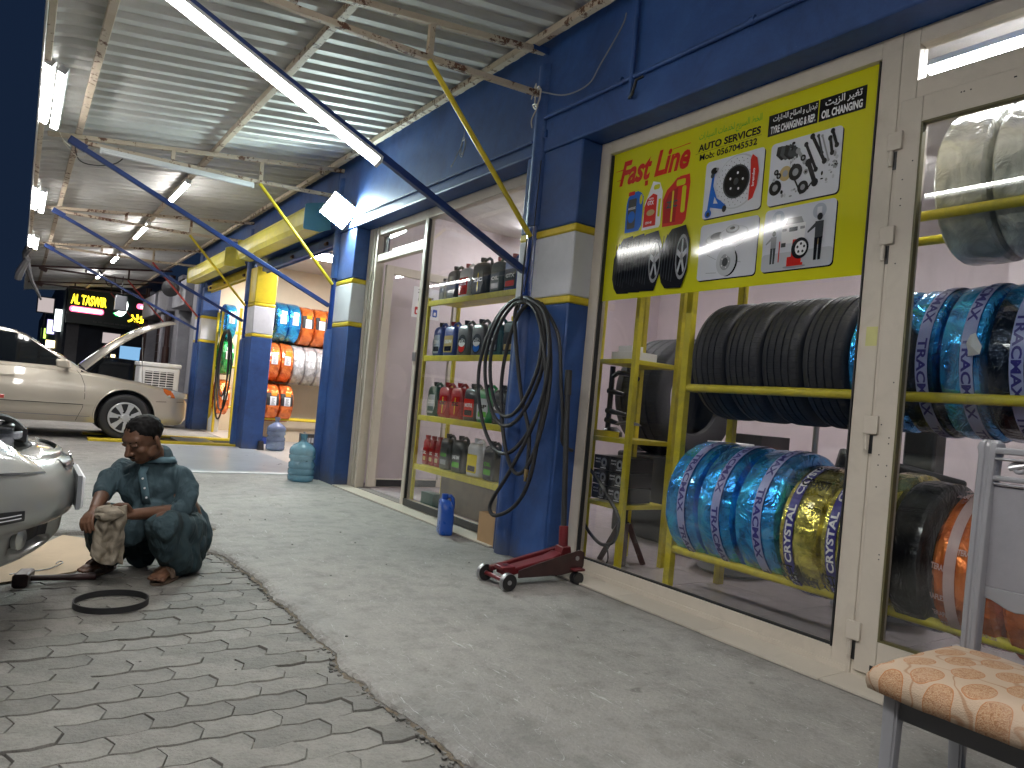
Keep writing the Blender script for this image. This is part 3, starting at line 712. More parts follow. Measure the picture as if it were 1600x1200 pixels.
cable('black_cable', 'black cable looping below the mid-canopy lamps at the far end', [(1.3, 18.2, 3.15), (1.42, 18.2, 3.0), (1.5, 18.3, 2.86), (1.62, 18.2, 2.9), (1.6, 18.1, 3.05)], .012, 'black')
t = thing('conduit_run', 'blue painted conduit pipe running along the beam with a drop leg', 'pipe', (2.71, 3, 2.92))
b = MB(); b.cyl((2.712, -1.4, 2.93), (2.712, 3.84, 2.91), .013, n=10); b.build('pipe', 'blue', t)
MB().cyl((2.715, 3.96, 2.78), (2.715, 7.3, 2.80), .010, n=10).build('pipe', 'blue', t)
MB().cyl((2.705, 3.02, 2.79), (2.705, 3.02, 3.42), .014, n=10).build('drop_pipe', 'blue', t)
for yy in (.4, 1.3, 2.2, 3.1): MB().cyl((2.712, yy, 2.921), (2.712, yy+.03, 2.921), .019, n=10).build('coupling', 'blue', t)
b = MB(); b.tube([(2.7, 3.02, 2.79), (2.68, 2.98, 2.79), (2.67, 2.94, 2.86), (2.70, 2.92, 2.88)], .008, 6); b.build('stub_wire', 'black', t)

# ================================================================ LAMPS (lit)
def batten(name, lab, p, q, w=.055, mat='tube', grp=None, down=(0, 0, -1), lit=True, n2=1):
    p, q = Vector(p), Vector(q); d = (q-p).normalized(); dn = Vector(down); dn = (dn-d*dn.dot(d)).normalized(); sd = d.cross(dn)
    t = thing(name, lab, 'lamp', tuple((p+q)/2), group=grp)
    for k in range(n2):
        o = sd*(k-(n2-1)/2)*(w*1.35)
        MB().bar(p+o, q+o, w, .03, up=dn).build('housing', 'white', t, bev=.004)
        c = dn*.024+o
        MB().bar(p+c+d*.02, q+c-d*.02, w*.82, .022, up=dn).build('diffuser', mat if lit else 'white', t, bev=.006)
        MB().bar(p+c, p+c+d*.019, w*.9, .03, up=dn).build('end_cap', 'white', t); MB().bar(q+c-d*.019, q+c, w*.9, .03, up=dn).build('end_cap', 'white', t)
    return t
bdir = Vector((.23-2.70, 0, 2.985-1.90)).normalized(); bn = Vector((-bdir.z, 0, bdir.x)); 
if bn.z > 0: bn = -bn
def on_brace(y, s0, s1, lab):
    o = Vector((2.70, y-.005, 1.90)); off = bn*.04+Vector((0, -.02, 0))
    return batten('tube_lamp', lab, o+bdir*s0+off, o+bdir*s1+off, .06, 'tube', 'tube lamps on the canopy braces', down=tuple(bn+Vector((0, -.55, 0))))
on_brace(3.9, 1.17, 2.52, 'long lit tube lamp fixed along the nearest blue brace')
on_brace(.27, 1.17, 2.52, 'long lit tube lamp on the blue brace behind the viewpoint')
for y0, y1, lab in ((-1.2, .9, 'pair of lit tubes at the canopy edge behind the viewpoint'), (1.6, 3.1, 'pair of lit tubes at the canopy edge nearest the viewpoint'), (5.7, 7.12, 'large pair of lit tubes at the canopy edge, top left'), (9.8, 11.2, 'pair of lit tubes at the canopy edge between the second and third braces'), (13.5, 14.85, 'farthest pair of lit tubes at the canopy edge')):  # pair behind the viewpoint is added out of view to brighten the foreground
    batten('edge_lamp', lab, (.055, y0, 2.985), (.055, y1, 2.985), .06, 'tube2', 'edge lamps', n2=2, down=(-.35, 0, -1))
for y0, y1, lab in ((8.75, 9.9, 'lit batten on the middle purlin behind the second blue brace'), (11.7, 13.2, 'lit batten on the middle purlin beyond the second truss'), (15.4, 16.6, 'small lit batten on the middle purlin near the red strut'), (19.0, 20.0, 'farthest small lit batten under the dark end of the canopy')):
    batten('purlin_lamp', lab, (1.40, y0, 3.185), (1.40, y1, 3.185), .06, 'tube2' if y0 < 15 else 'tubein', 'purlin lamps')
batten('unlit_batten', 'long unlit white tube under the second truss', (.45, 7.50, 2.965), (1.8, 7.50, 2.985), .045, lit=False)
fl = thing('floodlight', 'square lit floodlight on the second pole shining towards the viewpoint', 'lamp', (2.6, 7.36, 2.9))
fc = Vector((2.60, 7.22, 2.86)); fn = Vector((-.28, -.80, -.50)).normalized(); fa = Vector((.8, -.55, 0)).normalized(); fu = fa.cross(fn); ca, sa = math.cos(R_(38)), math.sin(R_(38))
fa, fu = fa*ca+fu*sa, fu*ca-fa*sa
MB().obox(fc, fa*.15, fu*.15, fn*.018).build('housing', 'white', fl, bev=.006); MB().obox(fc+fn*.02, fa*.138, fu*.138, fn*.003).build('light_panel', 'flood', fl, smooth=0)
MB().tube([fc-fn*.02, fc-fn*.06+Vector((.03, .02, .02)), (2.72, 7.42, 2.95)], .012, 6).build('bracket', 'bluesteel', fl)
for y0, x, lab in ((.52, 3.75, 'lit ceiling tube inside the shop just behind the right-hand glass door'), (2.6, 5.0, 'lit ceiling tube deep inside the tyre shop'), (5.4, 4.6, 'lit ceiling tube above the oil shelves')):
    zt_ = 2.80 if x < 4 else 2.965; x = 3.45 if x < 4 else x
    batten('ceiling_tube', lab, (x, y0, zt_), (x, y0+1.25, zt_), .07, 'tubein', 'indoor ceiling tubes')
for x, y, lab in ((3.8, 10.5, 'lit white ceiling panel over the tyre rack in the service bay'), (4.2, 13.3, 'lit white ceiling panel in the farther service bay')):
    t = thing('ceiling_panel_lamp', lab, 'lamp', (x, y, 2.98)); MB().box(x-.32, x+.32, y-.3, y+.3, 2.965, 2.995).build('housing', 'white', t); MB().box(x-.29, x+.29, y-.27, y+.27, 2.958, 2.966).build('diffuser', 'tubein', t, smooth=0)
# ================================================================ SHOP SIGN (vinyl panel on the glass)
MT['signy'] = M('glossy_yellow_vinyl', (.60, .59, .012), .07, var=.03, vs=.6)
MT['card'] = flat('card_pale_print', (.66, .68, .74), .08); MT['card'].node_tree.nodes['Principled BSDF'].inputs['Roughness'].default_value = .07
def pr(name, c, r=.09): MT[name] = flat('print_'+name, c, r)
pr('pblack', (.008, .008, .01)); pr('pred', (.58, .022, .015)); pr('pgreen', (.10, .42, .03)); pr('pwhite', (.82, .82, .84)); pr('pblue', (.015, .13, .55)); pr('pdgrey', (.05, .055, .06))
pr('pgrey', (.30, .31, .33)); pr('plgrey', (.50, .52, .56)); pr('pgold', (.48, .36, .16)); pr('pdred', (.35, .01, .012)); pr('porange', (.75, .25, .02)); pr('pyel', (.75, .6, .03)); pr('pbadge', (.42, .46, .55))
SG = thing('shop_sign', 'yellow printed sign panel across the top of the tyre shop window', 'sign', (2.92, 2.54, 1.7))
MB().prism([(0, 0), (1.742, 0), (1.742, .913), (0, .913)], 0, .004, FWALL(2.9285, 3.412, 1.696)).build('panel', 'signy', SG, smooth=0)
SF = FWALL(2.9243, 3.412, 1.696)
def sgn(name, fn, mats):
    b = MB(); fn(b); return b.build(name, mats, SG, smooth=0)
def f_(b):
    put_text(b, 'Fast Line', SF, .125, .695, .682, .845, 0, .035, .28)
    for y0, y1, x0, x1 in ((.795, .799, .085, .17), (.735, .739, .10, .16)): plate(b, [(x0, y0), (x1, y0-.001), (x1, y1+.002), (x0, y1-.002)], SF, .001)
    plate(b, [(.545, .826), (.675, .829), (.675, .834), (.545, .829)], SF, .001)
sgn('lettering', f_, 'pred')
sgn('arabic_lettering', lambda b: put_text(b, arabic('الخط السريع لخدمات السيارات'), SF, .735, .812, 1.134, .868, 0, .008), 'pgreen')
def f_(b):
    put_text(b, 'AUTO SERVICES', SF, .735, .763, 1.132, .803, 0, .035); put_text(b, 'Mob: 0567045532', SF, .75, .712, 1.116, .748, 0, .022)
    plate(b, [(.72, .7545), (1.14, .7545), (1.14, .756), (.72, .756)], SF, .001)
sgn('lettering', f_, 'pblack')
def f_(b):
    for x0, x1 in ((1.175, 1.441), (1.447, 1.67)): plate(b, [(x0, .732), (x1, .732), (x1, .837), (x0, .837)], SF, .0006, 0)
    put_text(b, 'TYRE CHANGING & REP.', SF, 1.19, .742, 1.43, .78, 1, .035); put_text(b, 'OIL CHANGING', SF, 1.46, .742, 1.655, .78, 1, .035)
    put_text(b, arabic('تبديل و اصلاح الاطارات'), SF, 1.20, .788, 1.435, .83, 1, .02); put_text(b, arabic('تغير الزيت'), SF, 1.475, .788, 1.65, .832, 1, .02)
sgn('black_caption_box', f_, ['pblack', 'pwhite'])
# printed oil cans
def f_(b):
    L = .0006
    for s in ((.345, .66, .37, .69), (.618, .60, .66, .66)): plate(b, [(s[0], s[1]), (s[2], s[1]), (s[2], s[3]), (s[0], s[3])], SF, L, 3)
    P = [(.208, .40), (.325, .40), (.345, .43), (.345, .60), (.325, .625), (.295, .64), (.235, .635), (.215, .61), (.206, .57)]
    plate(b, P, SF, L, 0); plate(b, ell(.326, .585, .012, .03), SF, L*2, 6); plate(b, rrect(.222, .42, .29, .60, .01), SF, L*2, 2); plate(b, ell(.256, .49, .03, .035), SF, L*3, 5); put_text(b, 'HAVOLINE', SF, .226, .535, .286, .55, 1, .02, lift=L*4); plate(b, rrect(.218, .622, .27, .645, .006), SF, L*3, 3)
    P = [(.352, .395), (.487, .395), (.497, .41), (.497, .60), (.470, .655), (.415, .672), (.385, .60), (.362, .55)]
    plate(b, P, SF, L*2, 1); plate(b, [(.47, .46), (.488, .455), (.490, .56), (.47, .56)], SF, L*3, 6); plate(b, rrect(.425, .62, .472, .648, .01), SF, L*3, 6); plate(b, [(.362, .41), (.460, .41), (.458, .585), (.425, .60), (.38, .575), (.362, .53)], SF, L*4, 3)
    plate(b, ell(.415, .49, .032, .018), SF, L*5, 7); put_text(b, 'GTX', SF, .385, .535, .435, .56, 1, .04, lift=L*6); put_text(b, '15W-40', SF, .38, .425, .43, .44, 1, .03, lift=L*6); put_text(b, 'CASTROL', SF, .392, .566, .432, .577, 1, .03, lift=L*6)
    P = [(.515, .39), (.665, .385), (.688, .41), (.700, .61), (.69, .66), (.60, .655), (.56, .62), (.53, .60), (.505, .55)]
    plate(b, P, SF, L, 3); plate(b, rrect(.645, .45, .675, .60, .012), SF, L*3, 6); plate(b, rrect(.60, .605, .665, .64, .01), SF, L*3, 6); plate(b, [(.52, .41), (.61, .405), (.615, .60), (.55, .58), (.52, .52)], SF, L*2, 4)
    plate(b, rrect(.575, .41, .587, .585, .004), SF, L*4, 8); put_text(b, 'ZIC', SF, .535, .49, .618, .53, 2, .04, lift=L*5)
sgn('printed_oil_can', f_, ['pblue', 'pwhite', 'pdgrey', 'pred', 'pdred', 'pblue', 'signy', 'pgold', 'pyel'])
def f_(b):
    L = .0006
    for k, (x, w_) in enumerate(((.135, .15), (.23, .15), (.325, .17), (.53, .17))):
        pl = [(x+.02, .07), (x+.05, .035), (x+w_, .03), (x+w_+.035, .12), (x+w_+.035, .29), (x+w_, .375), (x+.07, .365), (x+.03, .32), (x, .25), (x, .13)]
        plate(b, pl, SF, L*(1+k*4), 0)
        for q in range(5): plate(b, [(x+.012+q*.02, .10-.008*q), (x+.016+q*.02, .10-.008*q), (x+.018+q*.023, .335+.005*q), (x+.013+q*.023, .335+.005*q)], SF, L*(2+k*4), 1)
        if k >= 2:
            cx = x+w_-.01; plate(b, ell(cx, .20, .045, .125), SF, L*(3+k*4), 2); plate(b, ell(cx, .20, .037, .105), SF, L*(4+k*4), 0)
            for q in range(5):
                a = R_(90+72*q); pts = [(cx+.006*math.cos(a-1.2), .2+.016*math.sin(a-1.2)), (cx+.036*math.cos(a-.16), .2+.10*math.sin(a-.16)), (cx+.036*math.cos(a+.16), .2+.10*math.sin(a+.16)), (cx+.006*math.cos(a+1.2), .2+.016*math.sin(a+1.2))]
                plate(b, pts, SF, L*(5+k*4), 3)
            plate(b, ell(cx, .2, .009, .022), SF, L*(6+k*4), 2)
sgn('printed_tyre', f_, ['pblack', 'pdgrey', 'pgrey', 'plgrey'])
CARDS = [(.803, .384, 1.168, .69), (1.205, .382, 1.574, .687), (.803, .056, 1.168, .352), (1.203, .06, 1.574, .361)]
def card(k, fn):
    x0, y0, x1, y1 = CARDS[k]; b = MB()
    plate(b, rrect(x0+.006, y0-.007, x1+.006, y1-.007, .02), SF, .0004, 1); plate(b, rrect(x0, y0, x1, y1, .02), SF, .0008, 0); fn(b, x0, y0)
    b.build('picture_card', ['card', 'pblack', 'pgrey', 'plgrey', 'pred', 'pblue', 'pdgrey', 'pgold', 'pwhite', 'pbadge'], SG, smooth=0)
Z = lambda k: .0012+.0003*k
def c1(b, x, y):
    plate(b, ell(x+.21, y+.165, .135, .14, 40), SF, Z(0), 3); plate(b, ell(x+.205, y+.165, .128, .133, 40), SF, Z(1), 0)
    for r in (.09, .105, .12):
        for q in range(22): a = R_(q*16.36+r*500); plate(b, ell(x+.205+r*math.cos(a), y+.165+r*math.sin(a), .0022, .0026, 6), SF, Z(2), 1)
    plate(b, ell(x+.205, y+.165, .083, .087, 32), SF, Z(3), 6); plate(b, ell(x+.205, y+.165, .074, .078, 32), SF, Z(4), 1); plate(b, ell(x+.205, y+.165, .016, .018), SF, Z(5), 6)
    for q in range(5): a = R_(q*72+80); plate(b, ell(x+.205+.042*math.cos(a), y+.165+.044*math.sin(a), .006, .007, 10), SF, Z(5), 8)
    plate(b, [(x+.29, y+.05), (x+.315, y+.06), (x+.335, y+.12), (x+.34, y+.19), (x+.325, y+.26), (x+.295, y+.285), (x+.285, y+.26), (x+.292, y+.17)], SF, Z(6), 4)
    put_text(b, 'brembo', SF, x+.302, y+.12, x+.317, y+.21, 8, .03, lift=Z(7), rot=1)
    for pl in ([(x+.03, y+.03), (x+.05, y+.03), (x+.065, y+.24), (x+.05, y+.24)], [(x+.04, y+.06), (x+.15, y+.03), (x+.155, y+.05), (x+.12, y+.08), (x+.09, y+.10), (x+.06, y+.17), (x+.045, y+.15)]): plate(b, pl, SF, Z(6), 5)
    plate(b, [(x+.07, y+.075), (x+.10, y+.07), (x+.075, y+.11)], SF, Z(7), 0)
    for cx, cy, rx, ry, m in ((x+.04, y+.025, .022, .022, 5), (x+.04, y+.022, .012, .012, 1), (x+.145, y+.035, .014, .018, 1), (x+.06, y+.25, .022, .018, 1), (x+.05, y+.225, .012, .012, 6), (x+.08, y+.255, .010, .008, 2)): plate(b, ell(cx, cy, rx, ry, 14), SF, Z(8), m)
def c2(b, x, y):
    random.seed(3)
    for q in range(4): plate(b, [(x+.03+q*.022, y+.245-q*.004), (x+.06+q*.022, y+.215-q*.004), (x+.085+q*.022, y+.22-q*.004), (x+.085+q*.022, y+.265-q*.004), (x+.06+q*.022, y+.285-q*.004), (x+.035+q*.022, y+.285)], SF, Z(q), 1 if q % 2 == 0 else 6)
    for (xa, ya, xb, yb, ww, m) in ((.22, .29, .29, .16, .008, 1), (.25, .285, .275, .20, .005, 6), (.19, .26, .25, .13, .007, 1), (.27, .28, .31, .16, .004, 2), (.15, .24, .19, .18, .008, 2), (.13, .13, .18, .035, .004, 1), (.32, .29, .345, .22, .007, 1), (.31, .26, .325, .19, .007, 1), (.21, .17, .25, .07, .011, 1), (.24, .08, .215, .05, .004, 1)):
        d = Vector((xb-xa, yb-ya)).normalized(); n = Vector((-d.y, d.x))*ww
        plate(b, [(x+xa-n.x, y+ya-n.y), (x+xb-n.x, y+yb-n.y), (x+xb+n.x, y+yb+n.y), (x+xa+n.x, y+ya+n.y)], SF, Z(3), m)
        for (ex, ey) in ((xa, ya), (xb, yb)): plate(b, ell(x+ex, y+ey, ww*1.6, ww*1.8, 10), SF, Z(4), m)
    for cx, cy, r, m in ((.09, .145, .033, 7), (.145, .14, .036, 1), (.04, .085, .034, 1), (.19, .06, .028, 1), (.04, .16, .013, 1), (.055, .14, .013, 1), (.03, .125, .009, 3), (.18, .20, .014, 1), (.20, .13, .012, 2)):
        plate(b, ell(x+cx, y+cy, r, r*1.1, 18), SF, Z(4), m); plate(b, ell(x+cx, y+cy, r*.45, r*.5, 12), SF, Z(5), 2 if m != 2 else 1)
    for q in range(46):
        cx, cy = random.choice([(random.uniform(.28, .355), random.uniform(.05, .16)), (random.uniform(.07, .18), random.uniform(.02, .06)), (random.uniform(.11, .14), random.uniform(.17, .29)), (random.uniform(.33, .36), random.uniform(.12, .2))])
        plate(b, ell(x+cx, y+cy, random.uniform(.003, .010), random.uniform(.003, .012), 7), SF, Z(3), random.choice((1, 2, 6, 2, 3)))
def c3(b, x, y):
    for k_, (cx, cy, rx, ry, m) in enumerate(((.13, .21, .09, .035, 2), (.13, .215, .085, .03, 3), (.12, .225, .05, .02, 6), (.22, .215, .085, .038, 6), (.22, .225, .09, .038, 3), (.22, .228, .08, .032, 0), (.21, .248, .042, .022, 2), (.21, .252, .036, .017, 3), (.21, .253, .016, .008, 1))): plate(b, ell(x+cx, y+cy, rx, ry, 30), SF, Z(k_*.6), m)
    plate(b, rrect(x+.08, y+.17, x+.15, y+.205, .012), SF, Z(5), 3); plate(b, rrect(x+.09, y+.16, x+.155, y+.185, .01), SF, Z(6), 2)
    plate(b, ell(x+.195, y+.082, .062, .075, 30), SF, Z(5), 1); plate(b, ell(x+.185, y+.085, .062, .075, 30), SF, Z(6), 3); plate(b, ell(x+.18, y+.082, .034, .042, 24), SF, Z(7), 2); plate(b, ell(x+.18, y+.082, .018, .022, 18), SF, Z(8), 6)
    for q in range(5): a = R_(72*q); plate(b, ell(x+.18+.024*math.cos(a), y+.082+.03*math.sin(a), .003, .004, 7), SF, Z(9), 8)
    plate(b, [(x+.17, y+.13), (x+.21, y+.10), (x+.24, y+.12), (x+.235, y+.155), (x+.19, y+.165)], SF, Z(9), 3)
    for x0, y0, x1, y1 in ((.06, .13, .12, .10), (.24, .15, .29, .17), (.24, .08, .28, .07), (.06, .035, .13, .03)):
        plate(b, [(x+x0, y+y0), (x+x1, y+y1), (x+x1, y+y1+.0015), (x+x0, y+y0+.0015)], SF, Z(9), 6)
def man_print(b, x, y, s, m1, m2):
    plate(b, ell(x, y+.172*s, .012*s, .015*s, 12), SF, Z(5), m1)
    plate(b, [(x-.018*s, y+.155*s), (x+.018*s, y+.155*s), (x+.018*s, y+.085*s), (x-.016*s, y+.085*s)], SF, Z(5), m2)
    for dx in (-.009, .009): plate(b, [(x+(dx-.008)*s, y+.09*s), (x+(dx+.008)*s, y+.09*s), (x+(dx+.006)*s, y), (x+(dx-.006)*s, y)], SF, Z(5), m1)
    plate(b, [(x-.018*s, y+.15*s), (x-.05*s, y+.12*s), (x-.048*s, y+.112*s), (x-.014*s, y+.135*s)], SF, Z(6), m2)
def c4(b, x, y):
    plate(b, rrect(x, y, x+.371, y+.085, .02), SF, Z(0), 3)
    for cx in (.075, .29): plate(b, ell(x+cx, y+.255, .034, .036, 24), SF, Z(1), 9); plate(b, rrect(x+cx-.012, y+.236, x+cx+.012, y+.274, .003), SF, Z(2), 0)
    plate(b, [(x+.115, y+.215), (x+.13, y+.245), (x+.20, y+.245), (x+.215, y+.215)], SF, Z(2), 2); plate(b, [(x+.10, y+.165), (x+.225, y+.165), (x+.225, y+.215), (x+.10, y+.215)], SF, Z(1), 8); plate(b, [(x+.105, y+.125), (x+.22, y+.125), (x+.225, y+.165), (x+.10, y+.165)], SF, Z(1), 8)
    plate(b, rrect(x+.14, y+.18, x+.185, y+.20, .003), SF, Z(3), 6)
    for cx in (.115, .21): plate(b, rrect(x+cx-.012, y+.185, x+cx+.012, y+.198, .003), SF, Z(3), 2); plate(b, [(x+cx-.012, y+.11), (x+cx+.012, y+.11), (x+cx+.012, y+.13), (x+cx-.012, y+.13)], SF, Z(1), 6)
    plate(b, rrect(x+.14, y+.015, x+.215, y+.06, .004), SF, Z(4), 4); plate(b, [(x+.16, y+.06), (x+.20, y+.06), (x+.195, y+.14), (x+.165, y+.14)], SF, Z(4), 4); plate(b, rrect(x+.20, y+.015, x+.225, y+.028, .002), SF, Z(4), 4)
    plate(b, ell(x+.205, y+.095, .045, .05, 26), SF, Z(5), 1); plate(b, ell(x+.21, y+.095, .03, .034, 22), SF, Z(6), 8)
    for q in range(5): a = R_(90+72*q); plate(b, ell(x+.21+.018*math.cos(a), y+.095+.02*math.sin(a), .006, .007, 8), SF, Z(7), 6)
    man_print(b, x+.295, y+.03, 1.15, 1, 6); plate(b, rrect(x+.285, y+.10, x+.312, y+.17, .003), SF, Z(4), 7)
    man_print(b, x+.06, y+.035, .85, 6, 2); plate(b, rrect(x+.092, y+.04, x+.098, y+.14, .001), SF, Z(5), 4)
    plate(b, ell(x+.18, y+.012, .06, .008), SF, Z(1), 2)
for k, fn in enumerate((c1, c2, c3, c4)): card(k, fn)

# ================================================================ TYRES
def tyremat():
    m, nt, p = new_mat('tyre_rubber')
    uv = nt.nodes.new('ShaderNodeUVMap'); mp = nt.nodes.new('ShaderNodeMapping'); mp.inputs['Scale'].default_value = (64, 7, 1); nt.links.new(uv.outputs[0], mp.inputs[0])
    w_ = nt.nodes.new('ShaderNodeTexWave'); w_.inputs['Scale'].default_value = .35; w_.inputs['Distortion'].default_value = 2.5; w_.inputs['Detail'].default_value = 1; w_.inputs['Detail Scale'].default_value = 1.2; nt.links.new(mp.outputs[0], w_.inputs['Vector'])
    f = ramp(nt, w_.outputs['Fac'], [(.08, (0, 0, 0)), (.2, (1, 1, 1))]); bump(nt, p, f, .5, .004)
    ov = objvec(nt); n = nz(nt, 5, 5, .7, ov); c = ramp(nt, n, [(.3, (.010, .010, .012)), (.75, (.024, .024, .028))]); nt.links.new(c, p.inputs['Base Color']); p.inputs['Roughness'].default_value = .62
    return m
MT['tyre'] = tyremat(); MT['sidewall'] = M('tyre_sidewall', (.022, .022, .024), .55, var=.25, bs=12, bst=.1)
def tprof(R, w, ri, groove=.008):
    P = [(ri, -.36*w), (ri+.012, -.42*w), ((ri+R)*.5, -.5*w), (R-.035, -.485*w), (R-.016, -.455*w), (R-.006, -.40*w)]
    for c in (-.27, -.09, .09, .27): P += [(R-.003*abs(c), (c-.022)*w), (R-groove, (c-.016)*w), (R-groove, (c+.016)*w), (R-.003*abs(c), (c+.022)*w)]
    P += [(R-.006, .40*w), (R-.016, .455*w), (R-.035, .485*w), ((ri+R)*.5, .5*w), (ri+.012, .42*w), (ri, .36*w), (ri+.02, .38*w), ((ri+R)*.5, .44*w), (R-.02, .40*w), (R-.02, -.40*w), ((ri+R)*.5, -.44*w), (ri+.02, -.38*w)]
    return P
def tyre_mesh(R, w, ri, n=64, name='tyre'):
    P = tprof(R, w, ri); k1 = len(P)-11
    return MB().lathe(P, ax=(0, 1, 0), n=n, closed=True, uv=True, mif=lambda k, i: 0 if 4 <= k < k1-2 else 1).mesh(name, ['tyre', 'sidewall'], 35)
TM = {}
def tyre(loc, lab, R=.33, w=.215, ri=.2, grp='black tyres', rz=0, rot=None, cat='tyre'):
    k = (R, w, ri)
    if k not in TM: TM[k] = tyre_mesh(R, w, ri)
    o = link('tyre', TM[k], loc=loc); o.rotation_euler = rot or (0, random.uniform(0, 6), rz); return tag(o, lab, cat, grp)
def foil(name, c1, c2, metal=.85, rough=.2, bs=9, dark=None, film=.5):
    m, nt, p = new_mat(name); ov = objvec(nt)
    n = nz(nt, 5, 3, .6, ov, 1.2); c = ramp(nt, n, [(.32, c1), (.5, c2), (.72, tuple(min(1, q*1.5) for q in c2))])
    if dark:
        d = ramp(nt, nz(nt, 2.4, 3, .5, ov, .7), [(.47, (0, 0, 0)), (.56, (1, 1, 1))]); c = mixc(nt, d, c, dark)
    nt.links.new(c, p.inputs['Base Color']); p.inputs['Metallic'].default_value = metal; p.inputs['Roughness'].default_value = rough
    p.inputs['Coat Weight'].default_value = film; p.inputs['Coat Roughness'].default_value = .06
    v = nt.nodes.new('ShaderNodeTexVoronoi'); v.inputs['Scale'].default_value = bs; v.feature = 'F1'; dn = nz(nt, 6, 3, .6, ov, 2)
    nt.links.new(ov, v.inputs['Vector']); ad = nt.nodes.new('ShaderNodeMath'); ad.operation = 'ADD'; nt.links.new(v.outputs['Distance'], ad.inputs[0]); nt.links.new(dn, ad.inputs[1])
    bump(nt, p, ad.outputs[0], .7, .03); return m
MT['foilblue'] = foil('blue_foil_wrap', (.015, .12, .42), (.04, .42, .95), .75, .22, 6)
MT['foilblued'] = foil('blue_film_over_tyre', (.008, .06, .2), (.03, .32, .75), .7, .2, 6, dark=(.006, .012, .025))
MT['foilgold'] = foil('gold_foil_wrap', (.34, .29, .03), (.80, .72, .16), .85, .22, 12)
MT['foilorange'] = foil('orange_film_wrap', (.48, .085, .015), (.85, .20, .04), .45, .26, 10)
MT['foilsilver'] = foil('clear_film_wrap', (.40, .40, .41), (.70, .70, .71), .5, .3, 12)
MT['foilpale'] = foil('cloudy_plastic_wrap', (.35, .36, .31), (.55, .56, .50), .1, .35, 8)
MT['foilgreen'] = foil('green_film_wrap', (.01, .12, .03), (.03, .38, .10), .4, .25, 9)
MT['foilblack'] = foil('black_film_wrap', (.003, .003, .004), (.009, .009, .011), .0, .3, 5, film=.25)
MT['bandlilac'] = flat('lilac_band', (.36, .40, .68), .3); MT['banddark'] = flat('dark_blue_band', (.03, .025, .22), .3); MT['bandpink'] = flat('pale_band', (.62, .42, .40), .35)
def wrap_mesh(R, w, ri, mats, seed=0, n=72, name='wrapping', mif=None):
    P = [(ri*.95, -.30*w), (ri, -.42*w), ((ri+R)*.5, -.51*w), (R-.05, -.505*w), (R-.016, -.46*w), (R-.002, -.40*w), (R, -.3*w), (R, -.15*w), (R, 0), (R, .15*w), (R, .3*w), (R-.002, .40*w), (R-.016, .46*w), (R-.05, .505*w), ((ri+R)*.5, .51*w), (ri, .42*w), (ri*.95, .30*w)]
    rf = lambda r, z, t: r*(1+.012*noise.noise((math.cos(t)*5+seed, math.sin(t)*5, z*14))+.006*noise.noise((math.cos(t)*17+seed, math.sin(t)*17, z*40)))
    return MB().lathe(P, ax=(0, 1, 0), n=n, closed=True, rf=rf, mif=mif).mesh(name, mats, 0)
def band_mesh(R, w, y0, y1, text, nrep, bandm, textm, flip=1):
    b = MB(); n = 72
    rr = R*1.010+.004
    for i in range(n):
        a, c = 2*math.pi*i/n, 2*math.pi*(i+1)/n
        b.add([(math.sin(q)*rr, y, math.cos(q)*rr) for q, y in ((a, y0), (c, y0), (c, y1), (a, y1))], [(0, 1, 2, 3)])
        b.add([(math.sin(q)*(rr-.003), y, math.cos(q)*(rr-.003)) for q, y in ((a, y0), (c, y0), (c, y1), (a, y1))], [(0, 3, 2, 1)])
    if text:
        L = 2*math.pi*rr/nrep
        for k in range(nrep):
            # letters run up/down the tread: glyph height lies across the band
            fn = lambda x, y: (math.sin(x/rr)*(rr+.0015), y, math.cos(x/rr)*(rr+.0015))
            vs, fs = text_geo(text, .03)
            pts = [fn(L*(k+.08+.84*u), y0+(y1-y0)*.12+(y1-y0)*.76*v) for u, v in vs]
            if flip < 0: pts = [fn(L*(k+.92-.84*u), y1-(y1-y0)*.12-(y1-y0)*.76*v) for u, v in vs]
            b.add(pts, fs, 1)
    return b.mesh('band', [bandm, textm], 30)
WM = {}
def wrapped(loc, lab, wrap='foilblue', R=.33, w=.21, ri=.19, band=None, grp=None, scatter=None, roty=0, rim=None):
    t = thing('wrapped_tyre', lab, 'tyre', loc, group=grp, local=True); t.rotation_euler = (0, roty, 0)
    sd = random.randint(0, 3); k = (wrap, R, w, sd)
    if k not in WM: WM[k] = wrap_mesh(R, w, ri, [wrap], sd*7.3)
    link('wrapping', WM[k], t)
    if band:
        bk = (R, w)+band
        if bk not in WM: WM[bk] = band_mesh(R, w, *band)
        link('band', WM[bk], t)
    if scatter:
        sk = ('sc', R, w, scatter, sd)
        if sk not in WM:
            txt, mat, cnt, sz = scatter; b = MB(); random.seed(sd+5)
            for i in range(cnt):
                a0 = random.uniform(0, 6.28); yc = random.uniform(-.38, .38)*w; vs, fs = text_geo(txt, .03); rr = R*1.022+.003; sl = random.uniform(-.15, .15)
                # words run across the tread (readable with the tyre standing)
                pts = []
                for u, v in vs:
                    y = yc-(u-.5)*sz; q = a0+(v*.28*sz+(u-.5)*sz*sl)/rr
                    pts.append((math.sin(q)*rr, max(-.45*w, min(.45*w, y)), math.cos(q)*rr))
                b.add(pts, fs)
            WM[sk] = b.mesh('print', [mat], 0)
        link('print', WM[sk], t)
    return t
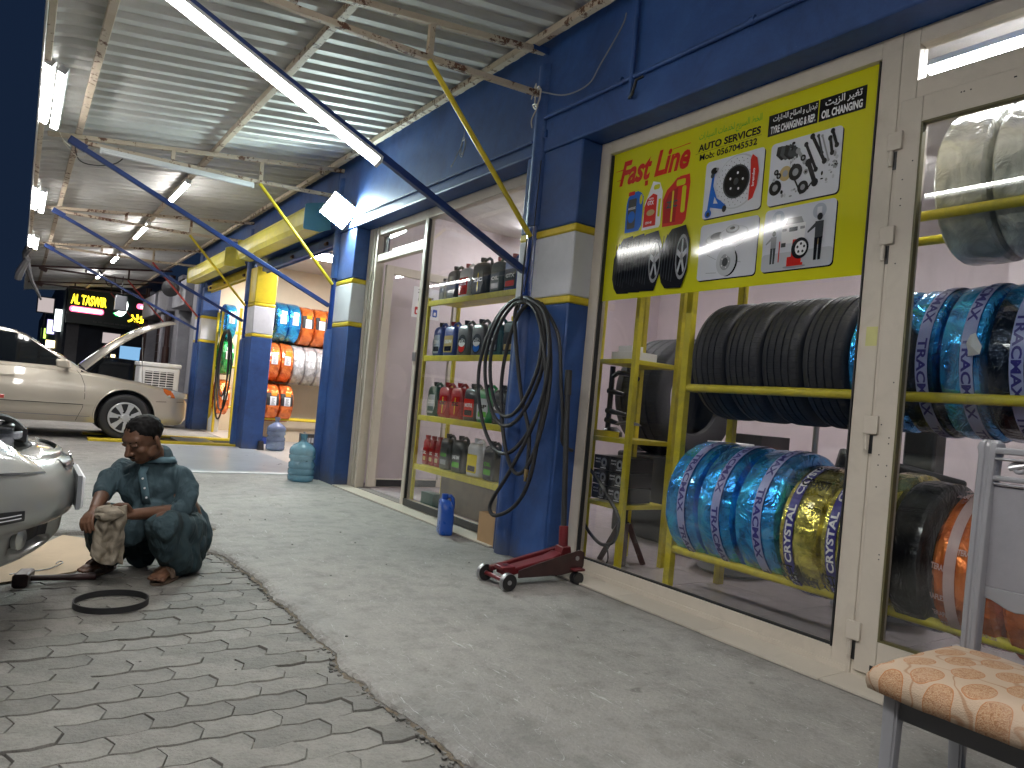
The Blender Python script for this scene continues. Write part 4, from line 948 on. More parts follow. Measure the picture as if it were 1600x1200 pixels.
# ---- the window rack
def rack(name, lab, loc): return thing(name, lab, 'rack', loc)
rk = rack('tyre_rack', 'yellow steel tyre rack standing right behind the big shop window', (3.3, 1.5, .05))
for x in (3.12, 3.56):
    for y in (2.80, .25): MB().box(x-.022, x+.022, y-.022, y+.022, .05, 2.5).build('upright', 'rackyellow', rk, bev=.003)
for z in (.28, 1.195, 1.97):
    for x in (3.125, 3.52): MB().cyl((x, 2.78, z), (x, .27, z), .022, n=14).build('rail', 'rackyellow', rk)
    for y in (2.80, .25): MB().box(3.14, 3.54, y-.014, y+.014, z-.02, z+.02).build('cross_bar', 'rackyellow', rk)
pos = ['first', 'second', 'third', 'fourth']
for i, y in enumerate((2.655, 2.425, 2.195, 1.965)):
    tyre((3.43, y, 1.372), '%s bare black tyre from the yellow upright on the upper window rail' % pos[i], .335, .222, .2)
BA = (-.052, -.004, 'TRACMAX', 5, 'bandlilac', 'banddark', -1)
wrapped((3.42, 1.74, 1.37), 'blue foil wrapped tyre just beside the bare black tyres on the upper rail', 'foilblue', .325, .20, grp='blue wrapped tyres')
wrapped((3.42, 1.53, 1.37), 'dark blue film tyre seen at the left edge of the door glass', 'foilblued', .325, .17, band=BA, grp='blue wrapped tyres')
for i, y in enumerate((1.355, 1.18, 1.0, .82, .64)):
    wrapped((3.42, y, 1.37), ['blue wrapped tyre with banner tape, left of the two bright ones behind the door glass', 'blue wrapped tyre with banner tape, right of the two bright ones behind the door glass', 'blue wrapped tyre at the right picture edge behind the door glass', 'blue wrapped tyre beyond the right picture edge on the upper rail', 'last blue wrapped tyre along the upper rail'][i], 'foilblue' if i % 2 == 0 else 'foilblued', .33, .178, band=BA, grp='blue wrapped tyres', roty=R_(17*i))
for i, (y, wd) in enumerate(((2.665, .21), (2.435, .22), (2.185, .245))):
    wrapped((3.325, y, .565), ['blue wrapped tyre next to the yellow upright on the lower rail', 'middle one of three blue wrapped tyres on the lower rail', 'blue wrapped tyre touching the gold ones on the lower rail'][i], 'foilblue', .335, wd, band=BA, grp='blue wrapped tyres', roty=R_(40+23*i))
BG = (.012, .058, 'CRYSTAL', 6, 'banddark', 'pwhite')
for i, y in enumerate((1.945, 1.735)):
    wrapped((3.30, y, .53), ['gold foil wrapped tyre beside the blue ones on the lower rail', 'gold foil wrapped tyre half hidden by the door post'][i], 'foilgold', .31, .205, band=BG, grp='gold wrapped tyres', scatter=('CRYSTAL', MT['pblack'], 15, .19))
wrapped((3.34, 1.60, .55), 'gold foil wrapped tyre behind the black one at the door', 'foilgold', .315, .12, grp='gold wrapped tyres')
wrapped((3.30, 1.465, .53), 'black film covered tyre at the left of the door glass, lower rail', 'foilblack', .315, .15)
wrapped((3.31, 1.25, .515), 'orange printed film wrapped tyre behind the door, beside the chair back', 'foilorange', .30, .24, band=(.02, .06, '', 1, 'bandpink', 'bandpink'), grp='orange wrapped tyres', scatter=('TERAFLEX', MT['bandpink'], 34, .085))
wrapped((3.31, 1.0, .50), 'orange printed film wrapped tyre hidden behind the white chair', 'foilorange', .30, .24, grp='orange wrapped tyres', scatter=('TERAFLEX', MT['bandpink'], 34, .085))
for i, y in enumerate((1.42, 1.20, .97)):
    wrapped((3.42, y, 2.14), ['cloudy plastic wrapped tyre at the left on the top shelf behind the door', 'cloudy plastic wrapped tyre in the middle of the top shelf behind the door', 'cloudy plastic wrapped tyre at the right of the top shelf behind the door'][i], 'foilpale', .33, .215, grp='plastic wrapped tyres')
# torn paper label on a blue wrap
b = MB(); random.seed(12)
vs = [(3.07+.01*random.random(), 1.30-.02*math.cos(a)*(1+.8*random.random()), 1.40+.035*math.sin(a)*(1+.8*random.random())) for a in [R_(40*k) for k in range(9)]]; b.add(vs+[(3.05, 1.30, 1.40)], [(k, (k+1) % 9, 9) for k in range(9)])
o = b.build('paper_tag', 'paper', smooth=0); tag(o, 'torn white paper tag sticking out of a blue wrapped tyre', 'tag')
# ---- narrow rack at the left of the window
r2 = rack('parts_rack', 'narrow yellow parts rack at the left end of the tyre shop window', (3.3, 3.4, .05))
for x in (3.12, 3.5):
    for y in (3.215, 3.55): MB().box(x-.018, x+.018, y-.018, y+.018, .05, 2.4).build('upright', 'rackyellow', r2, bev=.003)
for z in (.45, .86, 1.36, 2.0): MB().box(3.105, 3.515, 3.235, 3.535, z-.03, z).build('shelf', 'rackyellow', r2, bev=.003)
bx = tag(MB().box(3.14, 3.34, 3.25, 3.46, 1.361, 1.41).build('white_box', 'paper', bev=.002), 'small white cartons with papers on the top shelf of the parts rack', 'box')
tag(MB().box(3.16, 3.26, 3.30, 3.42, 1.412, 1.45).build('white_box', 'paper', bev=.002), 'little white carton lying on the other carton in the parts rack', 'box')
k = 0
for z in (.46, .555, .65):
    for y in (3.24, 3.385):
        t = thing('parts_carton', 'black printed brake parts carton, %s %s in the parts rack' % (['bottom', 'middle', 'top'][int((z-.45)/.09)], 'right' if y < 3.3 else 'left'), 'box', (3.15, y, z), group='black parts cartons')
        MB().box(3.13, 3.38, y, y+.138, z, z+.09).build('carton', 'blackplastic', t, bev=.002)
        q = MB(); fr = FWALL(3.1285, y+.13, z); [put_text(q, w_, fr, .01, .06-.02*i, .055, .07-.02*i, 0, .02) for i, w_ in enumerate(('BRAKE', 'PARTS'))]; plate(q, ell(.09, .045, .028, .03, 20), fr, .0005, 1); plate(q, ell(.09, .045, .012, .014, 14), fr, .001, 2); plate(q, rrect(.06, .008, .11, .013, .001), fr, .0006, 0)
        q.build('print', ['pwhite', 'pgrey', 'pblack'], t, smooth=0)
# arm of an old machine standing on the parts rack
t = thing('clamp_tool', 'dark cast iron clamp tool standing on the middle shelf of the parts rack', 'tool', (3.2, 3.4, .87))
MB().cyl((3.2, 3.5, .865), (3.2, 3.5, 1.32), .018).build('column', 'blackplastic', t)
MB().lathe([(0, 0), (.07, 0), (.07, .03), (.03, .06), (0, .06)], (3.22, 3.48, .865)).build('base', 'blackplastic', t)
MB().tube([(3.2, 3.5, 1.25), (3.2, 3.44, 1.28), (3.2, 3.34, 1.27), (3.2, 3.26, 1.24)], .016).build('arm', 'blackplastic', t)
for z, l in ((1.16, .12), (1.03, .16), (.97, .1)): MB().cyl((3.2, 3.52, z), (3.2, 3.5-l, z-.02), .02, .013).build('jaw', 'blackplastic', t)
MB().lathe([(0, 0), (.085, .004), (.06, .02), (0, .03)], (3.22, 3.33, .945)).build('disc', 'blackplastic', t)
tag(MB().box(3.11, 3.118, 3.3, 3.53, .862, .9).build('warning_strip', 'yellow'), 'yellow and black striped strip on the parts rack shelf edge', 'strip')
MT['jackdark'] = M('oily_dark_red_steel', (.045, .018, .018), .4, var=.4, vs=9, dirt=.5)
# jack stand on the floor under the rack
t = thing('jack_stand', 'small dark red jack stand on the shop floor under the parts rack', 'jack stand', (3.35, 3.42, .05))
for a, c in ((-1, -1), (1, -1), (-1, 1), (1, 1)): MB().bar((3.35+a*.10, 3.42+c*.10, .05), (3.35+a*.02, 3.42+c*.02, .30), .06, .035).build('leg', 'jackdark', t)
MB().cyl((3.35, 3.42, .2), (3.35, 3.42, .40), .018).build('post', 'blackplastic', t); MB().box(3.31, 3.39, 3.39, 3.45, .39, .42).build('saddle', 'blackplastic', t, bev=.004)
cable('floor_cable', 'black cable and plug looping inside the glass near the shop floor', [(3.0, 3.55, .72), (3.03, 3.4, .62), (3.05, 3.28, .5), (3.06, 3.18, .38), (3.06, 3.2, .24), (3.05, 3.3, .2), (3.05, 3.42, .25), (3.04, 3.5, .33), (3.03, 3.56, .36)], .011, 'black')
cable('plug_lead', 'thin grey lead with a plug hanging by the parts rack', [(3.07, 3.27, .2), (3.08, 3.26, .12), (3.1, 3.3, .07), (3.12, 3.34, .06)], .005, 'black')
# ---- deeper inside
t = thing('tyre_changer', 'dark tyre changing machine with red arm standing inside the tyre shop', 'machine', (4.6, 2.9, .05))
MB().box(4.3, 4.9, 2.6, 3.2, .05, .62).build('cabinet', 'blackplastic', t, bev=.02)
MB().lathe([(0, .62), (.24, .62), (.26, .66), (.10, .68), (0, .68)], (4.6, 2.9, 0)).build('turntable', 'steel', t)
MB().box(4.8, 4.95, 2.2, 2.4, .05, 1.4).build('column', 'blackplastic', t, bev=.015)
MB().bar((4.85, 2.3, 1.35), (4.6, 2.9, 1.28), .06).build('arm', 'red_steel', t); MB().cyl((4.6, 2.9, .8), (4.6, 2.9, 1.4), .02).build('mount_rod', 'steel', t)
MB().bar((4.3, 2.55, .85), (4.75, 2.0, .72), .10, .16).build('bead_breaker_arm', 'blackplastic', t, bev=.02); MB().bar((4.28, 2.5, .75), (4.5, 2.2, .66), .10, .1).build('bead_breaker_pad', 'red_steel', t, bev=.02)
tag(MB().box(4.15, 4.75, 3.75, 4.4, .05, .72).build('tool_cabinet', 'blackplastic', bev=.02), 'black tool cabinet carrying the big worn tyre inside the shop', 'cabinet')
tyre((4.45, 4.08, 1.19), 'big wide worn tyre standing on the black cabinet inside the shop', .48, .50, .28, grp=None)
for k in range(4): tyre((6.45, 6.2, .05+.085+k*.165), 'black tyre lying in the floor stack at the back, %s' % ['bottom one', 'second from the bottom', 'third from the bottom', 'top one'][k], .31, .17, .19, grp='tyre stack', rot=(R_(90), 0, 0))
t = thing('fire_extinguisher', 'red fire extinguisher on the floor beside the stack of tyres', 'fire extinguisher', (6.6, 5.75, .05)); MB().lathe([(0, .05), (.075, .05), (.08, .08), (.08, .48), (.03, .55), (.025, .6), (0, .6)], (6.6, 5.75, 0)).build('cylinder', 'red_steel', t); MB().box(6.56, 6.64, 5.73, 5.77, .6, .64).build('valve', 'blackplastic', t)
wb_ = tag(MB().box(4.25, 4.5, 3.32, 3.55, .72+.0, .88).build('white_box', 'paper', bev=.003), 'white carton on the workbench behind the yellow rack upright', 'box')
t = thing('workbench', 'dark workbench with clutter in the middle of the tyre shop', 'bench', (4.5, 3.4, .05)); MB().box(4.2, 5.0, 3.22, 3.62, .66, .72).build('top', 'blackplastic', t, bev=.004)
for x in (4.24, 4.96):
    for y in (3.26, 3.58): MB().box(x-.02, x+.02, y-.02, y+.02, .05, .66).build('leg', 'blackplastic', t)
tag(MB().box(4.55, 4.9, 3.3, 3.6, .72, .95).build('black_box', 'blackplastic', bev=.004), 'black open carton beside the white one on the workbench', 'box')
for y in (2.05, 3.0): tag(MB().lathe([(.0, 0), (.21, 0), (.23, .02), (.2, .05), (.17, .06), (.17, .16), (.2, .17), (.22, .2), (.2, .2), (.16, .17), (.0, .12)], (3.95, y, .05), n=28).build('wheel_rim', 'greyplastic'), 'grey steel wheel rim on the floor %s' % ('under the gold wrapped tyres' if y < 2.5 else 'near the yellow upright'), 'wheel rim')
# wall marks
for y, z in ((5.0, 1.3), (2.9, 1.15)): tag(MB().box(7.235, 7.252, y, y+.12, z, z+.12).build('wall_switch', 'white', bev=.003), 'small wall switch on the pink back wall %s' % ('left of the machine' if y > 4 else 'right of the machine'), 'switch')

# ================================================================ OIL SHELVES AND CANS (second window)
os_ = thing('oil_shelf', 'yellow four tier shelf of oil cans behind the second window', 'shelf', (3.25, 5.15, .05))
for x in (3.10, 3.42):
    for y in (5.98, 4.2): MB().box(x-.016, x+.016, y-.016, y+.016, .05, 1.93).build('upright', 'rackyellow', os_, bev=.003)
for z in (.385, .84, 1.39, 1.90):
    MB().box(3.118, 3.42, 4.2, 5.96, z-.012, z).build('shelf_board', 'rackyellow', os_); MB().box(3.088, 3.117, 4.18, 6.0, z-.045, z+.004).build('shelf_edge', 'rackyellow', os_, bev=.003)
def can_mesh(w, d, h, nx=0., neck=.02, tap=.86):
    # lofted rounded box body, leaning shoulder, neck
    b = MB(); n = 24; secs = [(0, .90, .88), (.006*1, .97, .97), (.02, 1, 1), (h*.45, 1, 1), (h*.62, .99, .97), (h*.74, .93, .88), (h*.82, .80, .72), (h*.87, .55, .5)]
    rings = []
    for z, a, c in secs:
        sh = nx*max(0, (z/h-.55)/.35)**1.2 if z > h*.55 else 0
        ring = []
        for i in range(n):
            t = 2*math.pi*i/n; cx, sy = math.cos(t), math.sin(t); e = .42
            ring.append((sh*w*.5+w/2*a*math.copysign(abs(cx)**e, cx), d/2*c*math.copysign(abs(sy)**e, sy), z))
        rings.append(ring)
    vs = [p for r in rings for p in r]; fs = [(k*n+i, k*n+(i+1) % n, (k+1)*n+(i+1) % n, (k+1)*n+i) for k in range(len(secs)-1) for i in range(n)]
    fs += [tuple(range(n-1, -1, -1)), tuple(range((len(secs)-1)*n, len(secs)*n))]
    return b.add(vs, fs)
CM = {}
def can(loc, body, lab, label=None, txt='', cap='blackplastic', w=.21, d=.12, h=.315, acc=None, handle=True, rz=R_(-90), grp='oil cans on the shelves', nm='oil_can'):
    t = thing(nm, lab, 'oil can', loc, rz, grp, local=True); nx = -.35
    k = (w, d, h, body)
    if k not in CM:
        CM[k] = (can_mesh(w, d, h, nx).mesh('body', body, 50),
                 MB().cyl((nx*w*.5, 0, h*.86), (nx*w*.5, 0, h*.92), .021, n=16).cyl((nx*w*.5, 0, h*.91), (nx*w*.5, 0, h*1.0), .025, n=16).mesh('cap', cap, 40),
                 MB().tube([(nx*w*.4, 0, h*.84), (.02*w, 0, h*.93), (w*.25, 0, h*.955), (w*.40, 0, h*.90), (w*.455, 0, h*.78), (w*.46, 0, h*.62)], [.011, .013, .014, .014, .015, .014], 8).mesh('handle', body, 60))
    link('body', CM[k][0], t)
    cp = CM[k][1] if not cap or cap == 'blackplastic' else MB().cyl((nx*w*.5, 0, h*.86), (nx*w*.5, 0, h*.92), .021, n=16).cyl((nx*w*.5, 0, h*.91), (nx*w*.5, 0, h*1.0), .025, n=16).mesh('cap', cap, 40)
    link('cap', cp, t)
    if handle: link('handle', CM[k][2], t)
    if label:
        b = MB(); fr = ((0, -d/2, 0), (1, 0, 0), (0, 0, 1), (0, -1, 0)); style = acc or 'rect'
        if style == 'rect': pl = rrect(-w*.38, h*.10, w*.36, h*.58, .012)
        elif style == 'round': pl = ell(0, h*.32, w*.34, w*.40, 28)
        else: pl = [(-w*.40, h*.08), (w*.2, h*.08), (w*.38, h*.3), (w*.3, h*.62), (-w*.2, h*.62), (-w*.42, h*.45)]
        b.prism(pl, -.002, .0012, fr, 0)
        l2 = label[1] if len(label) > 1 else None
        if l2:
            if style == 'round': plate(b, ell(0, h*.22, w*.24, w*.18, 20), fr, .0018, 1); plate(b, ell(0, h*.36, w*.26, w*.17, 20), fr, .0018, 3)
            elif style == 'stripe': plate(b, rrect(-.008, h*.12, .004, h*.58, .002), fr, .0018, 1)
            else: plate(b, rrect(-w*.30, h*.14, w*.28, h*.28, .006), fr, .0018, 1)
        if txt: put_text(b, txt, fr, -w*.30, h*.36, w*.28, h*.46, 2, .04, lift=.0024)
        tm_ = label[2] if len(label) > 2 else 'pwhite'
        b.build('label', [label[0], l2 or label[0], tm_, 'pwhite'], t, smooth=0)
    return t
for n_, c_ in (('cdark', (.03, .034, .036)), ('cgreen', (.012, .07, .055)), ('cblue', (.02, .05, .26)), ('cred', (.32, .014, .02)), ('cwhite', (.62, .62, .64)), ('cgreyb', (.09, .09, .095)), ('cteal', (.02, .09, .10)), ('cgrn', (.02, .26, .08)), ('cmid', (.06, .085, .08))): MT[n_] = M('plastic_'+n_[1:]+'_can', c_, .3, var=.06)
X_ = 3.20
def row(z, items):
    for it in items: can((X_, it[0], z), it[1], it[2], **it[3])
row(1.902, [(5.86, 'cwhite', 'small white can at the left end of the top shelf', dict(w=.12, d=.09, h=.22, label=('pgrey',), acc='rect')),
 (5.66, 'cdark', 'dark grey oil can second from left on the top shelf', dict(label=('cgreyb', 'pgrey'), acc='shape', cap='cdark')),
 (5.45, 'cwhite', 'white oil can with a red label on the top shelf', dict(w=.19, label=('pred', 'pdred', 'pwhite'), cap='cred', txt='GTX')),
 (5.20, 'cdark', 'large black oil can with yellow stripe on the top shelf', dict(w=.235, d=.13, h=.34, label=('cdark', 'pyel', 'pwhite'), acc='stripe', txt='ZIC')),
 (4.94, 'cmid', 'dark green grey oil can fifth on the top shelf', dict(w=.18, label=('cmid', 'pgrey'), cap='cred', txt='OIL')),
 (4.72, 'cblue', 'blue oil can with dark label behind the blue brace', dict(label=('pdgrey', 'pred'), cap='cred', txt='GTX'))])
row(1.395, [(5.84, 'cblue', 'dark blue oil can with pale green label, left end of second shelf', dict(w=.17, label=('pbadge', 'pdgrey', 'pwhite'), acc='shape', txt='ZEPRO')),
 (5.62, 'cblue', 'blue oil can with gold label and red cap on the second shelf', dict(label=('pgold', 'pblack', 'pwhite'), cap='cred', txt='DELPHI')),
 (5.38, 'cgreyb', 'grey oil can with round red and white label on the second shelf', dict(label=('pdgrey', 'pred', 'pblack'), acc='round', txt='TOTAL')),
 (5.14, 'cgreyb', 'grey oil can with round blue and white label behind the hose', dict(label=('pdgrey', 'pblue', 'pblack'), acc='round', txt='TOTAL')),
 (4.90, 'cteal', 'teal oil can with dark label behind the hose loops', dict(label=('pdgrey', 'pgrey'), cap='pyel', txt='SAE')),
 (4.66, 'cteal', 'teal oil can at the right end of the second shelf', dict(label=('pdgrey', 'pgold')))])
row(.845, [(5.84, 'cgreen', 'dark green oil can at the left end of the third shelf', dict(w=.19, label=('plgrey', 'cteal', 'pwhite'), acc='shape', txt='ZX5')),
 (5.62, 'cred', 'red oil can with yellow stripe, left one on the third shelf', dict(w=.205, label=('pdred', 'pyel', 'pblack'), acc='stripe', txt='ZIC', cap='cred')),
 (5.40, 'cred', 'red oil can with yellow stripe, right one on the third shelf', dict(w=.205, label=('pdred', 'pyel', 'pblack'), acc='stripe', txt='ZIC', cap='cred')),
 (5.17, 'cdark', 'black oil can with red and white label behind the hose', dict(label=('pred', 'pblack', 'pwhite'), txt='MOTUL')),
 (4.95, 'cgrn', 'bright green oil can behind the hose on the third shelf', dict(label=('plgrey', 'pgreen', 'pblack'), acc='shape', txt='BP')),
 (4.72, 'cdark', 'dark oil can at the right end of the third shelf', dict(label=('pdgrey', 'pblue', 'pwhite'), txt='OIL'))])
row(.39, [(5.92, 'cred', 'small red bottle, first from left on the bottom shelf', dict(w=.092, d=.07, h=.27, label=('pdred', 'pgold'), cap='cred', handle=False, txt='ZIC')),
 (5.80, 'cred', 'small red bottle, second from left on the bottom shelf', dict(w=.092, d=.07, h=.27, label=('pdred', 'pgold'), cap='cred', handle=False, txt='ZIC')),
 (5.69, 'cred', 'small red bottle, third from left on the bottom shelf', dict(w=.092, d=.07, h=.27, label=('pdred', 'pgold'), cap='cred', handle=False, txt='ZIC')),
 (5.52, 'cdark', 'dark can with green lettering, left of the pair on the bottom shelf', dict(w=.17, label=('cdark', 'pgrey', 'pgreen'), txt='X-CLEAN')),
 (5.30, 'cdark', 'dark can with green lettering, right of the pair on the bottom shelf', dict(w=.2, label=('cdark', 'pgreen', 'pwhite'), txt='SAE 5W')),
 (5.04, 'cwhite', 'large white can with a yellow picture label on the bottom shelf', dict(w=.2, label=('pyel', 'pblack', 'pblack'), acc='rect', cap='cwhite')),
 (4.80, 'cdark', 'dark can with pale green stripes at the right of the bottom shelf', dict(w=.17, label=('cdark', 'pgreen', 'pgreen'), txt='OIL'))])
tag(MB().box(3.10, 3.13, 4.25, 5.45, .06, .36).build('wooden_board', M('scuffed_brown_board', (.16, .12, .085), .6, var=.3, vs=5, dirt=.5)), 'scuffed brown board standing under the oil shelf', 'board')
tag(MB().box(3.06, 3.16, 5.5, 5.72, .052, .17).build('small_box', 'cgreen', bev=.004), 'small dark green box on the floor under the oil shelf', 'box')
# ---- rack in the service bay, against the cream wall
def bay_rack(nm, lab, x0, x1, y, zs, ztop):
    r = rack(nm, lab, ((x0+x1)/2, y, .03))
    for x in (x0, x1):
        for yy in (y, y+.36): MB().box(x-.02, x+.02, yy-.02, yy+.02, .03, ztop).build('upright', 'yellow', r, bev=.003)
    for z in zs:
        for yy in (y, y+.36): MB().cyl((x0, yy, z), (x1, yy, z), .02, n=10).build('rail', 'yellow', r)
    return r
bay_rack('bay_tyre_rack', 'yellow tyre rack with wrapped tyres on the cream wall of the near bay', 2.95, 5.4, 11.95, (.43, 1.18, 1.86), 2.2)
PPm = {}
def bayt(x, z, lab, wrap, R=.33, w=.21, lblc='paper', blk=0, grp='wrapped tyres in the service bay', y=12.13):
    t = thing('wrapped_tyre', lab, 'tyre', (x, y, z), 0, grp, local=True)
    k = (wrap, R, w, 'x', blk)
    if k not in PPm:
        b = wrap_mesh(R, w, .19, [wrap, 'tyre'], 2.1, n=48, mif=(lambda kk, i: 1 if i in range(35, 40) and 4 < kk < 12 else 0) if blk else None)
        b.transform(Matrix.Rotation(R_(90), 4, 'Z')); PPm[k] = b
        q = MB(); rr = R*1.02
        for (a0, a1, y0, y1, m_) in ((-.12, .32, -.05, .05, 0), (.36, .55, -.03, .06, 1)):
            for i in range(6):
                a, c = a0+(a1-a0)*i/6, a0+(a1-a0)*(i+1)/6
                q.add([(yy, -math.cos(v_)*rr, math.sin(v_)*rr) for v_, yy in ((a, y0), (a, y1), (c, y1), (c, y0))], [(0, 1, 2, 3)], m_)
        for i in range(8):
            a = -.08+i*.045; q.add([(yy, -math.cos(v_)*(rr+.001), math.sin(v_)*(rr+.001)) for v_, yy in ((a, -.03), (a, .03-.01*(i % 3)), (a+.018, .03-.01*(i % 3)), (a+.018, -.03))], [(0, 1, 2, 3)], 2)
        PPm[k+(1,)] = q.mesh('label', ['paper', 'porange' if 'orange' in wrap else 'paper', 'pdgrey'], 0)
    link('wrapping', PPm[k], t); link('label', PPm[k+(1,)], t); return t
O5 = ['first', 'second', 'third', 'fourth', 'fifth', 'sixth', 'seventh', 'eighth']
for i, x in enumerate((3.50, 3.70)): bayt(x, 2.04, '%s blue wrapped tyre on the top rail of the near bay rack' % O5[i], 'foilblue')
for i, x in enumerate((3.92, 4.15, 4.38, 4.61)): bayt(x, 2.02, '%s orange wrapped tyre on the top rail of the near bay rack' % O5[i], 'foilorange', w=.22, blk=1)
for i, x in enumerate((3.42, 3.63)): bayt(x, 1.37, '%s orange wrapped tyre on the middle rail of the near bay rack' % O5[i], 'foilorange')
for i, x in enumerate((3.83, 4.03, 4.23, 4.43, 4.63)): bayt(x, 1.36, '%s silvery film wrapped tyre on the middle rail, counted from the orange ones' % O5[i], 'foilsilver', w=.2)
for i, x in enumerate((3.46, 3.69)): bayt(x, .70, '%s orange wrapped tyre on the bottom rail of the near bay rack' % O5[i], 'foilorange', w=.23, blk=1, R=.32)
r3 = bay_rack('far_bay_rack', 'yellow tyre rack with green and blue wrapped tyres in the far bay', 3.02, 3.9, 13.9, (.5, 1.25, 1.9), 2.25)
bayt(3.15, 2.08, 'blue wrapped tyre on top of the far bay rack', 'foilblue', y=14.08); bayt(3.15, 1.42, 'green film wrapped tyre in the middle of the far bay rack', 'foilgreen', y=14.08); bayt(3.15, .68, 'orange wrapped tyre at the bottom of the far bay rack', 'foilorange', y=14.08)
t = thing('car_battery', 'black car battery on the bay floor under the tyre rack', 'battery', (4.15, 11.95, .03)); MB().box(4.0, 4.36, 11.8, 12.0, .03, .22).build('case', 'blackplastic', t, bev=.008)
for x in (4.06, 4.3): MB().cyl((x, 11.9, .22), (x, 11.9, .25), .02, n=10).build('terminal', 'steel', t)
q = MB(); [q.box(4.05+.05*k, 4.085+.05*k, 11.797, 11.8, .08, .16) for k in range(6)]; q.build('cell_label', 'pgrey', t, smooth=0)
tag(MB().box(3.12, 3.4, 11.7, 11.95, .03, .14).build('blue_toolbox', 'cblue', bev=.008), 'low blue toolbox on the bay floor behind the pillar', 'toolbox')
# ================================================================ CHAIR
def fabric():
    m, nt, p = new_mat('tan_patterned_fabric'); ov = objvec(nt)
    mp = nt.nodes.new('ShaderNodeMapping'); mp.inputs['Scale'].default_value = (8.6, 12.5, 0); mp.inputs['Rotation'].default_value = (0, 0, .75); nt.links.new(ov, mp.inputs[0])
    v = nt.nodes.new('ShaderNodeTexVoronoi'); v.inputs['Scale'].default_value = 1; v.inputs['Randomness'].default_value = .14; nt.links.new(mp.outputs[0], v.inputs['Vector'])
    fn = nz(nt, 85, 4, .75, ov, 1.5); vein = ramp(nt, fn, [(.44, (.27, .13, .06)), (.5, (.46, .31, .19)), (.56, (.30, .15, .07))])
    inside = ramp(nt, v.outputs['Distance'], [(.385, (1, 1, 1)), (.40, (0, 0, 0))])
    ring = ramp(nt, v.outputs['Distance'], [(.375, (0, 0, 0)), (.385, (1, 1, 1)), (.40, (1, 1, 1)), (.41, (0, 0, 0))])
    wv = nt.nodes.new('ShaderNodeTexNoise'); wv.inputs['Scale'].default_value = 9; wv.inputs['Detail'].default_value = 1; nt.links.new(ov, wv.inputs['Vector'])
    arc = ramp(nt, wv.outputs['Fac'], [(.485, (0, 0, 0)), (.495, (.75,)*3), (.512, (.75,)*3), (.522, (0, 0, 0))])
    c = mixc(nt, arc, (.40, .30, .215), (.27, .14, .07)); c = mixc(nt, inside, c, vein); c = mixc(nt, ring, c, (.34, .14, .05))
    wear = ramp(nt, nz(nt, 6, 5, .7, ov), [(.45, (0, 0, 0)), (.7, (.35,)*3)]); c = mixc(nt, wear, c, (.45, .34, .27)); nt.links.new(c, p.inputs['Base Color'])
    p.inputs['Roughness'].default_value = .92; bump(nt, p, nz(nt, 260, 3, .6, ov), .5, .003); return m
MT['fabric'] = fabric()
MT['chairgrey'] = M('grey_lacquered_wood', (.26, .26, .28), .3, var=.08, coat=.3, dirt=.25, dcol=(.15, .15, .16), ds=8)
MT['chairdark'] = M('dark_grey_wood', (.085, .085, .09), .4, var=.15)
MT['chairpanel'] = M('grey_back_panel', (.24, .235, .26), .5, var=.12, vs=6, bs=300, bst=.3, bd=.002)
ch = thing('dining_chair', 'grey wooden chair with a worn tan patterned seat cushion in front of the glass door', 'chair', (1.98, .7, 0))
def seatpt(u, v, top=True):
    # rounded square footprint 1.765..2.215 x .47...93
    x, y = -1+2*u, -1+2*v; k = .22
    fx = x*math.sqrt(1-k*y*y/2*abs(x)**4); fy = y*math.sqrt(1-k*x*x/2*abs(y)**4)
    e = max(abs(x), abs(y)); cr = .016*(1-e**2.6); edge = -.022*max(0, (e-.86)/.14)**2
    cx, cy = 1.985+fx*.232, .70+fy*.236
    return (cx, cy, .452+cr+edge+.0025*noise.noise((cx*14, cy*14, 0)))
b = MB(); b.grid(lambda u, v: seatpt(u, v), 36, 36)
rim = []
N = 36
def per(k):
    s, t = divmod(k, N)
    return [(t/N, 0), (1, t/N), (1-t/N, 1), (0, 1-t/N)][s]
ps_ = [per(k) for k in range(4*N)]
rows = [[seatpt(u, v) for u, v in ps_]]
for dz, gr in ((-.008, 1.010), (-.022, 1.010), (-.038, .99), (-.043, .9)):
    rows.append([(1.985+(p[0]-1.985)*gr+.002*noise.noise((p[0]*30, p[1]*30, dz*50)), .70+(p[1]-.70)*gr, p[2]+dz) for p in rows[0]])
base = len(b.v); b.v += [p for r in rows for p in r]; n = 4*N
for k in range(4):
    for i in range(n): b.f.append((base+k*n+i, base+(k+1)*n+i, base+(k+1)*n+(i+1) % n, base+k*n+(i+1) % n)); b.mi.append(0)
b.f.append(tuple(base+4*n+i for i in range(n))); b.mi.append(0)
b.build('seat_cushion', 'fabric', ch, 70, merge=.0005)
for nm, a in (('front', (1.80, 1.822, .53, .88)), ('back', (2.18, 2.2, .53, .88))): MB().box(*a, .335, .405).build('seat_rail', 'chairdark', ch, bev=.003)
for a in ((1.83, 2.18, .505, .527), (1.83, 2.18, .875, .897)): MB().box(*a, .335, .405).build('seat_rail', 'chairdark', ch, bev=.003)
def fluted(p, q, w, name='leg', tap=.75):
    p, q = Vector(p), Vector(q); prof = []
    n = 20; b = MB(); vs = []
    for e, s in ((p, 1), (q, tap)):
        for i in range(n):
            t = 2*math.pi*i/n; r = w/2*s*(1.15 if i % 5 != 2 else 1.0); c, d = math.cos(t), math.sin(t); f = .45
            vs.append((e.x+r*math.copysign(abs(c)**f, c), e.y+r*math.copysign(abs(d)**f, d), e.z))
    return b.add(vs, [(i, (i+1) % n, n+(i+1) % n, n+i) for i in range(n)]+[tuple(range(n-1, -1, -1)), tuple(range(n, 2*n))]).build(name, 'chairgrey', ch, 30)
for x, y in ((1.812, .875), (1.812, .525)): fluted((x, y, .41), (x-.01, y, ZT), .036)
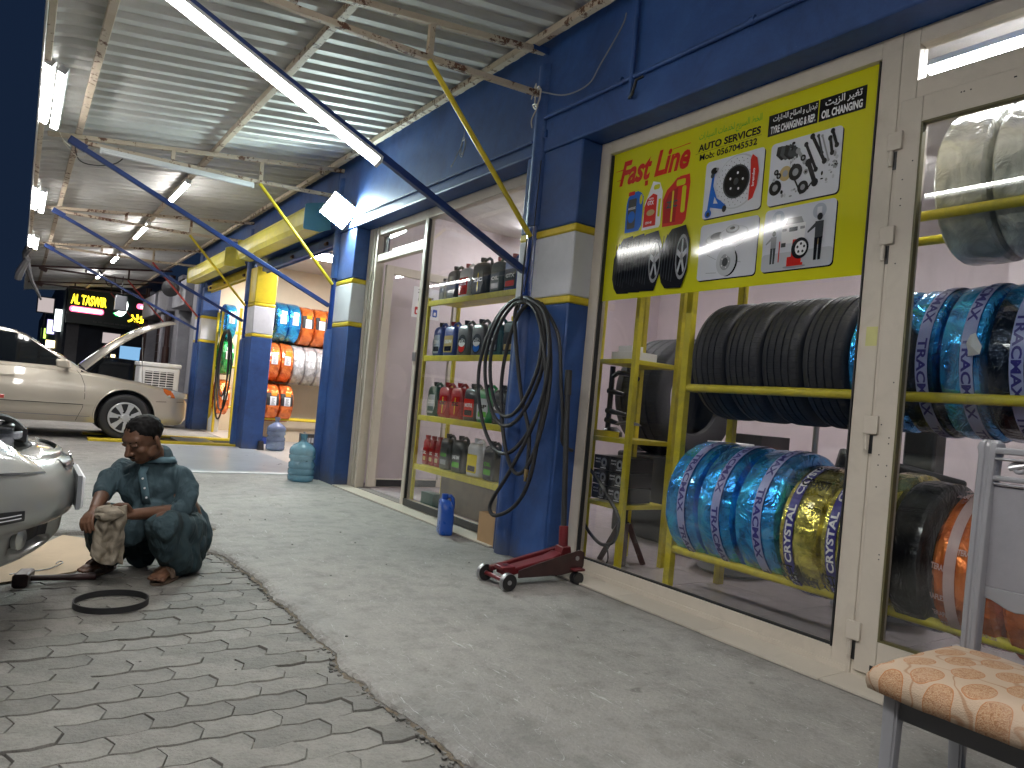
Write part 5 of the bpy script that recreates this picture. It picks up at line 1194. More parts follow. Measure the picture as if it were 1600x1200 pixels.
for y in (.895, .505): fluted((2.20, y, .45), (2.235, y, ZT), .04)
def post(y):
    b = MB(); secs = []
    for z, x, w in ((.44, 2.20, .040), (.60, 2.203, .042), (.85, 2.215, .044), (.985, 2.228, .048), (1.005, 2.230, .056), (1.02, 2.231, .050), (1.028, 2.231, .03)):
        secs.append([(x+w*.5*q, y+w*.5*r, z) for q, r in ((-1, -.8), (-1, -.3), (-.8, -.2), (-.8, .2), (-1, .3), (-1, .8), (-.7, 1), (.8, 1), (1, .8), (1, -.8), (.8, -1), (-.7, -1))])
    n = 12; b.add([p for s in secs for p in s], [(k*n+i, k*n+(i+1) % n, (k+1)*n+(i+1) % n, (k+1)*n+i) for k in range(len(secs)-1) for i in range(n)]+[tuple(range(n-1, -1, -1)), tuple(range(6*n, 7*n))])
    b.build('back_post', 'chairgrey', ch, 35, bev=.002)
post(.875); post(.52)
for z, h in ((1.0, .018), (.978, .008), (.925, .014), (.91, .007)): MB().box(2.20+.01*(z-.9), 2.235, .54, .855, z-h/2, z+h/2).build('top_rail', 'chairgrey', ch, bev=.004)
sc = MB(); pts = [(2.215, .80+.022*math.cos(a)*(1-a/9), .955+.018*math.sin(a)*(1-a/9)) for a in [k*.35 for k in range(20)]]; sc.tube(pts, .006, 8); sc.build('scroll', 'chairgrey', ch)
sc = MB(); sc.tube([(2.215, .822, .955), (2.215, .78, .968), (2.215, .72, .958), (2.215, .66, .965), (2.215, .60, .955), (2.215, .57, .95)], .008, 8); sc.build('scroll', 'chairgrey', ch)
MB().box(2.208, 2.222, .54, .855, .63, .905).build('back_panel', 'chairpanel', ch, bev=.002)
b = MB(); pl = [(-.16, .585)]+[(-.16+.32*k/16, .588+.012*math.cos(k/16*math.pi*4)) for k in range(17)]+[(.16, .63), (-.16, .63)]
b.prism(pl, 0, .02, ((2.205, .697, 0), (0, 1, 0), (0, 0, 1), (1, 0, 0))); b.build('lower_rail', 'chairgrey', ch, bev=.002)

# ================================================================ TROLLEY JACK
MT['jackred'] = M('worn_red_paint', (.14, .011, .015), .38, var=.25, vs=8, bs=40, bst=.15, dirt=.7, dcol=(.06, .03, .03), ds=6)
jk = thing('trolley_jack', 'dirty red trolley jack with a tall black handle against the blue pillar', 'jack', (2.5, 3.2, ZT))
def JP(n_, m, fn, **k): b = MB(); fn(b); return b.build(n_, m, jk, **k)
for y in (3.115, 3.285):
    JP('side_plate', 'jackdark', lambda b: b.prism([(2.30, .055), (2.60, .055), (2.74, .075), (2.755, .10), (2.755, .175), (2.72, .19), (2.60, .165), (2.42, .125), (2.30, .095)], -.004, .004, ((0, y, ZT), (1, 0, 0), (0, 0, 1), (0, 1, 0))), bev=.0015)
JP('lifting_arm', 'jackred', lambda b: b.prism([(2.24, .085), (2.56, .145), (2.62, .17), (2.62, .13), (2.30, .06), (2.24, .06)], -.045, .045, ((0, 3.20, ZT), (1, 0, 0), (0, 0, 1), (0, 1, 0))), bev=.006)
JP('saddle', 'jackred', lambda b: b.box(2.225, 2.31, 3.155, 3.245, ZT+.085, ZT+.108), bev=.005)
JP('saddle_hole', 'blackplastic', lambda b: b.cyl((2.268, 3.2, ZT+.1075), (2.268, 3.2, ZT+.1095), .014))
JP('cross_tube', 'jackred', lambda b: (b.cyl((2.62, 3.12, ZT+.115), (2.20, 3.12, ZT+.062), .0), b.bar((2.70, 3.275, ZT+.17), (2.22, 3.275, ZT+.075), .03, .028)), bev=.005)
JP('front_axle', 'jackred', lambda b: b.cyl((2.215, 3.10, ZT+.045), (2.215, 3.31, ZT+.045), .012))
for y in (3.085, 3.315):
    w_ = JP('wheel', 'blackplastic', lambda b: b.lathe([(0, -.012), (.038, -.013), (.045, -.016), (.045, .016), (.038, .013), (0, .012)], (2.215, y, ZT+.046), (0, 1, 0), 28))
    b = MB(); b.lathe([(.0455, -.016), (.047, -.014), (.047, .014), (.0455, .016)], (2.215, y, ZT+.046), (0, 1, 0), 28, closed=True).cyl((2.215, y-.018, ZT+.046), (2.215, y+.018, ZT+.046), .012); b.build('tread', 'steel', w_)
for y in (3.10, 3.30):
    cst = JP('caster_plate', 'jackred', lambda b: b.box(2.66, 2.735, y-.03, y+.03, ZT+.078, ZT+.092), bev=.004)
    MB().cyl((2.70, y-.022, ZT+.036), (2.70, y-.004, ZT+.036), .034, n=20).cyl((2.70, y+.004, ZT+.036), (2.70, y+.022, ZT+.036), .034, n=20).build('caster_wheel', 'blackplastic', cst)
JP('pivot_bolt', 'steel', lambda b: b.cyl((2.70, 3.105, ZT+.145), (2.70, 3.111-.002, ZT+.145), .014, n=6))
JP('handle_socket', 'jackred', lambda b: (b.prism([(-.045, .13), (.045, .13), (.028, .20), (-.028, .20)], -.035, .035, ((2.665, 3.2, ZT), (1, 0, 0), (0, 0, 1), (0, 1, 0))), b.cyl((2.665, 3.20, ZT+.18), (2.672, 3.22, ZT+.31), .027)), bev=.004)
JP('handle', 'black', lambda b: b.cyl((2.672, 3.22, ZT+.30), (2.70, 3.33, 1.10), .0165, n=20))
JP('handle_grip', 'black', lambda b: b.cyl((2.6995, 3.328, 1.095), (2.704, 3.344, 1.245), .0215, n=20), bev=.003)

# ================================================================ HOSES
def smoothc(P, m=8, closed=False):
    P = [Vector(p) for p in P]; n = len(P); out = []
    for i in range(n if closed else n-1):
        p0, p1, p2, p3 = (P[(i-1) % n], P[i], P[(i+1) % n], P[(i+2) % n]) if closed else (P[max(i-1, 0)], P[i], P[i+1], P[min(i+2, n-1)])
        for k in range(m):
            t = k/m; out.append(.5*((2*p1)+(-p0+p2)*t+(2*p0-5*p1+4*p2-p3)*t*t+(-p0+3*p1-3*p2+p3)*t**3))
    if not closed: out.append(P[-1])
    return out
HP = []
def loop(cy, cz, ry, rz, x, tilt=0, a0=95, a1=455, sk=0):
    for k in range(20):
        a = R_(a0+(a1-a0)*k/20); y, z = ry*math.cos(a), rz*math.sin(a); y *= (1+.18*(z/rz if z < 0 else 0)); 
        HP.append((x-.05*math.sin(math.pi*k/20), cy+y*math.cos(tilt)-z*math.sin(tilt)*.5+sk*z, cz+z*math.cos(tilt)))
loop(3.83, 1.20, .40, .51, 2.66, 0); loop(3.82, 1.29, .33, .42, 2.655, 0); loop(3.80, 1.31, .28, .38, 2.65, .05); loop(3.66, 1.13, .26, .55, 2.65, -.12)
HP += [(2.63, 3.75, 1.70), (2.61, 3.50, 1.58), (2.60, 3.41, 1.25), (2.60, 3.50, .92), (2.60, 3.72, .58), (2.60, 3.87, .40), (2.60, 3.90, .315), (2.60, 3.82, .29), (2.60, 3.63, .38), (2.60, 3.50, .56), (2.61, 3.46, .85), (2.61, 3.44, 1.2), (2.62, 3.58, 1.55), (2.64, 3.75, 1.67), (2.63, 3.86, 1.60), (2.62, 3.70, 1.1), (2.61, 3.56, .85), (2.60, 3.53, .62)]
hs = thing('air_hose', 'long black rubber hose coiled on the blue pole above the trolley jack', 'hose', (2.64, 3.8, 1.2))
MB().tube(smoothc(HP, 5), .0125, 9).build('hose', 'black', hs)
MB().cyl((2.60, 3.532, .625), (2.60, 3.538, .575), .015, .013, n=12).cyl((2.6, 3.538, .575), (2.6, 3.541, .55), .010, n=8).build('brass_fitting', M('brass', (.45, .33, .16), .35, metal=.9), hs)
MB().tube(smoothc([(2.66, 3.84, 2.10), (2.645, 3.83, 1.9), (2.64, 3.82, 1.72), (2.625, 3.82, 1.62)], 4), .006, 6).build('hanging_cord', 'black', hs)
cable('black_hose', 'black hose running from the coil down behind the jack handle into the wall', smoothc([(2.66, 3.62, 1.66), (2.66, 3.42, 1.45), (2.67, 3.36, 1.15), (2.69, 3.34, .95), (2.72, 3.37, .83), (2.78, 3.40, .78), (2.86, 3.43, .76)], 3), .011, 'black')
cable('grey_wire', 'thin wire running down the blue pole to the hose hook', [(2.70, 3.82, 2.62), (2.68, 3.80, 2.3), (2.68, 3.81, 2.0), (2.665, 3.83, 1.75)], .0035, 'black')
HP = []
def loop2(cy, cz, ry, rz, x):
    for k in range(18):
        a = R_(95+360*k/18); y, z = ry*math.cos(a), rz*math.sin(a); HP.append((x, cy+y, cz+z))
loop2(11.55, 1.15, .40, .62, 2.60); loop2(11.5, 1.25, .30, .50, 2.58); loop2(11.52, 1.08, .36, .68, 2.56)
h2 = thing('air_hose', 'black hose hanging in long loops beside the yellow topped pillar', 'hose', (2.6, 11.5, 1.1)); MB().tube(smoothc(HP, 4), .013, 8).build('hose', 'black', h2)

# ================================================================ SMALL GROUND OBJECTS
o = can((2.66, 4.56, ZT), 'cblue', 'blue oil can standing alone on the ground by the shop step', w=.10, d=.20, h=.29, cap='cblue', rz=R_(-20), grp='x', nm='blue_oil_can'); del o['group']
MT['cbluebright'] = M('bright_blue_can', (.015, .085, .42), .28, var=.1, coat=.3)
for k in [k for k in bpy.data.objects if k.parent == o]: k.data = k.data.copy(); k.data.materials.clear(); k.data.materials.append(MT['cbluebright'])
t = thing('cardboard_box', 'open brown cardboard box standing against the blue pillar', 'box', (2.78, 4.12, ZT))
bx0, bx1, by0, by1, bz = 2.755, 2.87, 3.99, 4.26, ZT+.215
def cp(pl, name='side'): b = MB(); b.box(*pl); return b.build(name, 'cardboard', t)
cp((bx0, bx0+.004, by0, by1, ZT+.005, bz)); cp((bx1-.004, bx1, by0, by1, ZT+.005, bz)); cp((bx0+.004, bx1-.004, by0, by0+.004, ZT+.005, bz)); cp((bx0+.004, bx1-.004, by1-.004, by1, ZT+.005, bz)); cp((bx0, bx1, by0, by1, ZT, ZT+.005), 'bottom')
def waterm(name, col):
    m = bpy.data.materials.new(name); m.use_nodes = True; nt = m.node_tree; p = nt.nodes['Principled BSDF']; p.inputs['Base Color'].default_value = (*col, 1); p.inputs['Roughness'].default_value = .25
    t_ = nt.nodes.new('ShaderNodeBsdfTransparent'); t_.inputs[0].default_value = (.62, .78, .85, 1); mx = nt.nodes.new('ShaderNodeMixShader'); mx.inputs[0].default_value = .55
    ov = objvec(nt); nt.links.new(ramp(nt, nz(nt, 6, 5, .7, ov), [(.3, (.42,)*3), (.7, (.7,)*3)]), mx.inputs[0])
    o = nt.nodes['Material Output']; nt.links.new(t_.outputs[0], mx.inputs[1]); nt.links.new(p.outputs[0], mx.inputs[2]); nt.links.new(mx.outputs[0], o.inputs[0]); return m
MT['water'] = waterm('scuffed_blue_polycarbonate', (.16, .34, .44)); MT['water2'] = waterm('clear_blue_violet_polycarbonate', (.24, .28, .45))
def bottle(loc, lab, mat, s=1):
    t = thing('water_bottle', lab, 'bottle', loc, group='large water bottles', local=True)
    P = [(0, .004), (.10, 0), (.125, .012), (.132, .03), (.134, .06), (.126, .07), (.134, .08), (.134, .125), (.126, .135), (.134, .145), (.134, .19), (.120, .20), (.120, .225), (.134, .235), (.134, .27), (.126, .278), (.134, .286), (.134, .32), (.126, .345), (.10, .375), (.055, .40), (.032, .415), (.030, .47), (.034, .475), (.034, .485), (.0, .486)]
    MB().lathe([(r*s, z*s) for r, z in P], n=36).build('bottle_body', mat, t, 60)
    MB().cyl((0, 0, .45*s), (0, 0, .489*s), .036*s, n=24).build('neck_cap', mat, t); return t
bottle((2.50, 7.33, ZT), 'large blue water bottle standing on the pavement against the blue pole', 'water')
bottle((3.20, 10.62, .035), 'clear water bottle farther back on the service bay floor', 'water2', 1.0)
t = thing('white_jug', 'white plastic jug standing by the far blue pillar', 'jug', (3.08, 14.15, ZT)); MB().lathe([(0, 0), (.09, 0), (.095, .02), (.095, .22), (.04, .31), (.03, .35), (0, .35)], (3.08, 14.15, .03), n=20).build('jug_body', 'white', t); MB().tube([(3.08, 14.07, .3), (3.08, 14.03, .26), (3.08, 14.05, .2)], .01).build('handle', 'white', t)
tag(MB().lathe([(0, 0), (.06, 0), (.045, .13), (0, .13)], (3.0, 10.66, .03), n=4).build('black_wedge', 'blackplastic'), 'small black wheel chock by the foot of the yellow topped pillar', 'wheel chock')
b = MB(); rr = .142
for (r0, r1, z0, z1) in ((rr, rr-.004, 0, .026),):
    b.lathe([(r0, z0), (r0, z1), (r1, z1), (r1, z0)], (.410, 3.44, .004), n=64, closed=True, rf=lambda r, z, t: r*(1+.025*math.cos(2*t+.5)))
tag(b.build('rubber_belt', 'black'), 'black rubber drive belt lying as a ring on the pavers', 'belt')
hm = thing('sledge_hammer', 'short sledge hammer with a dark handle lying on the pavers by the car', 'hammer', (.22, 3.86, 0))
MB().prism([(-.03, -.022), (-.022, -.03), (.022, -.03), (.03, -.022), (.03, .022), (.022, .03), (-.022, .03), (-.03, .022)], -.055, .055, ((.10, 3.86, .032), (0, 0, 1), (1, 0, 0), (.25, 1, 0)), 0).build('head', 'jackdark', hm, bev=.003)
MB().tube([(.115, 3.86, .03), (.2, 3.862, .026), (.30, 3.868, .022), (.385, 3.875, .020)], [.013, .013, .015, .018], 10).build('handle', 'jackdark', hm)
cd = MB(); cd.prism([(-.35, 3.72), (.30, 4.02), (.44, 4.25), (.41, 4.80), (.30, 4.92), (.16, 4.60), (-.4, 4.5)], .004, .009)
tag(cd.build('cardboard_sheet', M('flat_tan_cardboard', (.50, .37, .25), .8, var=.08, dirt=.3, dcol=(.3, .22, .15)), smooth=0), 'flat tan cardboard sheet lying on the pavers under the silver car nose', 'cardboard')
cable('bent_wire', 'thin bent wire lying on the cardboard sheet', [(.05, 4.02, .012), (.12, 4.05, .013), (.2, 4.08, .014), (.26, 4.12, .03), (.25, 4.14, .035), (.235, 4.12, .03)], .003, 'steel')
tag(MB().bar((-.02, 1.92, .008), (.16, 1.95, .008), .01, .006).build('metal_strip', 'jackdark'), 'thin dark metal strip lying on the pavers near the lower left', 'strip')
MT['rag'] = M('dirty_beige_rag', (.36, .31, .24), .9, var=.2, vs=12, bs=30, bst=.5, bd=.006, dirt=.7, dcol=(.12, .10, .08), ds=6)

# ================================================================ AIR COOLER
ac = thing('air_cooler', 'white louvred air cooler standing behind the beige car by the far shop', 'air cooler', (2.2, 14.6, 0))
MB().box(1.80, 2.47, 14.4, 14.95, .06, 1.12).build('housing', 'white', ac, bev=.03); MB().box(1.78, 2.49, 14.38, 14.97, 1.12, 1.20).build('top_cover', 'white', ac, bev=.02)
MB().box(1.90, 2.37, 14.385, 14.40, .30, 1.04).build('grille_recess', 'blackplastic', ac)
for k in range(17): MB().obox((2.135, 14.385, .33+k*.043), (.235, 0, 0), (0, .012, -.008), (0, .002, .004)).build('louvre', 'white', ac)
for x in (2.02, 2.135, 2.25): MB().box(x-.006, x+.006, 14.372, 14.384, .30, 1.04).build('mullion', 'white', ac)

# ================================================================ BEIGE SALOON
def paint(name, col, rough=.28, metal=.55, coat=1.0):
    m, nt, p = new_mat(name); ov = objvec(nt); n = nz(nt, 1.5, 4, .6, ov); c = ramp(nt, n, [(.3, tuple(q*.93 for q in col)), (.7, col)]); nt.links.new(c, p.inputs['Base Color'])
    p.inputs['Metallic'].default_value = metal; p.inputs['Roughness'].default_value = rough; p.inputs['Coat Weight'].default_value = coat; p.inputs['Coat Roughness'].default_value = .04; return m
MT['beige'] = paint('champagne_car_paint', (.58, .52, .43), .28, .3); MT['silver'] = paint('silver_green_car_paint', (.38, .39, .365), .3, .35)
m, nt_, p_ = new_mat('dark_car_glass'); p_.inputs['Base Color'].default_value = (.008, .010, .012, 1); p_.inputs['Roughness'].default_value = .04; MT['carglass'] = m
m, nt_, p_ = new_mat('clear_lamp_lens'); p_.inputs['Base Color'].default_value = (.78, .80, .76, 1); p_.inputs['Roughness'].default_value = .08; p_.inputs['Metallic'].default_value = .3; p_.inputs['Coat Weight'].default_value = 1; bump(nt_, p_, nz(nt_, 40, 2, .5, objvec(nt_, (1, 1, 4))), .25, .004); MT['lens'] = m
MT['amber'] = flat('amber_lens', (.75, .16, .02), .12); MT['chrome'] = flat('chrome', (.7, .7, .72), .08); MT['chrome'].node_tree.nodes['Principled BSDF'].inputs['Metallic'].default_value = 1
def lerp(tab, x):
    if x <= tab[0][0]: return tab[0][1]
    for (a, va), (b_, vb) in zip(tab, tab[1:]):
        if x <= b_:
            t = (x-a)/(b_-a); t = t*t*(3-2*t)*.5+t*.5; return va+(vb-va)*t
    return tab[-1][1]
SH = [(-2.62, .90), (-2.45, .97), (-1.9, .985), (.45, .955), (.9, .915), (1.4, .85), (1.75, .79), (2.0, .70), (2.15, .60)]
HW = [(-2.64, .62), (-2.55, .75), (-2.3, .85), (-1.6, .89), (1.1, .89), (1.6, .865), (1.9, .79), (2.05, .68), (2.13, .50), (2.155, .30)]
ZB = [(-2.64, .34), (-2.3, .28), (-1.8, .23), (1.6, .23), (2.0, .25), (2.15, .33)]
def prof(z, x):
    if z < .55: return 1-.055*((.55-z)/.32)**2
    return 1-.065*((z-.55)/.42)**2
car = thing('beige_saloon', 'beige saloon car with its bonnet propped open beside the service bay', 'car', (0, 12.14, 0))
YC = 12.14
def side(x, z): return YC-lerp(HW, x)*prof(z, x)
XS = [-2.64, -2.6, -2.5, -2.3, -2.0, -1.7, -1.4, -1.1, -.8, -.5, -.2, .1, .4, .6, .8, 1.0, 1.15, 1.3, 1.45, 1.6, 1.72, 1.84, 1.93, 2.0, 2.06, 2.10, 2.13, 2.15]
b = MB(); nS = len(XS); ring = []
for x in XS:
    zb, zs, hw = lerp(ZB, x), lerp(SH, x), lerp(HW, x); r = []
    r += [(x, YC-0, zb+.02), (x, YC-hw*.8, zb+.01)]
    for k in range(9):
        z = zb+.02+(zs-.03-zb-.02)*k/8; r.append((x, YC-hw*prof(z, x)*(1 if k else .97), z))
    ys = hw*prof(zs, x); hood = .75 < x < 1.93; zt = zs+.03+(.02 if x < .7 else .035 if not hood else 0)
    r += [(x, YC-ys*.965, zs-.008), (x, YC-ys*.90, zs+.006), (x, YC-ys*.84, zs+.012)]
    if hood: r += [(x, YC-ys*.82, zs-.06), (x, YC, zs-.10)]
    else: r += [(x, YC-ys*.5, zt), (x, YC, zt+.005)]
    full = r+[(px, 2*YC-py, pz) for px, py, pz in reversed(r[1:-1])]; ring.append(full)
n = len(ring[0]); b.v = [p for r in ring for p in r]; half = n//2
for k in range(nS-1):
    for i in range(n):
        hood = .7 < (XS[k]+XS[k+1])/2 < 1.95 and (i in range(half-2, half+2))
        b.f.append((k*n+i, k*n+(i+1) % n, (k+1)*n+(i+1) % n, (k+1)*n+i)); b.mi.append(1 if hood or i in (0, n-1) else 0)
b.f += [tuple(range(n)), tuple((nS-1)*n+i for i in range(n))]; b.mi += [0, 0]
me = b.mesh('body', ['beige', 'blackplastic'], 38)
def boolean_cut(me, cutters, mats):
    o = bpy.data.objects.new('tmp', me); C.objects.link(o); cs = []
    for cm in cutters:
        c = bpy.data.objects.new('cut', cm); C.objects.link(c); cs.append(c)
        md = o.modifiers.new('b', 'BOOLEAN'); md.operation = 'DIFFERENCE'; md.solver = 'EXACT'; md.object = c
    bpy.context.view_layer.update(); dg = bpy.context.evaluated_depsgraph_get(); out = bpy.data.meshes.new_from_object(o.evaluated_get(dg))
    for q in cs+[o]: bpy.data.objects.remove(q)
    return out
cuts = []
for x in (1.285, -1.385):
    for s in (-1, 1): cuts.append(MB().cyl((x, YC+s*.55, .36), (x, YC+s*1.2, .36), .375, n=40, mi=1).mesh('c', ['beige', 'blackplastic'], 40))
me = boolean_cut(me, cuts, None)
me.transform(Matrix.Translation((0, -YC, 0))); me.set_sharp_from_angle(angle=R_(38))
body = link('body', me, car)
# greenhouse
GB = [(.80, .94), (-.02, 1.405), (-.35, 1.44), (-.9, 1.44), (-1.3, 1.39), (-1.95, .98)]
def gh(x, z): # half width of the cabin at height z
    return .80-(z-.95)*.40
b = MB(); NX = 26
topz = lambda x: lerp([(-1.98, .97), (-1.3, 1.38), (-.9, 1.44), (-.35, 1.445), (-.02, 1.40), (.40, 1.17), (.82, .935)], x)
rg = []
for k in range(NX+1):
    x = -1.98+2.80*k/NX; zt = topz(x); r = []
    for q in range(7):
        z = .93+(zt-.03-.93)*q/6; r.append((x, YC-gh(x, z), z))
    w_ = gh(x, zt-.02); r += [(x, YC-w_*.94, zt-.012), (x, YC-w_*.6, zt+.012), (x, YC, zt+.022)]
    rg.append(r+[(px, 2*YC-py, pz) for px, py, pz in reversed(r[:-1])])
n = len(rg[0]); b.v = [p for r in rg for p in r]
for k in range(NX):
    for i in range(n-1): b.f.append((k*n+i, k*n+i+1, (k+1)*n+i+1, (k+1)*n+i)); b.mi.append(1 if ((-.0 < -1.98+2.80*(k+.5)/NX and i in range(7, n-8)) ) else 0)
b.build('cabin', ['beige', 'carglass'], car, 35)
def gl(pts, nm):   # side window a touch proud of the cabin side
    return MB().add([(x, YC-gh(x, z)-.004, z) for x, z in pts]+[(x, YC-gh(x, z)+.01, z) for x, z in pts], [tuple(range(len(pts))), tuple(range(2*len(pts)-1, len(pts)-1, -1))]+[(i, (i+1) % len(pts), len(pts)+(i+1) % len(pts), len(pts)+i) for i in range(len(pts))]).build(nm, 'carglass', car, smooth=0)
gl([(.60, .985), (.52, 1.05), (.30, 1.19), (.08, 1.325), (-.06, 1.375), (-.28, 1.385), (-.30, .985)], 'side_window')
gl([(-.36, .985), (-.34, 1.385), (-.9, 1.375), (-1.15, 1.32), (-1.30, .985)], 'side_window')
def strip(nm, pts, w, mat, proud=.002, off=0):  # strip following the body side
    vs = []
    for x, z in pts: vs += [(x, side(x, z-w/2)-proud, z-w/2), (x, side(x, z+w/2)-proud, z+w/2)]
    m_ = len(pts); back = [(x, y+.006, z) for x, y, z in vs]; fs = [(2*i, 2*i+2, 2*i+3, 2*i+1) for i in range(m_-1)]+[(2*m_+2*i, 2*i, 2*i+2, 2*m_+2*i+2) for i in range(m_-1)]+[(2*i+1, 2*m_+2*i+1, 2*m_+2*i+3, 2*i+3) for i in range(m_-1)]
    return MB().add(vs+back, fs).build(nm, mat, car, 40)
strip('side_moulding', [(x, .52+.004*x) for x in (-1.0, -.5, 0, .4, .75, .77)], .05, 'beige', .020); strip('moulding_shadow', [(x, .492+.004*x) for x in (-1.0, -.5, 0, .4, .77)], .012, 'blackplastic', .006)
strip('side_moulding', [(.79, .523), (.86, .524), (.92, .522)], .05, 'beige', .012)
strip('sill_line', [(x, .335) for x in (-1.0, -.5, 0, .4, .86)], .008, 'greyplastic', .002)
def vstrip(nm, pts, w=.006):
    vs = []
    for x, z in pts: vs += [(x-w/2, side(x, z)-.0015, z), (x+w/2, side(x, z)-.0015, z)]
    m_ = len(pts); MB().add(vs, [(2*i, 2*i+2, 2*i+3, 2*i+1) for i in range(m_-1)]).build(nm, 'blackplastic', car, 0)
vstrip('door_gap', [(.66, .95), (.72, .88), (.77, .75), (.78, .6), (.765, .45), (.72, .33), (.70, .27)]); vstrip('door_gap', [(-.33, .95), (-.33, .6), (-.33, .3)])
vstrip('bumper_gap', [(1.70, .62), (1.74, .615), (1.9, .60), (2.0, .59)], .004)
strip('bumper_gap', [(1.66, .60), (1.80, .605), (1.95, .612), (2.05, .615)], .007, 'blackplastic', .001)
dh = MB().box(-.22, -.02, YC-.905, YC-.885, .80, .83).build('door_handle', 'beige', car, bev=.006)
mr = MB().obox((.50, YC-.98, 1.02), (.075, 0, 0), (.02, .085, 0), (-.01, 0, .055)).build('wing_mirror', 'beige', car, bev=.025, seg=3); MB().bar((.55, YC-.80, .98), (.51, YC-.93, 1.0), .05, .03).build('mirror_arm', 'blackplastic', mr)
# arch lips
b = MB(); b.tube([(1.285+.385*math.cos(a), side(1.285+.385*math.cos(a), .36+.385*math.sin(a))-.002, .36+.385*math.sin(a)) for a in [R_(-8+196*k/24) for k in range(25)]], .012, 6); b.build('arch_lip', 'beige', car)
# headlight wraps the corner
def patch(nm, mat, x0, x1, zl, zh, par=None, proud=.006, n=10):
    b = MB(); b.grid(lambda u, v: (x0+(x1-x0)*u, side(x0+(x1-x0)*u, zl(u)+(zh(u)-zl(u))*v)-proud*math.sin(math.pi*min(1, max(0, v)))**.4, zl(u)+(zh(u)-zl(u))*v), n, 6); return b.build(nm, mat, par or car, 60)
hl = patch('headlight', 'lens', 1.80, 2.12, lambda u: .665-.005*u, lambda u: .665+.002+(.115-.05*u)*min(1, u*5), None, .022); patch('turn_signal', 'amber', 1.745, 1.86, lambda u: .79-.125*u**.5*1.0, lambda u: .80-.035*u, hl, .024)
patch('turn_signal', 'amber', 1.86, 1.915, lambda u: .665, lambda u: .765-.02*u-.08*u*u, hl, .030)
MB().box(2.10, 2.155, YC-.45, YC+.45, .66, .74).build('grille', 'blackplastic', car, bev=.01)
# bonnet, propped open
b = MB(); H0, H1 = Vector((.76, 0, .98)), Vector((1.83, 0, 1.79)); dH = H1-H0; nH = Vector((-dH.z, 0, dH.x)).normalized()
def bon(u, v, t=0):
    y = (v-.5)*1.42*(1-.10*u**3); c = .08*math.sin(math.pi*u*.95)+.06*(1-abs(2*v-1)**3)-.05*u**6
    p = H0+dH*u+nH*(c+t); return (p.x, YC+y, p.z)
b.grid(lambda u, v: bon(u, v), 20, 14); nn = len(b.v); b.grid(lambda u, v: bon(u, v, -.026*(1-u*.3)), 20, 14, mi=1)
W = 15
for i in range(20):
    for j in (0, 14): b.f.append((i*W+j, (i+1)*W+j, nn+(i+1)*W+j, nn+i*W+j)); b.mi.append(0)
for j in range(14):
    for i in (0, 20): b.f.append((i*W+j, i*W+j+1, nn+i*W+j+1, nn+i*W+j)); b.mi.append(0)
bo = b.build('bonnet', ['beige', 'blackplastic'], car, 40)
MB().cyl((1.5, YC-.6, .80), (1.45, YC-.55, 1.5), .006, n=6).build('bonnet_stay', 'steel', car)
b = MB(); b.box(1.0, 1.5, YC-.45, YC+.1, .6, .86); b.build('engine', 'greyplastic', car, bev=.02)
def wheel(par, x, y, z, R, s, spokes=7, out=-1, mat='white', rot=.3):
    w_ = .2; t = link('wheel', TM.setdefault((R, w_, R*.62), tyre_mesh(R, w_, R*.62)), par, loc=(x-par.location.x, y-par.location.y, z-par.location.z))
    r = R*.63; f = out*w_*.5
    b = MB(); b.lathe([(0, .0), (r*.2, .0), (r*.3, -.012*0), (r*.95, -.0), (r, .02), (r*1.03, .0), (r*1.03, -.03), (r*.9, -.10)], (0, f*.86, 0), (0, out, 0), 40)
    b2 = MB()
    for k in range(spokes):
        a = rot+2*math.pi*k/spokes; d = Vector((math.cos(a), 0, math.sin(a))); n_ = Vector((-d.z, 0, d.x))
        p = [d*r*.16-n_*r*.13, d*r*.5-n_*r*.115, d*r*.96-n_*r*.20, d*r*.96+n_*r*.20, d*r*.5+n_*r*.115, d*r*.16+n_*r*.13]
        o_ = Vector((0, f*1.0, 0)); bk = Vector((0, f*.82, 0)); b2.add([q+o_+Vector((0, out*(.012 if i in (1, 4) else .0), 0)) for i, q in enumerate(p)]+[q+bk for q in p], [tuple(range(6))]+[(i, (i+1) % 6, 6+(i+1) % 6, 6+i) for i in range(6)])
    b2.lathe([(0, .014), (r*.20, .012), (r*.26, 0), (r*.26, -.02)], (0, f, 0), (0, out, 0), 24); b2.lathe([(r*.93, -.02), (r*.93, .004), (r*1.0, .008), (r*1.04, -.0), (r*1.04, -.02)], (0, f, 0), (0, out, 0), 40)
    lo = link('rim', b.mesh('rim', 'blackplastic', 40), t); link('wheel_cover', b2.mesh('wheel_cover', mat, 40), t)
    b3 = MB()
    for k in range(5): a = rot+.3+2*math.pi*k/5; c = Vector((math.cos(a)*r*.36, f+out*.004, math.sin(a)*r*.36)); b3.cyl(c, c+Vector((0, out*.012, 0)), r*.065, n=8)
    link('wheel_nuts', b3.mesh('wheel_nuts', 'blackplastic', 30), t)
MT['wheelsilver'] = M('silver_wheel_paint', (.55, .56, .58), .35, metal=.3, var=.08)
for x in (1.285, -1.385): wheel(car, x, YC-.79, .35, .325, 1, mat='wheelsilver'); wheel(car, x, YC+.79, .35, .325, 1, out=1, mat='wheelsilver')

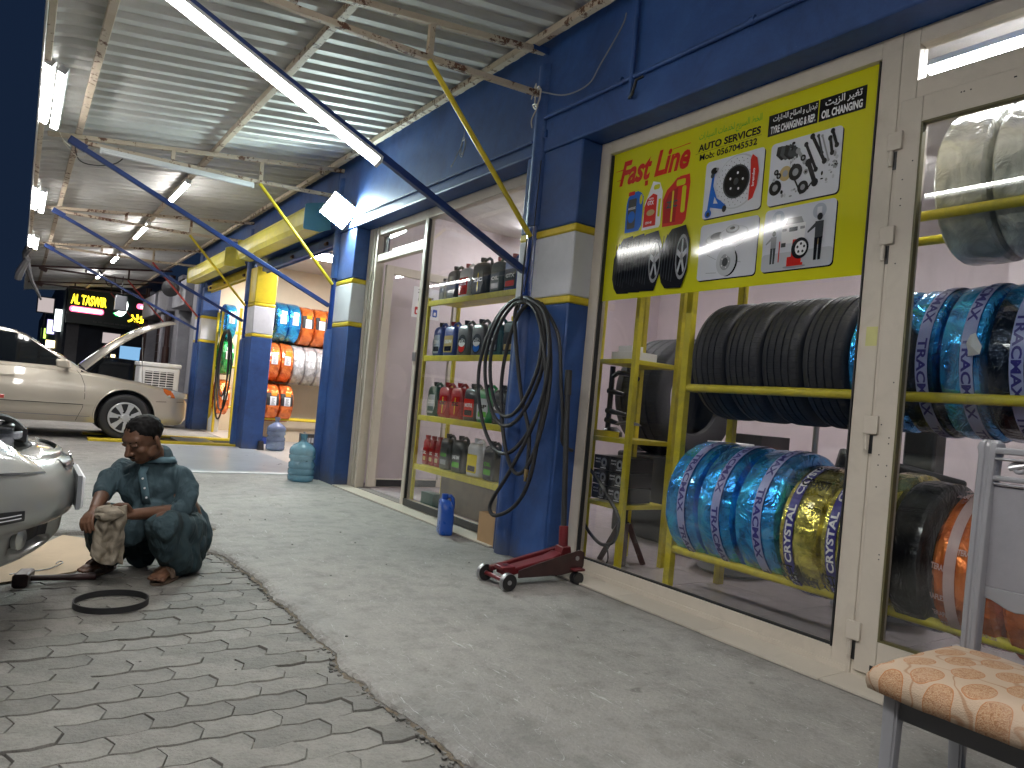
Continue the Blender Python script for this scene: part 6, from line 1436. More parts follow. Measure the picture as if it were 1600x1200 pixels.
# ================================================================ SILVER CAR (nose only in the picture, built to behind the doors)
sv = thing('silver_car', 'silver car at the left edge with its bonnet off and engine bay open', 'car', (-1.2, 3.42, 0))
SY, SHW = 3.55, .84
def plan(s):
    """s: -1 (near side, far back) .. 0 nose centre .. 1"""
    a = abs(s); sg = 1 if s > 0 else -1
    if a < .55:
        d = a/.55; y = SHW*(d*.93); x = .235-.335*d**2-.06*d**6
    else:
        q = (a-.55)/.45; t = min(1, q/.12); y = SHW*(.93+.07*math.sin(t*math.pi/2)); x = .0-.10*t*0-q*3.4-(.10*t if t < 1 else .10)
        x = -.16-.06*t-(q)*3.3
    return x, SY+sg*y, sg
def nrm(s):
    x0, y0, _ = plan(max(-1, s-.01)); x1, y1, _ = plan(min(1, s+.01)); d = Vector((x1-x0, y1-y0, 0)).normalized(); return Vector((d.y, -d.x, 0))*(1)
DZ = [(.25, -.13), (.27, -.09), (.30, -.055), (.33, -.035), (.385, -.03), (.405, -.02), (.42, .004), (.46, .012), (.52, .008), (.57, -.006), (.61, -.03), (.65, -.065), (.70, -.11), (.75, -.17)]
def shell(s, z, e=0):
    x, y, sg = plan(s); n_ = nrm(s); front = max(0, 1-max(0, abs(s)-.45)/.2)
    dz = lerp(DZ, z); off = dz*(.35+.65*front)
    ztop = 0
    # lower intake recess
    if .10 < abs(s) < .40 and .30 < z < .405: off -= .06*min(1, (z-.30)/.025, (.405-z)/.02)*min(1, (.40-abs(s))/.06, (abs(s)-.10)/.05)
    p = Vector((x, y, z))+n_*(off+e); return p
sss = [-1, -.9, -.8, -.72, -.66, -.62, -.59]+[-.57+.02*k for k in range(58)]+[.59, .62, .66, .72, .8, .9, 1]; zzz = [.25, .258, .266, .275, .285, .295, .305, .315, .325, .335, .345, .355, .365, .375, .385, .395, .405, .415, .425, .435, .46, .49, .52, .55, .58, .60, .62, .64]
b = MB(); W = len(zzz)
def ztopf(s):  # upper edge of shell rises along the wings
    a = abs(s); return .64+.16*min(1, max(0, (a-.30)/.35))+.10*max(0, (a-.65)/.35)
for s in sss:
    for z in zzz:
        zz = z if z < .5 else .5+(z-.5)/.14*(ztopf(s)-.5)
        p = shell(s, z if abs(s) < .5 else min(zz, .58)); p.z = zz; b.v.append(tuple(p))
for i in range(len(sss)-1):
    sm_ = (sss[i]+sss[i+1])/2
    for j in range(W-1):
        zm = (zzz[j]+zzz[j+1])/2; dk = (.12 < abs(sm_) < .39 and .32 < zm < .40) or (abs(sm_) < .09 and .33 < zm < .40)
        b.f.append((i*W+j, (i+1)*W+j, (i+1)*W+j+1, i*W+j+1)); b.mi.append(1 if dk else 0)
for s_, nm in ((0, ''),): pass
b.build('bumper_and_wings', ['silver', 'blackplastic'], sv, 60, sub=1)
# inner edge of the wings / bonnet opening
b = MB(); inn = []; outr = []
for s in sss:
    x, y, sg = plan(s); p = shell(s, .58 if abs(s) >= .5 else .64); p.z = ztopf(s); outr.append(p); n_ = nrm(s); q = p-n_*.10; q.z += .022; r = p-n_*.13; r.z -= .10; inn.append((p, (p*.5+q*.5)+Vector((0, 0, .008)), q, r))
for a in inn: b.v += [tuple(v) for v in a]
for i in range(len(sss)-1):
    for j in range(3): b.f.append((i*4+j, i*4+j+1, (i+1)*4+j+1, (i+1)*4+j)); b.mi.append(1 if j == 2 and abs(sss[i]) > .3 else 0)
b.build('bonnet_surround', ['silver', 'blackplastic'], sv, 60)
b = MB(); b.add([(.12, SY-.30, .50), (.12, SY+.30, .50), (-.16, SY+.62, .52), (-1.2, SY+.7, .55), (-1.2, SY-.7, .55), (-.16, SY-.62, .52)], [(0, 1, 2, 3, 4, 5)]); b.build('engine_bay_floor', 'blackplastic', sv, smooth=0)
def spatch(nm, mat, s0, s1, zl, zh, e=.004, par=None, n=16, m=8, bul=.012):
    b = MB()
    def f(u, v):
        s = s0+(s1-s0)*u; z = zl(u)+(zh(u)-zl(u))*v; zz = z if z < .5 else .5+(z-.5)*.14/(ztopf(s)-.5)
        p = shell(s, zz if abs(s) < .5 else min(zz, .58), e+bul*math.sin(math.pi*v)*math.sin(math.pi*min(1, max(0, u)))); p.z = z; return p
    b.grid(f, n, m); return b.build(nm, mat, par or sv, 60)
for sg in (-1, 1):
    h = spatch('headlight', 'lens', sg*.30, sg*.56, lambda u: .605+.03*u, lambda u: .612+.125*math.sin(min(1, u*1.3)*math.pi/2)+.02*u, .004)
    spatch('headlight_rim', 'blackplastic', sg*.295, sg*.565, lambda u: .598+.03*u, lambda u: .604+.03*u, .004, h, bul=0)
    spatch('bumper_insert', 'blackplastic', sg*.40, sg*.56, lambda u: .452-.0*u, lambda u: .487+.008*math.sin(u*3), .007, bul=.002)
    for k in range(2): spatch('insert_line', 'paper', sg*.412, sg*.56, lambda u: .463+k*.012, lambda u: .467+k*.012, .011, bul=0, m=1)
    fl_ = MB().lathe([(0, .02), (.04, .015), (.045, 0)], tuple(shell(sg*.30, .35, -.0)), tuple(nrm(sg*.3)), 16).build('fog_light', 'lens', sv)
g = spatch('grille', 'blackplastic', -.16, .16, lambda u: .585, lambda u: .632, .004)
MB().lathe([(.022, 0), (.030, .006), (.034, 0)], tuple(shell(0, .61, .012)), (1, 0, .35), 24).build('badge', 'chrome', g)
spatch('grille_bar', 'silver', -.16, .16, lambda u: .604, lambda u: .612, .012, g, bul=0)
spatch('bonnet_lip', 'silver', -.26, .26, lambda u: .635, lambda u: .664, .002, bul=.012)
pn = MB().box(.252, .262, SY-.22, SY+.22, .435, .56).build('number_plate', 'paper', sv, bev=.003)
q = MB(); fr = ((.2325, SY+.41, .437), (0, -1, 0), (0, 0, 1), (1, 0, 0)); fr = ((.2625, SY-.21, .437), (0, 1, 0), (0, 0, 1), (1, 0, 0)); put_text(q, '48217', fr, .12, .03, .40, .095, 0, .03); q.build('plate_text', 'pblack', pn, smooth=0)
MB().box(.236, .251, SY-.23, SY+.23, .43, .565).build('plate_holder', 'greyplastic', pn)
# engine-bay clutter
MT['bayplastic'] = M('pale_grey_bay_plastic', (.34, .35, .39), .4, var=.25, vs=10, dirt=.5, dcol=(.1, .1, .11), ds=10)
random.seed(21)
for (x, y, z, sx_, sy_, sz_, a, m_) in ((.02, SY-.20, .70, .06, .16, .03, .2, 'bayplastic'), (-.06, SY+.05, .72, .05, .20, .025, -.15, 'bayplastic'), (-.10, SY-.42, .70, .09, .06, .05, .5, 'bayplastic'), (-.22, SY+.35, .74, .10, .12, .05, -.3, 'bayplastic'), (-.25, SY-.10, .74, .12, .10, .04, .1, 'bayplastic'), (-.05, SY+.38, .70, .06, .10, .03, -.5, 'bayplastic'), (-.45, SY+.15, .78, .14, .2, .06, .1, 'blackplastic'), (-.5, SY-.4, .78, .12, .12, .07, .3, 'greyplastic'), (.06, SY+.22, .66, .035, .2, .02, -.12, 'bayplastic'), (.05, SY-.02, .66, .04, .25, .03, 0, 'bayplastic')):
    c_, s_ = math.cos(a), math.sin(a); MB().obox((x-.06, y, z-.02), (c_*sx_*.6, s_*sx_*.6, .15*sx_), (-s_*sy_*.6, c_*sy_*.6, random.uniform(-.1, .1)*sy_), (0, 0, sz_*.7)).build('bay_cover', m_, sv, bev=.012)
for (x, y, z, r) in ((-.03, SY-.30, .755, .04), (-.16, SY-.22, .77, .055)):
    MB().lathe([(0, 0), (r, 0), (r*1.05, .008), (r*.8, .02), (r*.5, .024), (0, .024)], (x, y, z), (.1, 0, 1), 24).build('filler_cap', 'blackplastic', sv)
MB().tube(smoothc([(-.25, SY-.55, .76), (-.12, SY-.45, .80), (-.02, SY-.35, .79), (.03, SY-.15, .74), (.02, SY+.1, .72), (-.15, SY+.3, .78)], 5), .012, 8).build('bay_hose', 'black', sv); MB().tube(smoothc([(-.3, SY-.3, .80), (-.15, SY-.28, .83), (-.08, SY-.12, .80), (-.12, SY+.05, .78), (-.3, SY+.1, .8)], 5), .014, 8).build('bay_hose', 'black', sv)
random.seed(33)
for k in range(34):
    x, y = random.uniform(-.36, .04), SY+random.uniform(-.58, .55); x -= .28*((y-SY)/.6)**2; z = .70+.06*random.random()-.08*max(0, x)*4; a = random.uniform(0, 3.1); s1, s2 = random.uniform(.02, .07), random.uniform(.012, .035); t_ = random.uniform(-.5, .5)
    MB().obox((x, y, z), (math.cos(a)*s1, math.sin(a)*s1, t_*s1), (-math.sin(a)*s2, math.cos(a)*s2, random.uniform(-.4, .4)*s2), (0, 0, random.uniform(.006, .03))).build('bay_cover', random.choice(['bayplastic', 'bayplastic', 'bayplastic', 'blackplastic', 'greyplastic', 'steel']), sv, bev=.004)
MB().box(-.16, -.04, SY+.60, SY+.66, .82, .835).build('rubber_seal', 'red_steel', sv)
for y in (SY-.74, SY+.74): wheel(sv, -.72, y, .30, .30, 1, out=-1 if y < SY else 1, mat='wheelsilver')
b = MB(); b.box(-3.6, -1.0, SY-.80, SY+.80, .25, .9); b.build('rear_body', 'silver', sv, bev=.12, seg=3); b = MB(); b.prism([(-3.3, .9), (-1.0, .9), (-1.6, 1.38), (-2.9, 1.40)], -.66, .66, ((0, SY, 0), (1, 0, 0), (0, 0, 1), (0, 1, 0))); b.build('cabin', 'carglass', sv, bev=.05)
# ================================================================ NEIGHBOURING SHOPS AND FAR BUILDINGS
gs = thing('grey_shop_row', 'unlit grey shop row beyond the blue pillars with doors and pale columns', 'building', (3.5, 19.5, 0))
MB().box(3.05, 3.25, 14.97, 24.2, 0, 3.3).build('wall', 'greywall', gs)
MT['palecol'] = M('dusty_pale_plaster', (.34, .34, .37), .7, var=.15, dirt=.5, dcol=(.15, .15, .16), ds=3)
for y0, y1 in ((15.15, 15.55), (17.0, 17.5), (19.0, 19.4), (21.6, 22.2)): MB().box(2.78, 3.05, y0, y1, 0, 3.2).build('column', 'palecol', gs, bev=.02)
for y0, y1 in ((15.56, 16.98), (17.52, 18.98), (19.5, 21.5)):
    MB().box(2.62, 3.04, y0, y1, 2.42, 2.95).build('shutter_housing', 'palecol', gs, bev=.02)
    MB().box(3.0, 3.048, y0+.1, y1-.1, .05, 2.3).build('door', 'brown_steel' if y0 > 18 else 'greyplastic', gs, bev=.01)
    for k in range(9): MB().box(2.985, 3.0, y0+.12, y1-.12, .2+k*.23, .21+k*.23).build('door_rib', 'palecol', gs)
eb = thing('sign_building', 'dark building closing the far end of the arcade with bright shop signs', 'building', (2, 28, 0))
MB().box(.98, 9, 24.0, 60, 0, 3.9).build('wall', 'darkwall', eb); MB().box(.93, 3.4, 23.75, 24.0, 3.3, 3.9).build('parapet', 'greywall', eb)
MB().box(1.05, 1.35, 23.9, 23.99, .1, 2.2).build('door', 'greywall', eb)
MT['signgreen'] = flat('dark_green_sign_board', (.006, .022, .022), .4)
fs = thing('lit_shop_sign', 'dark green shop sign with glowing yellow letters at the far end', 'sign', (2, 23.8, 2.7))
MB().box(1.0, 3.3, 23.6, 23.75, 2.2, 3.24).build('board', 'signgreen', fs, bev=.01)
MT['eyel'] = emis('glowing_yellow_letters', (1, .72, .02), 3.0); MT['epink'] = emis('glowing_pink_tube', (1, .12, .22), 2.2); MT['ewhite'] = emis('glowing_white_letters', (.9, 1, .96), 3.5); MT['egreen'] = emis('glowing_green', (.05, .8, .2), 1.5); MT['eblue'] = emis('blue_lit_window', (.25, .5, .8), .55); MT['ewarm'] = emis('warm_lit_panel', (1, .8, .4), 2.5); MT['edim'] = emis('dim_grey_lit_panel', (.55, .47, .46), .55); MT['eviolet'] = emis('violet_lit_sign', (.6, .55, 1), 1.2); MT['elime'] = emis('lime_lit_sign', (.6, 1, .15), 1.2)
FE_ = ((0, 23.595, 0), (1, 0, 0), (0, 0, 1), (0, -1, 0))
q = MB(); put_text(q, 'AL TASWIR', FE_, 1.08, 2.74, 1.95, 3.02, 0, .025, lift=.01); q.build('lettering', 'eyel', fs, smooth=0)
q = MB(); q.prism(rrect(1.06, 2.52, 1.90, 2.68, .07), 0, .02, FE_); q.build('lit_pill', 'epink', fs); q = MB(); q.prism(rrect(1.12, 2.555, 1.86, 2.645, .04), .02, .03, FE_); q.build('lit_pill_core', 'ewhite', fs)
q = MB(); q.prism([(2.3, 2.55), (2.38, 2.58), (2.46, 2.7), (2.5, 2.9), (2.46, 3.02), (2.36, 3.06), (2.26, 3.03), (2.28, 2.95), (2.32, 2.85), (2.3, 2.75), (2.22, 2.66), (2.15, 2.62)], 0, .02, FE_); q.build('lit_figure', 'ewhite', fs)
q = MB(); q.prism([(2.13, 2.63), (2.25, 2.66), (2.3, 2.55), (2.2, 2.56)], 0, .02, FE_); q.build('lit_leaf', 'egreen', fs)
q = MB(); q.prism(rrect(2.72, 2.84, 3.15, 2.99, .06), 0, .02, FE_); q.build('lit_pill', 'epink', fs); q = MB(); q.prism(rrect(2.82, 2.87, 3.12, 2.93, .02), .02, .03, FE_); q.build('lit_pill_core', 'ewhite', fs)
q = MB(); put_text(q, arabic('وير'), FE_, 2.52, 2.42, 2.98, 2.68, 0, .025, lift=.01); q.build('lettering', 'eyel', fs, smooth=0)
q = MB(); put_text(q, 'Tel: 055 3052220, 055 3052220', FE_, 1.65, 2.28, 2.6, 2.33, 0, 0, lift=.01); q.build('lettering', 'greywall', fs, smooth=0)
def lit(nm, lab, cat, x0, x1, y, z0, z1, mat, d=.1):
    t = thing(nm, lab, cat, ((x0+x1)/2, y, z0)); MB().box(x0-.03, x1+.03, y, y+d, z0-.03, z1+.03).build('frame', 'darkwall', t); MB().box(x0, x1, y-.01, y, z0, z1).build('panel', mat, t, smooth=0); return t
lit('shop_window', 'blue lit shop window seen under the open bonnet', 'window', 2.42, 3.0, 23.85, 1.28, 1.72, 'eblue'); lit('shop_window', 'small pale lit window under the far green sign', 'window', 1.95, 2.4, 23.85, 1.75, 2.05, 'edim'); lit('light_strip', 'upright yellow light strip seen under the open bonnet', 'lamp', 2.2, 2.31, 23.8, 1.0, 1.44, 'ewarm')
lit('lit_billboard', 'small grey lit billboard against the night sky at the left', 'billboard', .33, .70, 24.0, 2.43, 2.83, 'edim', .06)
MB().cyl((.5, 24.1, 0), (.5, 24.1, 2.4), .03).build('billboard_post', 'darkwall'); bpy.data.objects['billboard_post'].parent = None; tag(bpy.data.objects['billboard_post'], 'thin dark post holding the small grey lit billboard', 'post')
for (y, x0, x1, z0, z1, m, lab) in ((25.5, .80, .97, 2.0, 2.65, 'ewhite', 'white green lit sign edge sticking out left of the far green sign'), (30, .74, .96, 2.05, 2.55, 'eviolet', 'violet white lit sign farther down the dark street'), (38, .74, .93, 2.1, 2.55, 'elime', 'small lime lit sign farthest down the dark street'), (29, .72, 1.0, 1.55, 1.8, 'ewarm', 'bright warm shop light low down the dark street'), (33, .72, .98, 1.2, 1.6, 'ewhite', 'bright white shop light low down the dark street')):
    lit('street_sign', lab, 'sign', x0, x1, y, z0, z1, m)
sp = thing('speaker_box', 'grey box hanging from the canopy in front of the far lit sign', 'box', (1.95, 20, 2.6)); MB().box(1.82, 2.08, 19.9, 20.1, 2.45, 2.82).build('housing', 'greyplastic', sp, bev=.02); MB().cyl((1.95, 20, 2.82), (1.95, 20, 3.3), .01).build('hanger', 'blackplastic', sp)
dr = thing('distant_car', 'dark parked car glimpsed under the open bonnet', 'car', (2.2, 19, 0)); MB().prism([(-.9, .3), (.9, .3), (.9, .8), (.6, .85), (.35, 1.25), (-.4, 1.28), (-.7, .9), (-.9, .85)], -.7, .7, ((2.0, 19, 0), (1, 0, 0), (0, 0, 1), (0, 1, 0))).build('body', 'carglass', dr, bev=.05)
for x in (1.4, 2.6): MB().cyl((x, 18.28, .3), (x, 18.4, .3), .29).build('wheel', 'black', dr)
cw = thing('fan_unit', 'dark fan hanging under the far end of the canopy', 'fan', (2.4, 16, 2.8)); MB().lathe([(0, 0), (.16, .02), (.17, .1), (0, .12)], (2.45, 16.0, 2.75), (-.5, -.8, -.1)).build('fan_head', 'blackplastic', cw); MB().bar((2.45, 16.05, 2.8), (2.7, 16.2, 3.0), .05).build('arm', 'blackplastic', cw)

# ================================================================ THE MAN
def V(*a): return Vector(a)
def caps(b, p, q, r1, r2, n=16):   # tapered capsule
    p, q = V(*p), V(*q); d = (q-p); L = d.length; d.normalize(); prof = []
    for k in range(6): a = -90+90*k/5; prof.append((max(.0001, r1*math.cos(R_(a))), r1*math.sin(R_(a))))
    for k in range(6): a = 90*k/5; prof.append((max(.0001, r2*math.cos(R_(a))), L+r2*math.sin(R_(a))))
    b.lathe(prof, p, d, n)
def chain(b, pts, rs):
    for (p, q, r1, r2) in zip(pts, pts[1:], rs, rs[1:]): caps(b, p, q, r1, r2)
def ellp(b, c, ax, ay, az, n=20):  # ellipsoid with axis vectors
    c = V(*c); vs = []; fs = []; m_ = 12
    for i in range(m_+1):
        ph = math.pi*i/m_
        for j in range(n): t = 2*math.pi*j/n; vs.append(c+ax*(math.sin(ph)*math.cos(t))+ay*(math.sin(ph)*math.sin(t))+az*math.cos(ph)*(1 if 0 < i < m_ else 1))
    for i in range(m_):
        for j in range(n): fs.append((i*n+j, i*n+(j+1) % n, (i+1)*n+(j+1) % n, (i+1)*n+j))
    b.add(vs, fs)
def remesh(b, vox, sm, name, mats, disp=None, root=(0, 0, 0)):
    me = b.mesh('tmp', mats, 0, merge=1e-5); o = bpy.data.objects.new('tmp', me); C.objects.link(o)
    r = o.modifiers.new('r', 'REMESH'); r.mode = 'VOXEL'; r.voxel_size = vox; r.use_smooth_shade = True
    if sm: s = o.modifiers.new('s', 'SMOOTH'); s.factor = .5; s.iterations = sm
    bpy.context.view_layer.update(); out = bpy.data.meshes.new_from_object(o.evaluated_get(bpy.context.evaluated_depsgraph_get()))
    bpy.data.objects.remove(o); out.name = name
    if disp:
        nm_ = [v.normal.copy() for v in out.vertices]
        for v, n_ in zip(out.vertices, nm_): v.co += n_*disp(v.co)
    out.transform(Matrix.Translation(-Vector(root))); out.polygons.foreach_set('use_smooth', [True]*len(out.polygons)); out.update(); return out
MT['skin'] = M('brown_skin', (.125, .058, .032), .5, var=.15, vs=10, bs=120, bst=.12, bd=.002)
MT['hair'] = M('black_hair', (.005, .0045, .0045), .7, var=.4, vs=60, bs=160, bst=.35, bd=.002, spec=.15)
MT['cloth'] = M('teal_grey_cotton', (.032, .060, .074), .85, var=.14, vs=5, bs=45, bst=.35, bd=.006)
MT['clothdark'] = M('teal_grey_trouser_cotton', (.026, .050, .060), .85, var=.14, vs=5, bs=45, bst=.35, bd=.006)
for k_ in ('cloth', 'clothdark'):
    nt_ = MT[k_].node_tree; p_ = nt_.nodes['Principled BSDF']; a_ = nz(nt_, 8, 3, .5, objvec(nt_, (1, 1, .5)), .7); bump(nt_, p_, a_, 1.0, .06)
PR = V(.62, 3.95, 0)
man = thing('person', 'man squatting by the silver car in teal shirt and trousers, holding a rag', 'person', tuple(PR))
f = V(-.72, -.50, -.46).normalized(); r_ = V(.57, -.82, 0).normalized(); u = r_.cross(f).normalized()
if u.z < 0: u = -u
hc = V(.530, 3.885, .668)
# ---- body (skin): head, neck, arms, hands, feet as one surface
b = MB()
def hp(a, c, d): return hc+f*a+r_*c+u*d     # head frame: forward, side, up
ellp(b, hp(-.012, 0, .030), f*.092, r_*.073, u*.080); ellp(b, hp(.022, 0, -.030), f*.060, r_*.058, u*.075)
ellp(b, hp(.040, 0, -.078), f*.030, r_*.032, u*.026)   # chin
ellp(b, hp(.055, 0, .035), f*.028, r_*.055, u*.030)    # brow
for s in (-1, 1):
    ellp(b, hp(.045, s*.036, -.020), f*.028, r_*.022, u*.024); ellp(b, hp(.000, s*.055, -.050), f*.04, r_*.014, u*.03)
    ellp(b, hp(.074, s*.030, .016), f*.010, r_*.021, u*.006)      # eyelid ridge
    ellp(b, hp(-.018, s*.078, -.004), f*.018+r_*s*.006, r_*.008, u*.032); ellp(b, hp(-.014, s*.080, -.026), f*.010, r_*.007, u*.012)
caps(b, hp(.078, 0, .018), hp(.104, 0, -.022), .009, .013); ellp(b, hp(.088, .013, -.026), f*.012, r_*.009, u*.008); ellp(b, hp(.088, -.013, -.026), f*.012, r_*.009, u*.008)
ellp(b, hp(.078, 0, -.052), f*.014, r_*.024, u*.006); ellp(b, hp(.076, 0, -.062), f*.013, r_*.020, u*.007)
caps(b, hp(-.02, 0, -.04), (.635, 3.98, .54), .052, .060)
# trunk core and upper legs under the clothes keep the body whole
chain(b, [(.635, 3.98, .53), (.68, 4.0, .40), (.78, 4.03, .22)], [.08, .11, .11])
ELN, WRN, ELF, WRF = V(.735, 3.835, .335), V(.50, 3.735, .335), V(.395, 3.98, .405), V(.350, 3.80, .352)
chain(b, [(.710, 3.925, .48), ELN, WRN], [.035, .038, .026]); chain(b, [(.505, 4.045, .49), ELF, WRF], [.030, .038, .026])
chain(b, [(.79, 3.98, .18), (.64, 3.73, .29), (.70, 3.83, .05)], [.08, .06, .038]); chain(b, [(.74, 4.10, .18), (.40, 3.95, .30), (.45, 4.06, .05)], [.08, .06, .038])
def hand(wr, d, side, up, curl, s=1):
    """palm from wrist along d; side = thumb direction; up = back of hand normal"""
    d, side, up = d.normalized(), side.normalized(), up.normalized()
    pc = wr+d*.045*s; ellp(b, pc, d*.046*s, side*.036*s, up*.016*s); caps(b, wr-d*.01, wr+d*.03*s, .024, .020)
    for k, (o_, L) in enumerate(((.027, .068), (.010, .076), (-.008, .071), (-.025, .055))):
        p = wr+d*.078*s+side*o_*s; dd = d.copy(); r = .0092*s; seg = [p-d*.02]
        pts = [p]
        for q, l in enumerate((.42, .32, .26)):
            ang = curl*(.6, 1.0, .9)[q]; dd = (dd*math.cos(ang)-up*math.sin(ang)).normalized(); p = p+dd*L*l*s; pts.append(p)
            ax_ = dd.cross(side); up = up if q else up
        chain(b, [seg[0]]+pts, [r*1.05, r, r*.95, r*.85, r*.72])
    t0 = wr+d*.020*s+side*.025*s; t1 = t0+(side*.8+d*.6).normalized()*.035*s; t2 = t1+(d*.8+side*.1-up*.4).normalized()*.032*s; t3 = t2+(d*.8-side*.2-up*.4).normalized()*.024*s
    chain(b, [t0, t1, t2, t3], [.014, .0115, .0105, .008])
hand(WRN, V(-.95, -.22, -.10), V(.15, -.35, .95), V(-.2, -1, -.15), .50)
hand(WRF, V(-.35, -.60, -.35), V(.75, -.45, .30), V(-.55, -.15, .80), .70, .95)
def foot(heel, toe):
    h, t_ = V(*heel), V(*toe); d = (t_-h).normalized(); sd = V(-d.y, d.x, 0)
    chain(b, [h+V(0, 0, .035), h+d*.09+V(0, 0, .040), h+d*.16+V(0, 0, .028)], [.034, .034, .026]); ellp(b, h+d*.165+V(0, 0, .026), d*.05, sd*.042, V(0, 0, .016))
    for k in range(5): o_ = (-.030+.0155*k); L = (.205, .222, .225, .224, .220)[k]-.0; p0 = h+d*.17+sd*o_*.9+V(0, 0, .026); caps(b, p0, h+d*(L)+sd*o_*1.15+V(0, 0, .018), .010, .0085 if k < 4 else .012)
FH1, FT1, FH2, FT2 = (.735, 3.885, .014), (.615, 3.705, .014), (.475, 4.10, .014), (.355, 3.95, .014)
foot(FH1, FT1); foot(FH2, FT2)
me = remesh(b, .0038, 3, 'body', 'skin', root=PR); link('body', me, man)
# ---- hair, brows, moustache, beard shade
b = MB()
ellp(b, hp(-.024, 0, .044), f*.093, r_*.080, u*.078)
o = remesh(b, .004, 2, 'hair', 'hair', root=PR)
bm = bmesh.new(); bm.from_mesh(o)
def keep(co):
    p = co+PR-hc; a, c, d = p.dot(f), p.dot(r_), p.dot(u)
    if d < -.035: return False
    if a > .045 and d < .078-.010*noise.noise((c*40, 0, 0)): return False
    if a > .0 and d < .030+(a*.65): return False
    if a > -.030 and d < .008: return False
    return True
bmesh.ops.delete(bm, geom=[v for v in bm.verts if not keep(v.co)], context='VERTS')
for v in bm.verts: v.co += v.normal*.004*noise.noise((v.co.x*60, v.co.y*60, v.co.z*60))
bm.to_mesh(o); bm.free(); hr = link('hair', o, man); sm = hr.modifiers.new('t', 'SOLIDIFY'); sm.thickness = .010; sm.offset = -1
b = MB(); caps(b, hp(.088, -.021, -.046), hp(.092, 0, -.042), .0035, .005); caps(b, hp(.092, 0, -.042), hp(.088, .021, -.046), .005, .0035); link('moustache', remesh(b, .002, 2, 'moustache', 'hair', root=PR), man)
for s in (-1, 1):
    b = MB(); caps(b, hp(.080, s*.014, .032), hp(.068, s*.047, .034), .0035, .0028); link('eyebrow', remesh(b, .002, 1, 'eyebrow', 'hair', root=PR), man)
    b = MB(); ellp(b, hp(.068, s*.030, .010), f*.012, r_*.014, u*.007); link('eye', remesh(b, .002, 1, 'eye', 'blackplastic', root=PR), man)
b = MB(); 
for s in (-1, 1): ellp(b, hp(-.004, s*.0665, -.035), f*.009, r_*.004, u*.026)
# ---- clothes
def wr(k, a, sc=1):
    return lambda co: a*(noise.noise(((co.x+PR.x*0)*k, co.y*k, co.z*k*.45*sc))+.5*noise.noise((co.x*k*2.3, co.y*k*2.3, co.z*k*1.1)))+a*.9*max(0, .35-abs(noise.noise((co.x*k*.8+3, co.y*k*.8, co.z*k*.35))))*1.2-a*.2
b = MB()
chain(b, [(.600, 3.985, .50), (.635, 3.985, .42), (.68, 3.99, .32), (.76, 4.03, .20)], [.105, .122, .132, .135])
ellp(b, (.605, 4.0, .50), V(.145, -.095, 0), V(.05, .075, 0), V(0, 0, .062))                # shoulders
ellp(b, (.575, 3.93, .42), V(.12, -.05, 0), V(.03, .06, 0), V(0, 0, .10))
chain(b, [(.715, 3.925, .495), (.755, 3.86, .41), ELN+V(-.0, 0, .015), ELN.lerp(WRN, .22)], [.060, .060, .053, .045]); chain(b, [(.495, 4.06, .51), (.43, 4.03, .455), ELF+V(.0, 0, .01), ELF.lerp(WRF, .12)], [.060, .056, .048, .044])
chain(b, [(.635, 3.97, .545), (.625, 3.96, .585)], [.075, .062])
# kameez tail: drapes over the thighs and to the ground behind
chain(b, [(.80, 4.04, .22), (.855, 4.05, .15), (.865, 4.03, .07)], [.115, .085, .05]); chain(b, [(.60, 3.90, .30), (.53, 3.84, .235), (.505, 3.82, .19)], [.10, .06, .035]); chain(b, [(.79, 3.95, .24), (.82, 3.92, .15)], [.07, .055])
me = remesh(b, .007, 6, 'shirt', 'cloth', disp=wr(13, .016), root=PR); link('shirt', me, man)
b = MB()
chain(b, [(.80, 4.02, .16), (.70, 3.83, .255), (.638, 3.725, .275)], [.125, .100, .078]); chain(b, [(.638, 3.72, .275), (.68, 3.78, .16), (.725, 3.84, .075)], [.078, .085, .075]); chain(b, [(.76, 3.90, .16), (.80, 3.88, .06), (.815, 3.88, .025)], [.09, .055, .022])
chain(b, [(.76, 4.10, .17), (.55, 4.02, .24), (.40, 3.94, .275)], [.12, .095, .078]); chain(b, [(.40, 3.94, .275), (.43, 4.0, .16), (.455, 4.05, .08)], [.078, .085, .070])
chain(b, [(.56, 4.05, .2), (.6, 4.1, .08)], [.10, .08]); chain(b, [(.395, 3.92, .25), (.42, 3.98, .12)], [.065, .06])
me = remesh(b, .007, 6, 'trousers', 'clothdark', disp=wr(12, .018), root=PR); link('trousers', me, man)
# collar, placket, buttons
MT['collar'] = M('pale_teal_collar', (.07, .13, .16), .8)
b = MB(); col = []
for k in range(13):
    a = R_(-140+280*k/12); c = V(.625, 3.955, .588)+V(math.cos(a)*-.055, -.0+math.sin(a)*.055, 0); c = V(.622, 3.955, .580)+f.cross(V(0, 0, 1)).normalized()*math.sin(a)*.066+V(f.x, f.y, 0).normalized()*math.cos(a)*.070
    col.append(c)
vs = []
for c in col:
    o_ = (c-V(.622, 3.955, c.z)).normalized(); vs += [c+V(0, 0, .012), c+o_*.016+V(0, 0, -.016)]
b.add(vs, [(2*i, 2*i+2, 2*i+3, 2*i+1) for i in range(12)]); c_ = b.build('collar', 'collar', man); s_ = c_.modifiers.new('t', 'SOLIDIFY'); s_.thickness = .004
pl = [(.548, 3.868, .545), (.536, 3.852, .515), (.545, 3.838, .47), (.556, 3.832, .42), (.566, 3.826, .37)]
b = MB(); vs = []
for x, y, z in pl: vs += [(x-.017, y+.004, z), (x+.017, y-.006, z)]
for i, q in enumerate(((.528, 3.868, .52), (.533, 3.848, .47), (.540, 3.838, .42), (.55, 3.83, .37))): pass
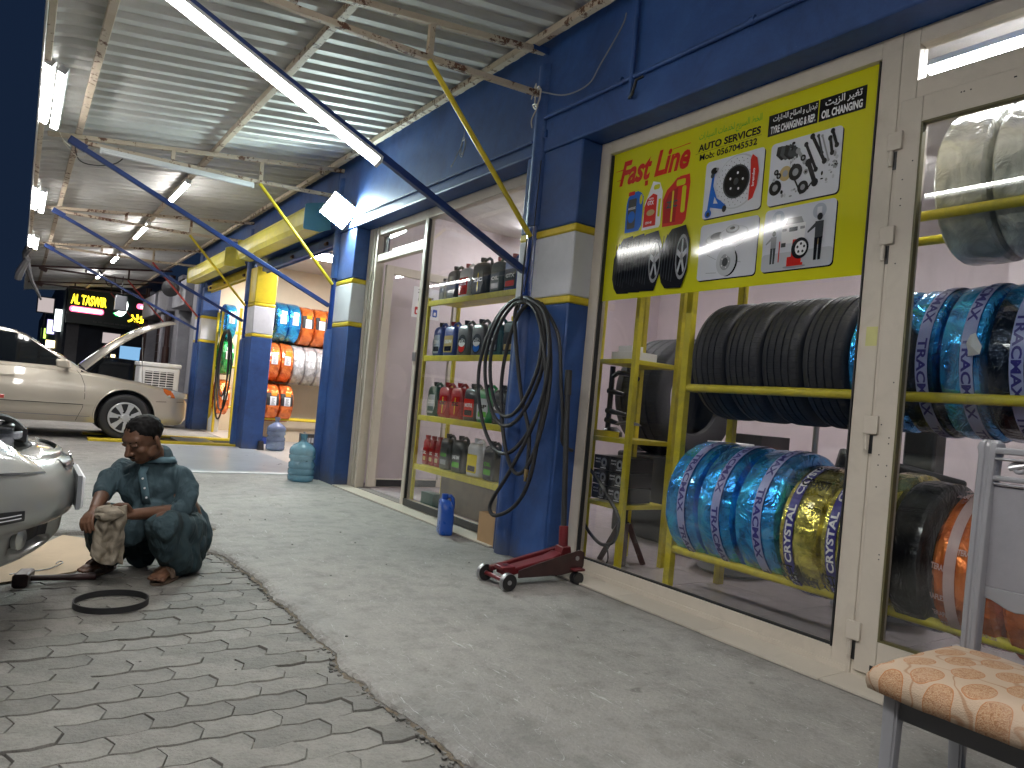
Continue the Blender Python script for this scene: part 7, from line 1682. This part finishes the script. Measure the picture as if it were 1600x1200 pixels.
b.add(vs, [(2*i, 2*i+2, 2*i+3, 2*i+1) for i in range(4)]); p_ = b.build('placket', 'collar', man); s_ = p_.modifiers.new('t', 'SOLIDIFY'); s_.thickness = .003
for x, y, z in ((.540, 3.842, .49), (.551, 3.832, .445), (.562, 3.826, .40)): MB().cyl((x, y, z), (x-.001, y-.004, z), .005, n=10).build('button', 'paper', man)
MT['sandal'] = M('worn_brown_sandal', (.12, .08, .055), .6, var=.2)
for h, t_ in ((FH1, FT1), (FH2, FT2)):
    h, t_ = V(*h), V(*t_); d = (t_-h).normalized(); sd = V(-d.y, d.x, 0); b = MB()
    b.prism([(.238*.5+.5*.25*math.cos(a)-.02, .047*math.sin(a)*(1-.15*math.cos(a+3.14))) for a in [2*math.pi*k/24 for k in range(24)]], 0, .013, (V(h.x, h.y, .001), d, sd, V(0, 0, 1)))
    so = b.build('sandal', 'sandal', man, bev=.003); b = MB()
    b.tube([h+d*.14+sd*(.046*math.cos(a))+V(0, 0, .010+.045*math.sin(a)) for a in [math.pi*k/10 for k in range(11)]], .007, 6); b.tube([h+d*.115+sd*(.044*math.cos(a))+V(0, 0, .010+.055*math.sin(a)) for a in [math.pi*k/10 for k in range(11)]], .007, 6); b.build('strap', 'sandal', so)
# ---- rag held in both hands
b = MB()
def ragf(u_, v_):
    x = .350+.115*u_+.02*v_*(u_-.4); z = .372-.015*math.sin(u_*5)-.285*v_*(.80+.22*u_-.1*(u_-.5)**2); y = 3.690+.045*v_+.016*math.sin(u_*13+v_*3)*(.5+v_*.6)+.012*noise.noise((u_*6, v_*8, 1))
    x += .010*noise.noise((u_*4, v_*6, 9)); return (x, y, z)
b.grid(ragf, 30, 44)
rg = b.build('hanging_rag', 'rag'); tag(rg, 'dirty beige rag hanging from the squatting man\'s hands', 'rag'); s_ = rg.modifiers.new('t', 'SOLIDIFY'); s_.thickness = .003
b = MB(); random.seed(4)
def crump(u_, v_):
    a = u_*6.283; ph = v_*3.1416; n_ = 1+.45*noise.noise((math.cos(a)*1.7, math.sin(a)*1.7, v_*3))+.18*noise.noise((math.cos(a)*5, math.sin(a)*5, v_*9))
    return (.400+.062*math.sin(ph)*math.cos(a)*n_, 3.695+.028*math.sin(ph)*math.sin(a)*n_, .352+.030*math.cos(ph)*n_)
b.grid(crump, 28, 16); o = b.build("rag_fold", "rag", rg)
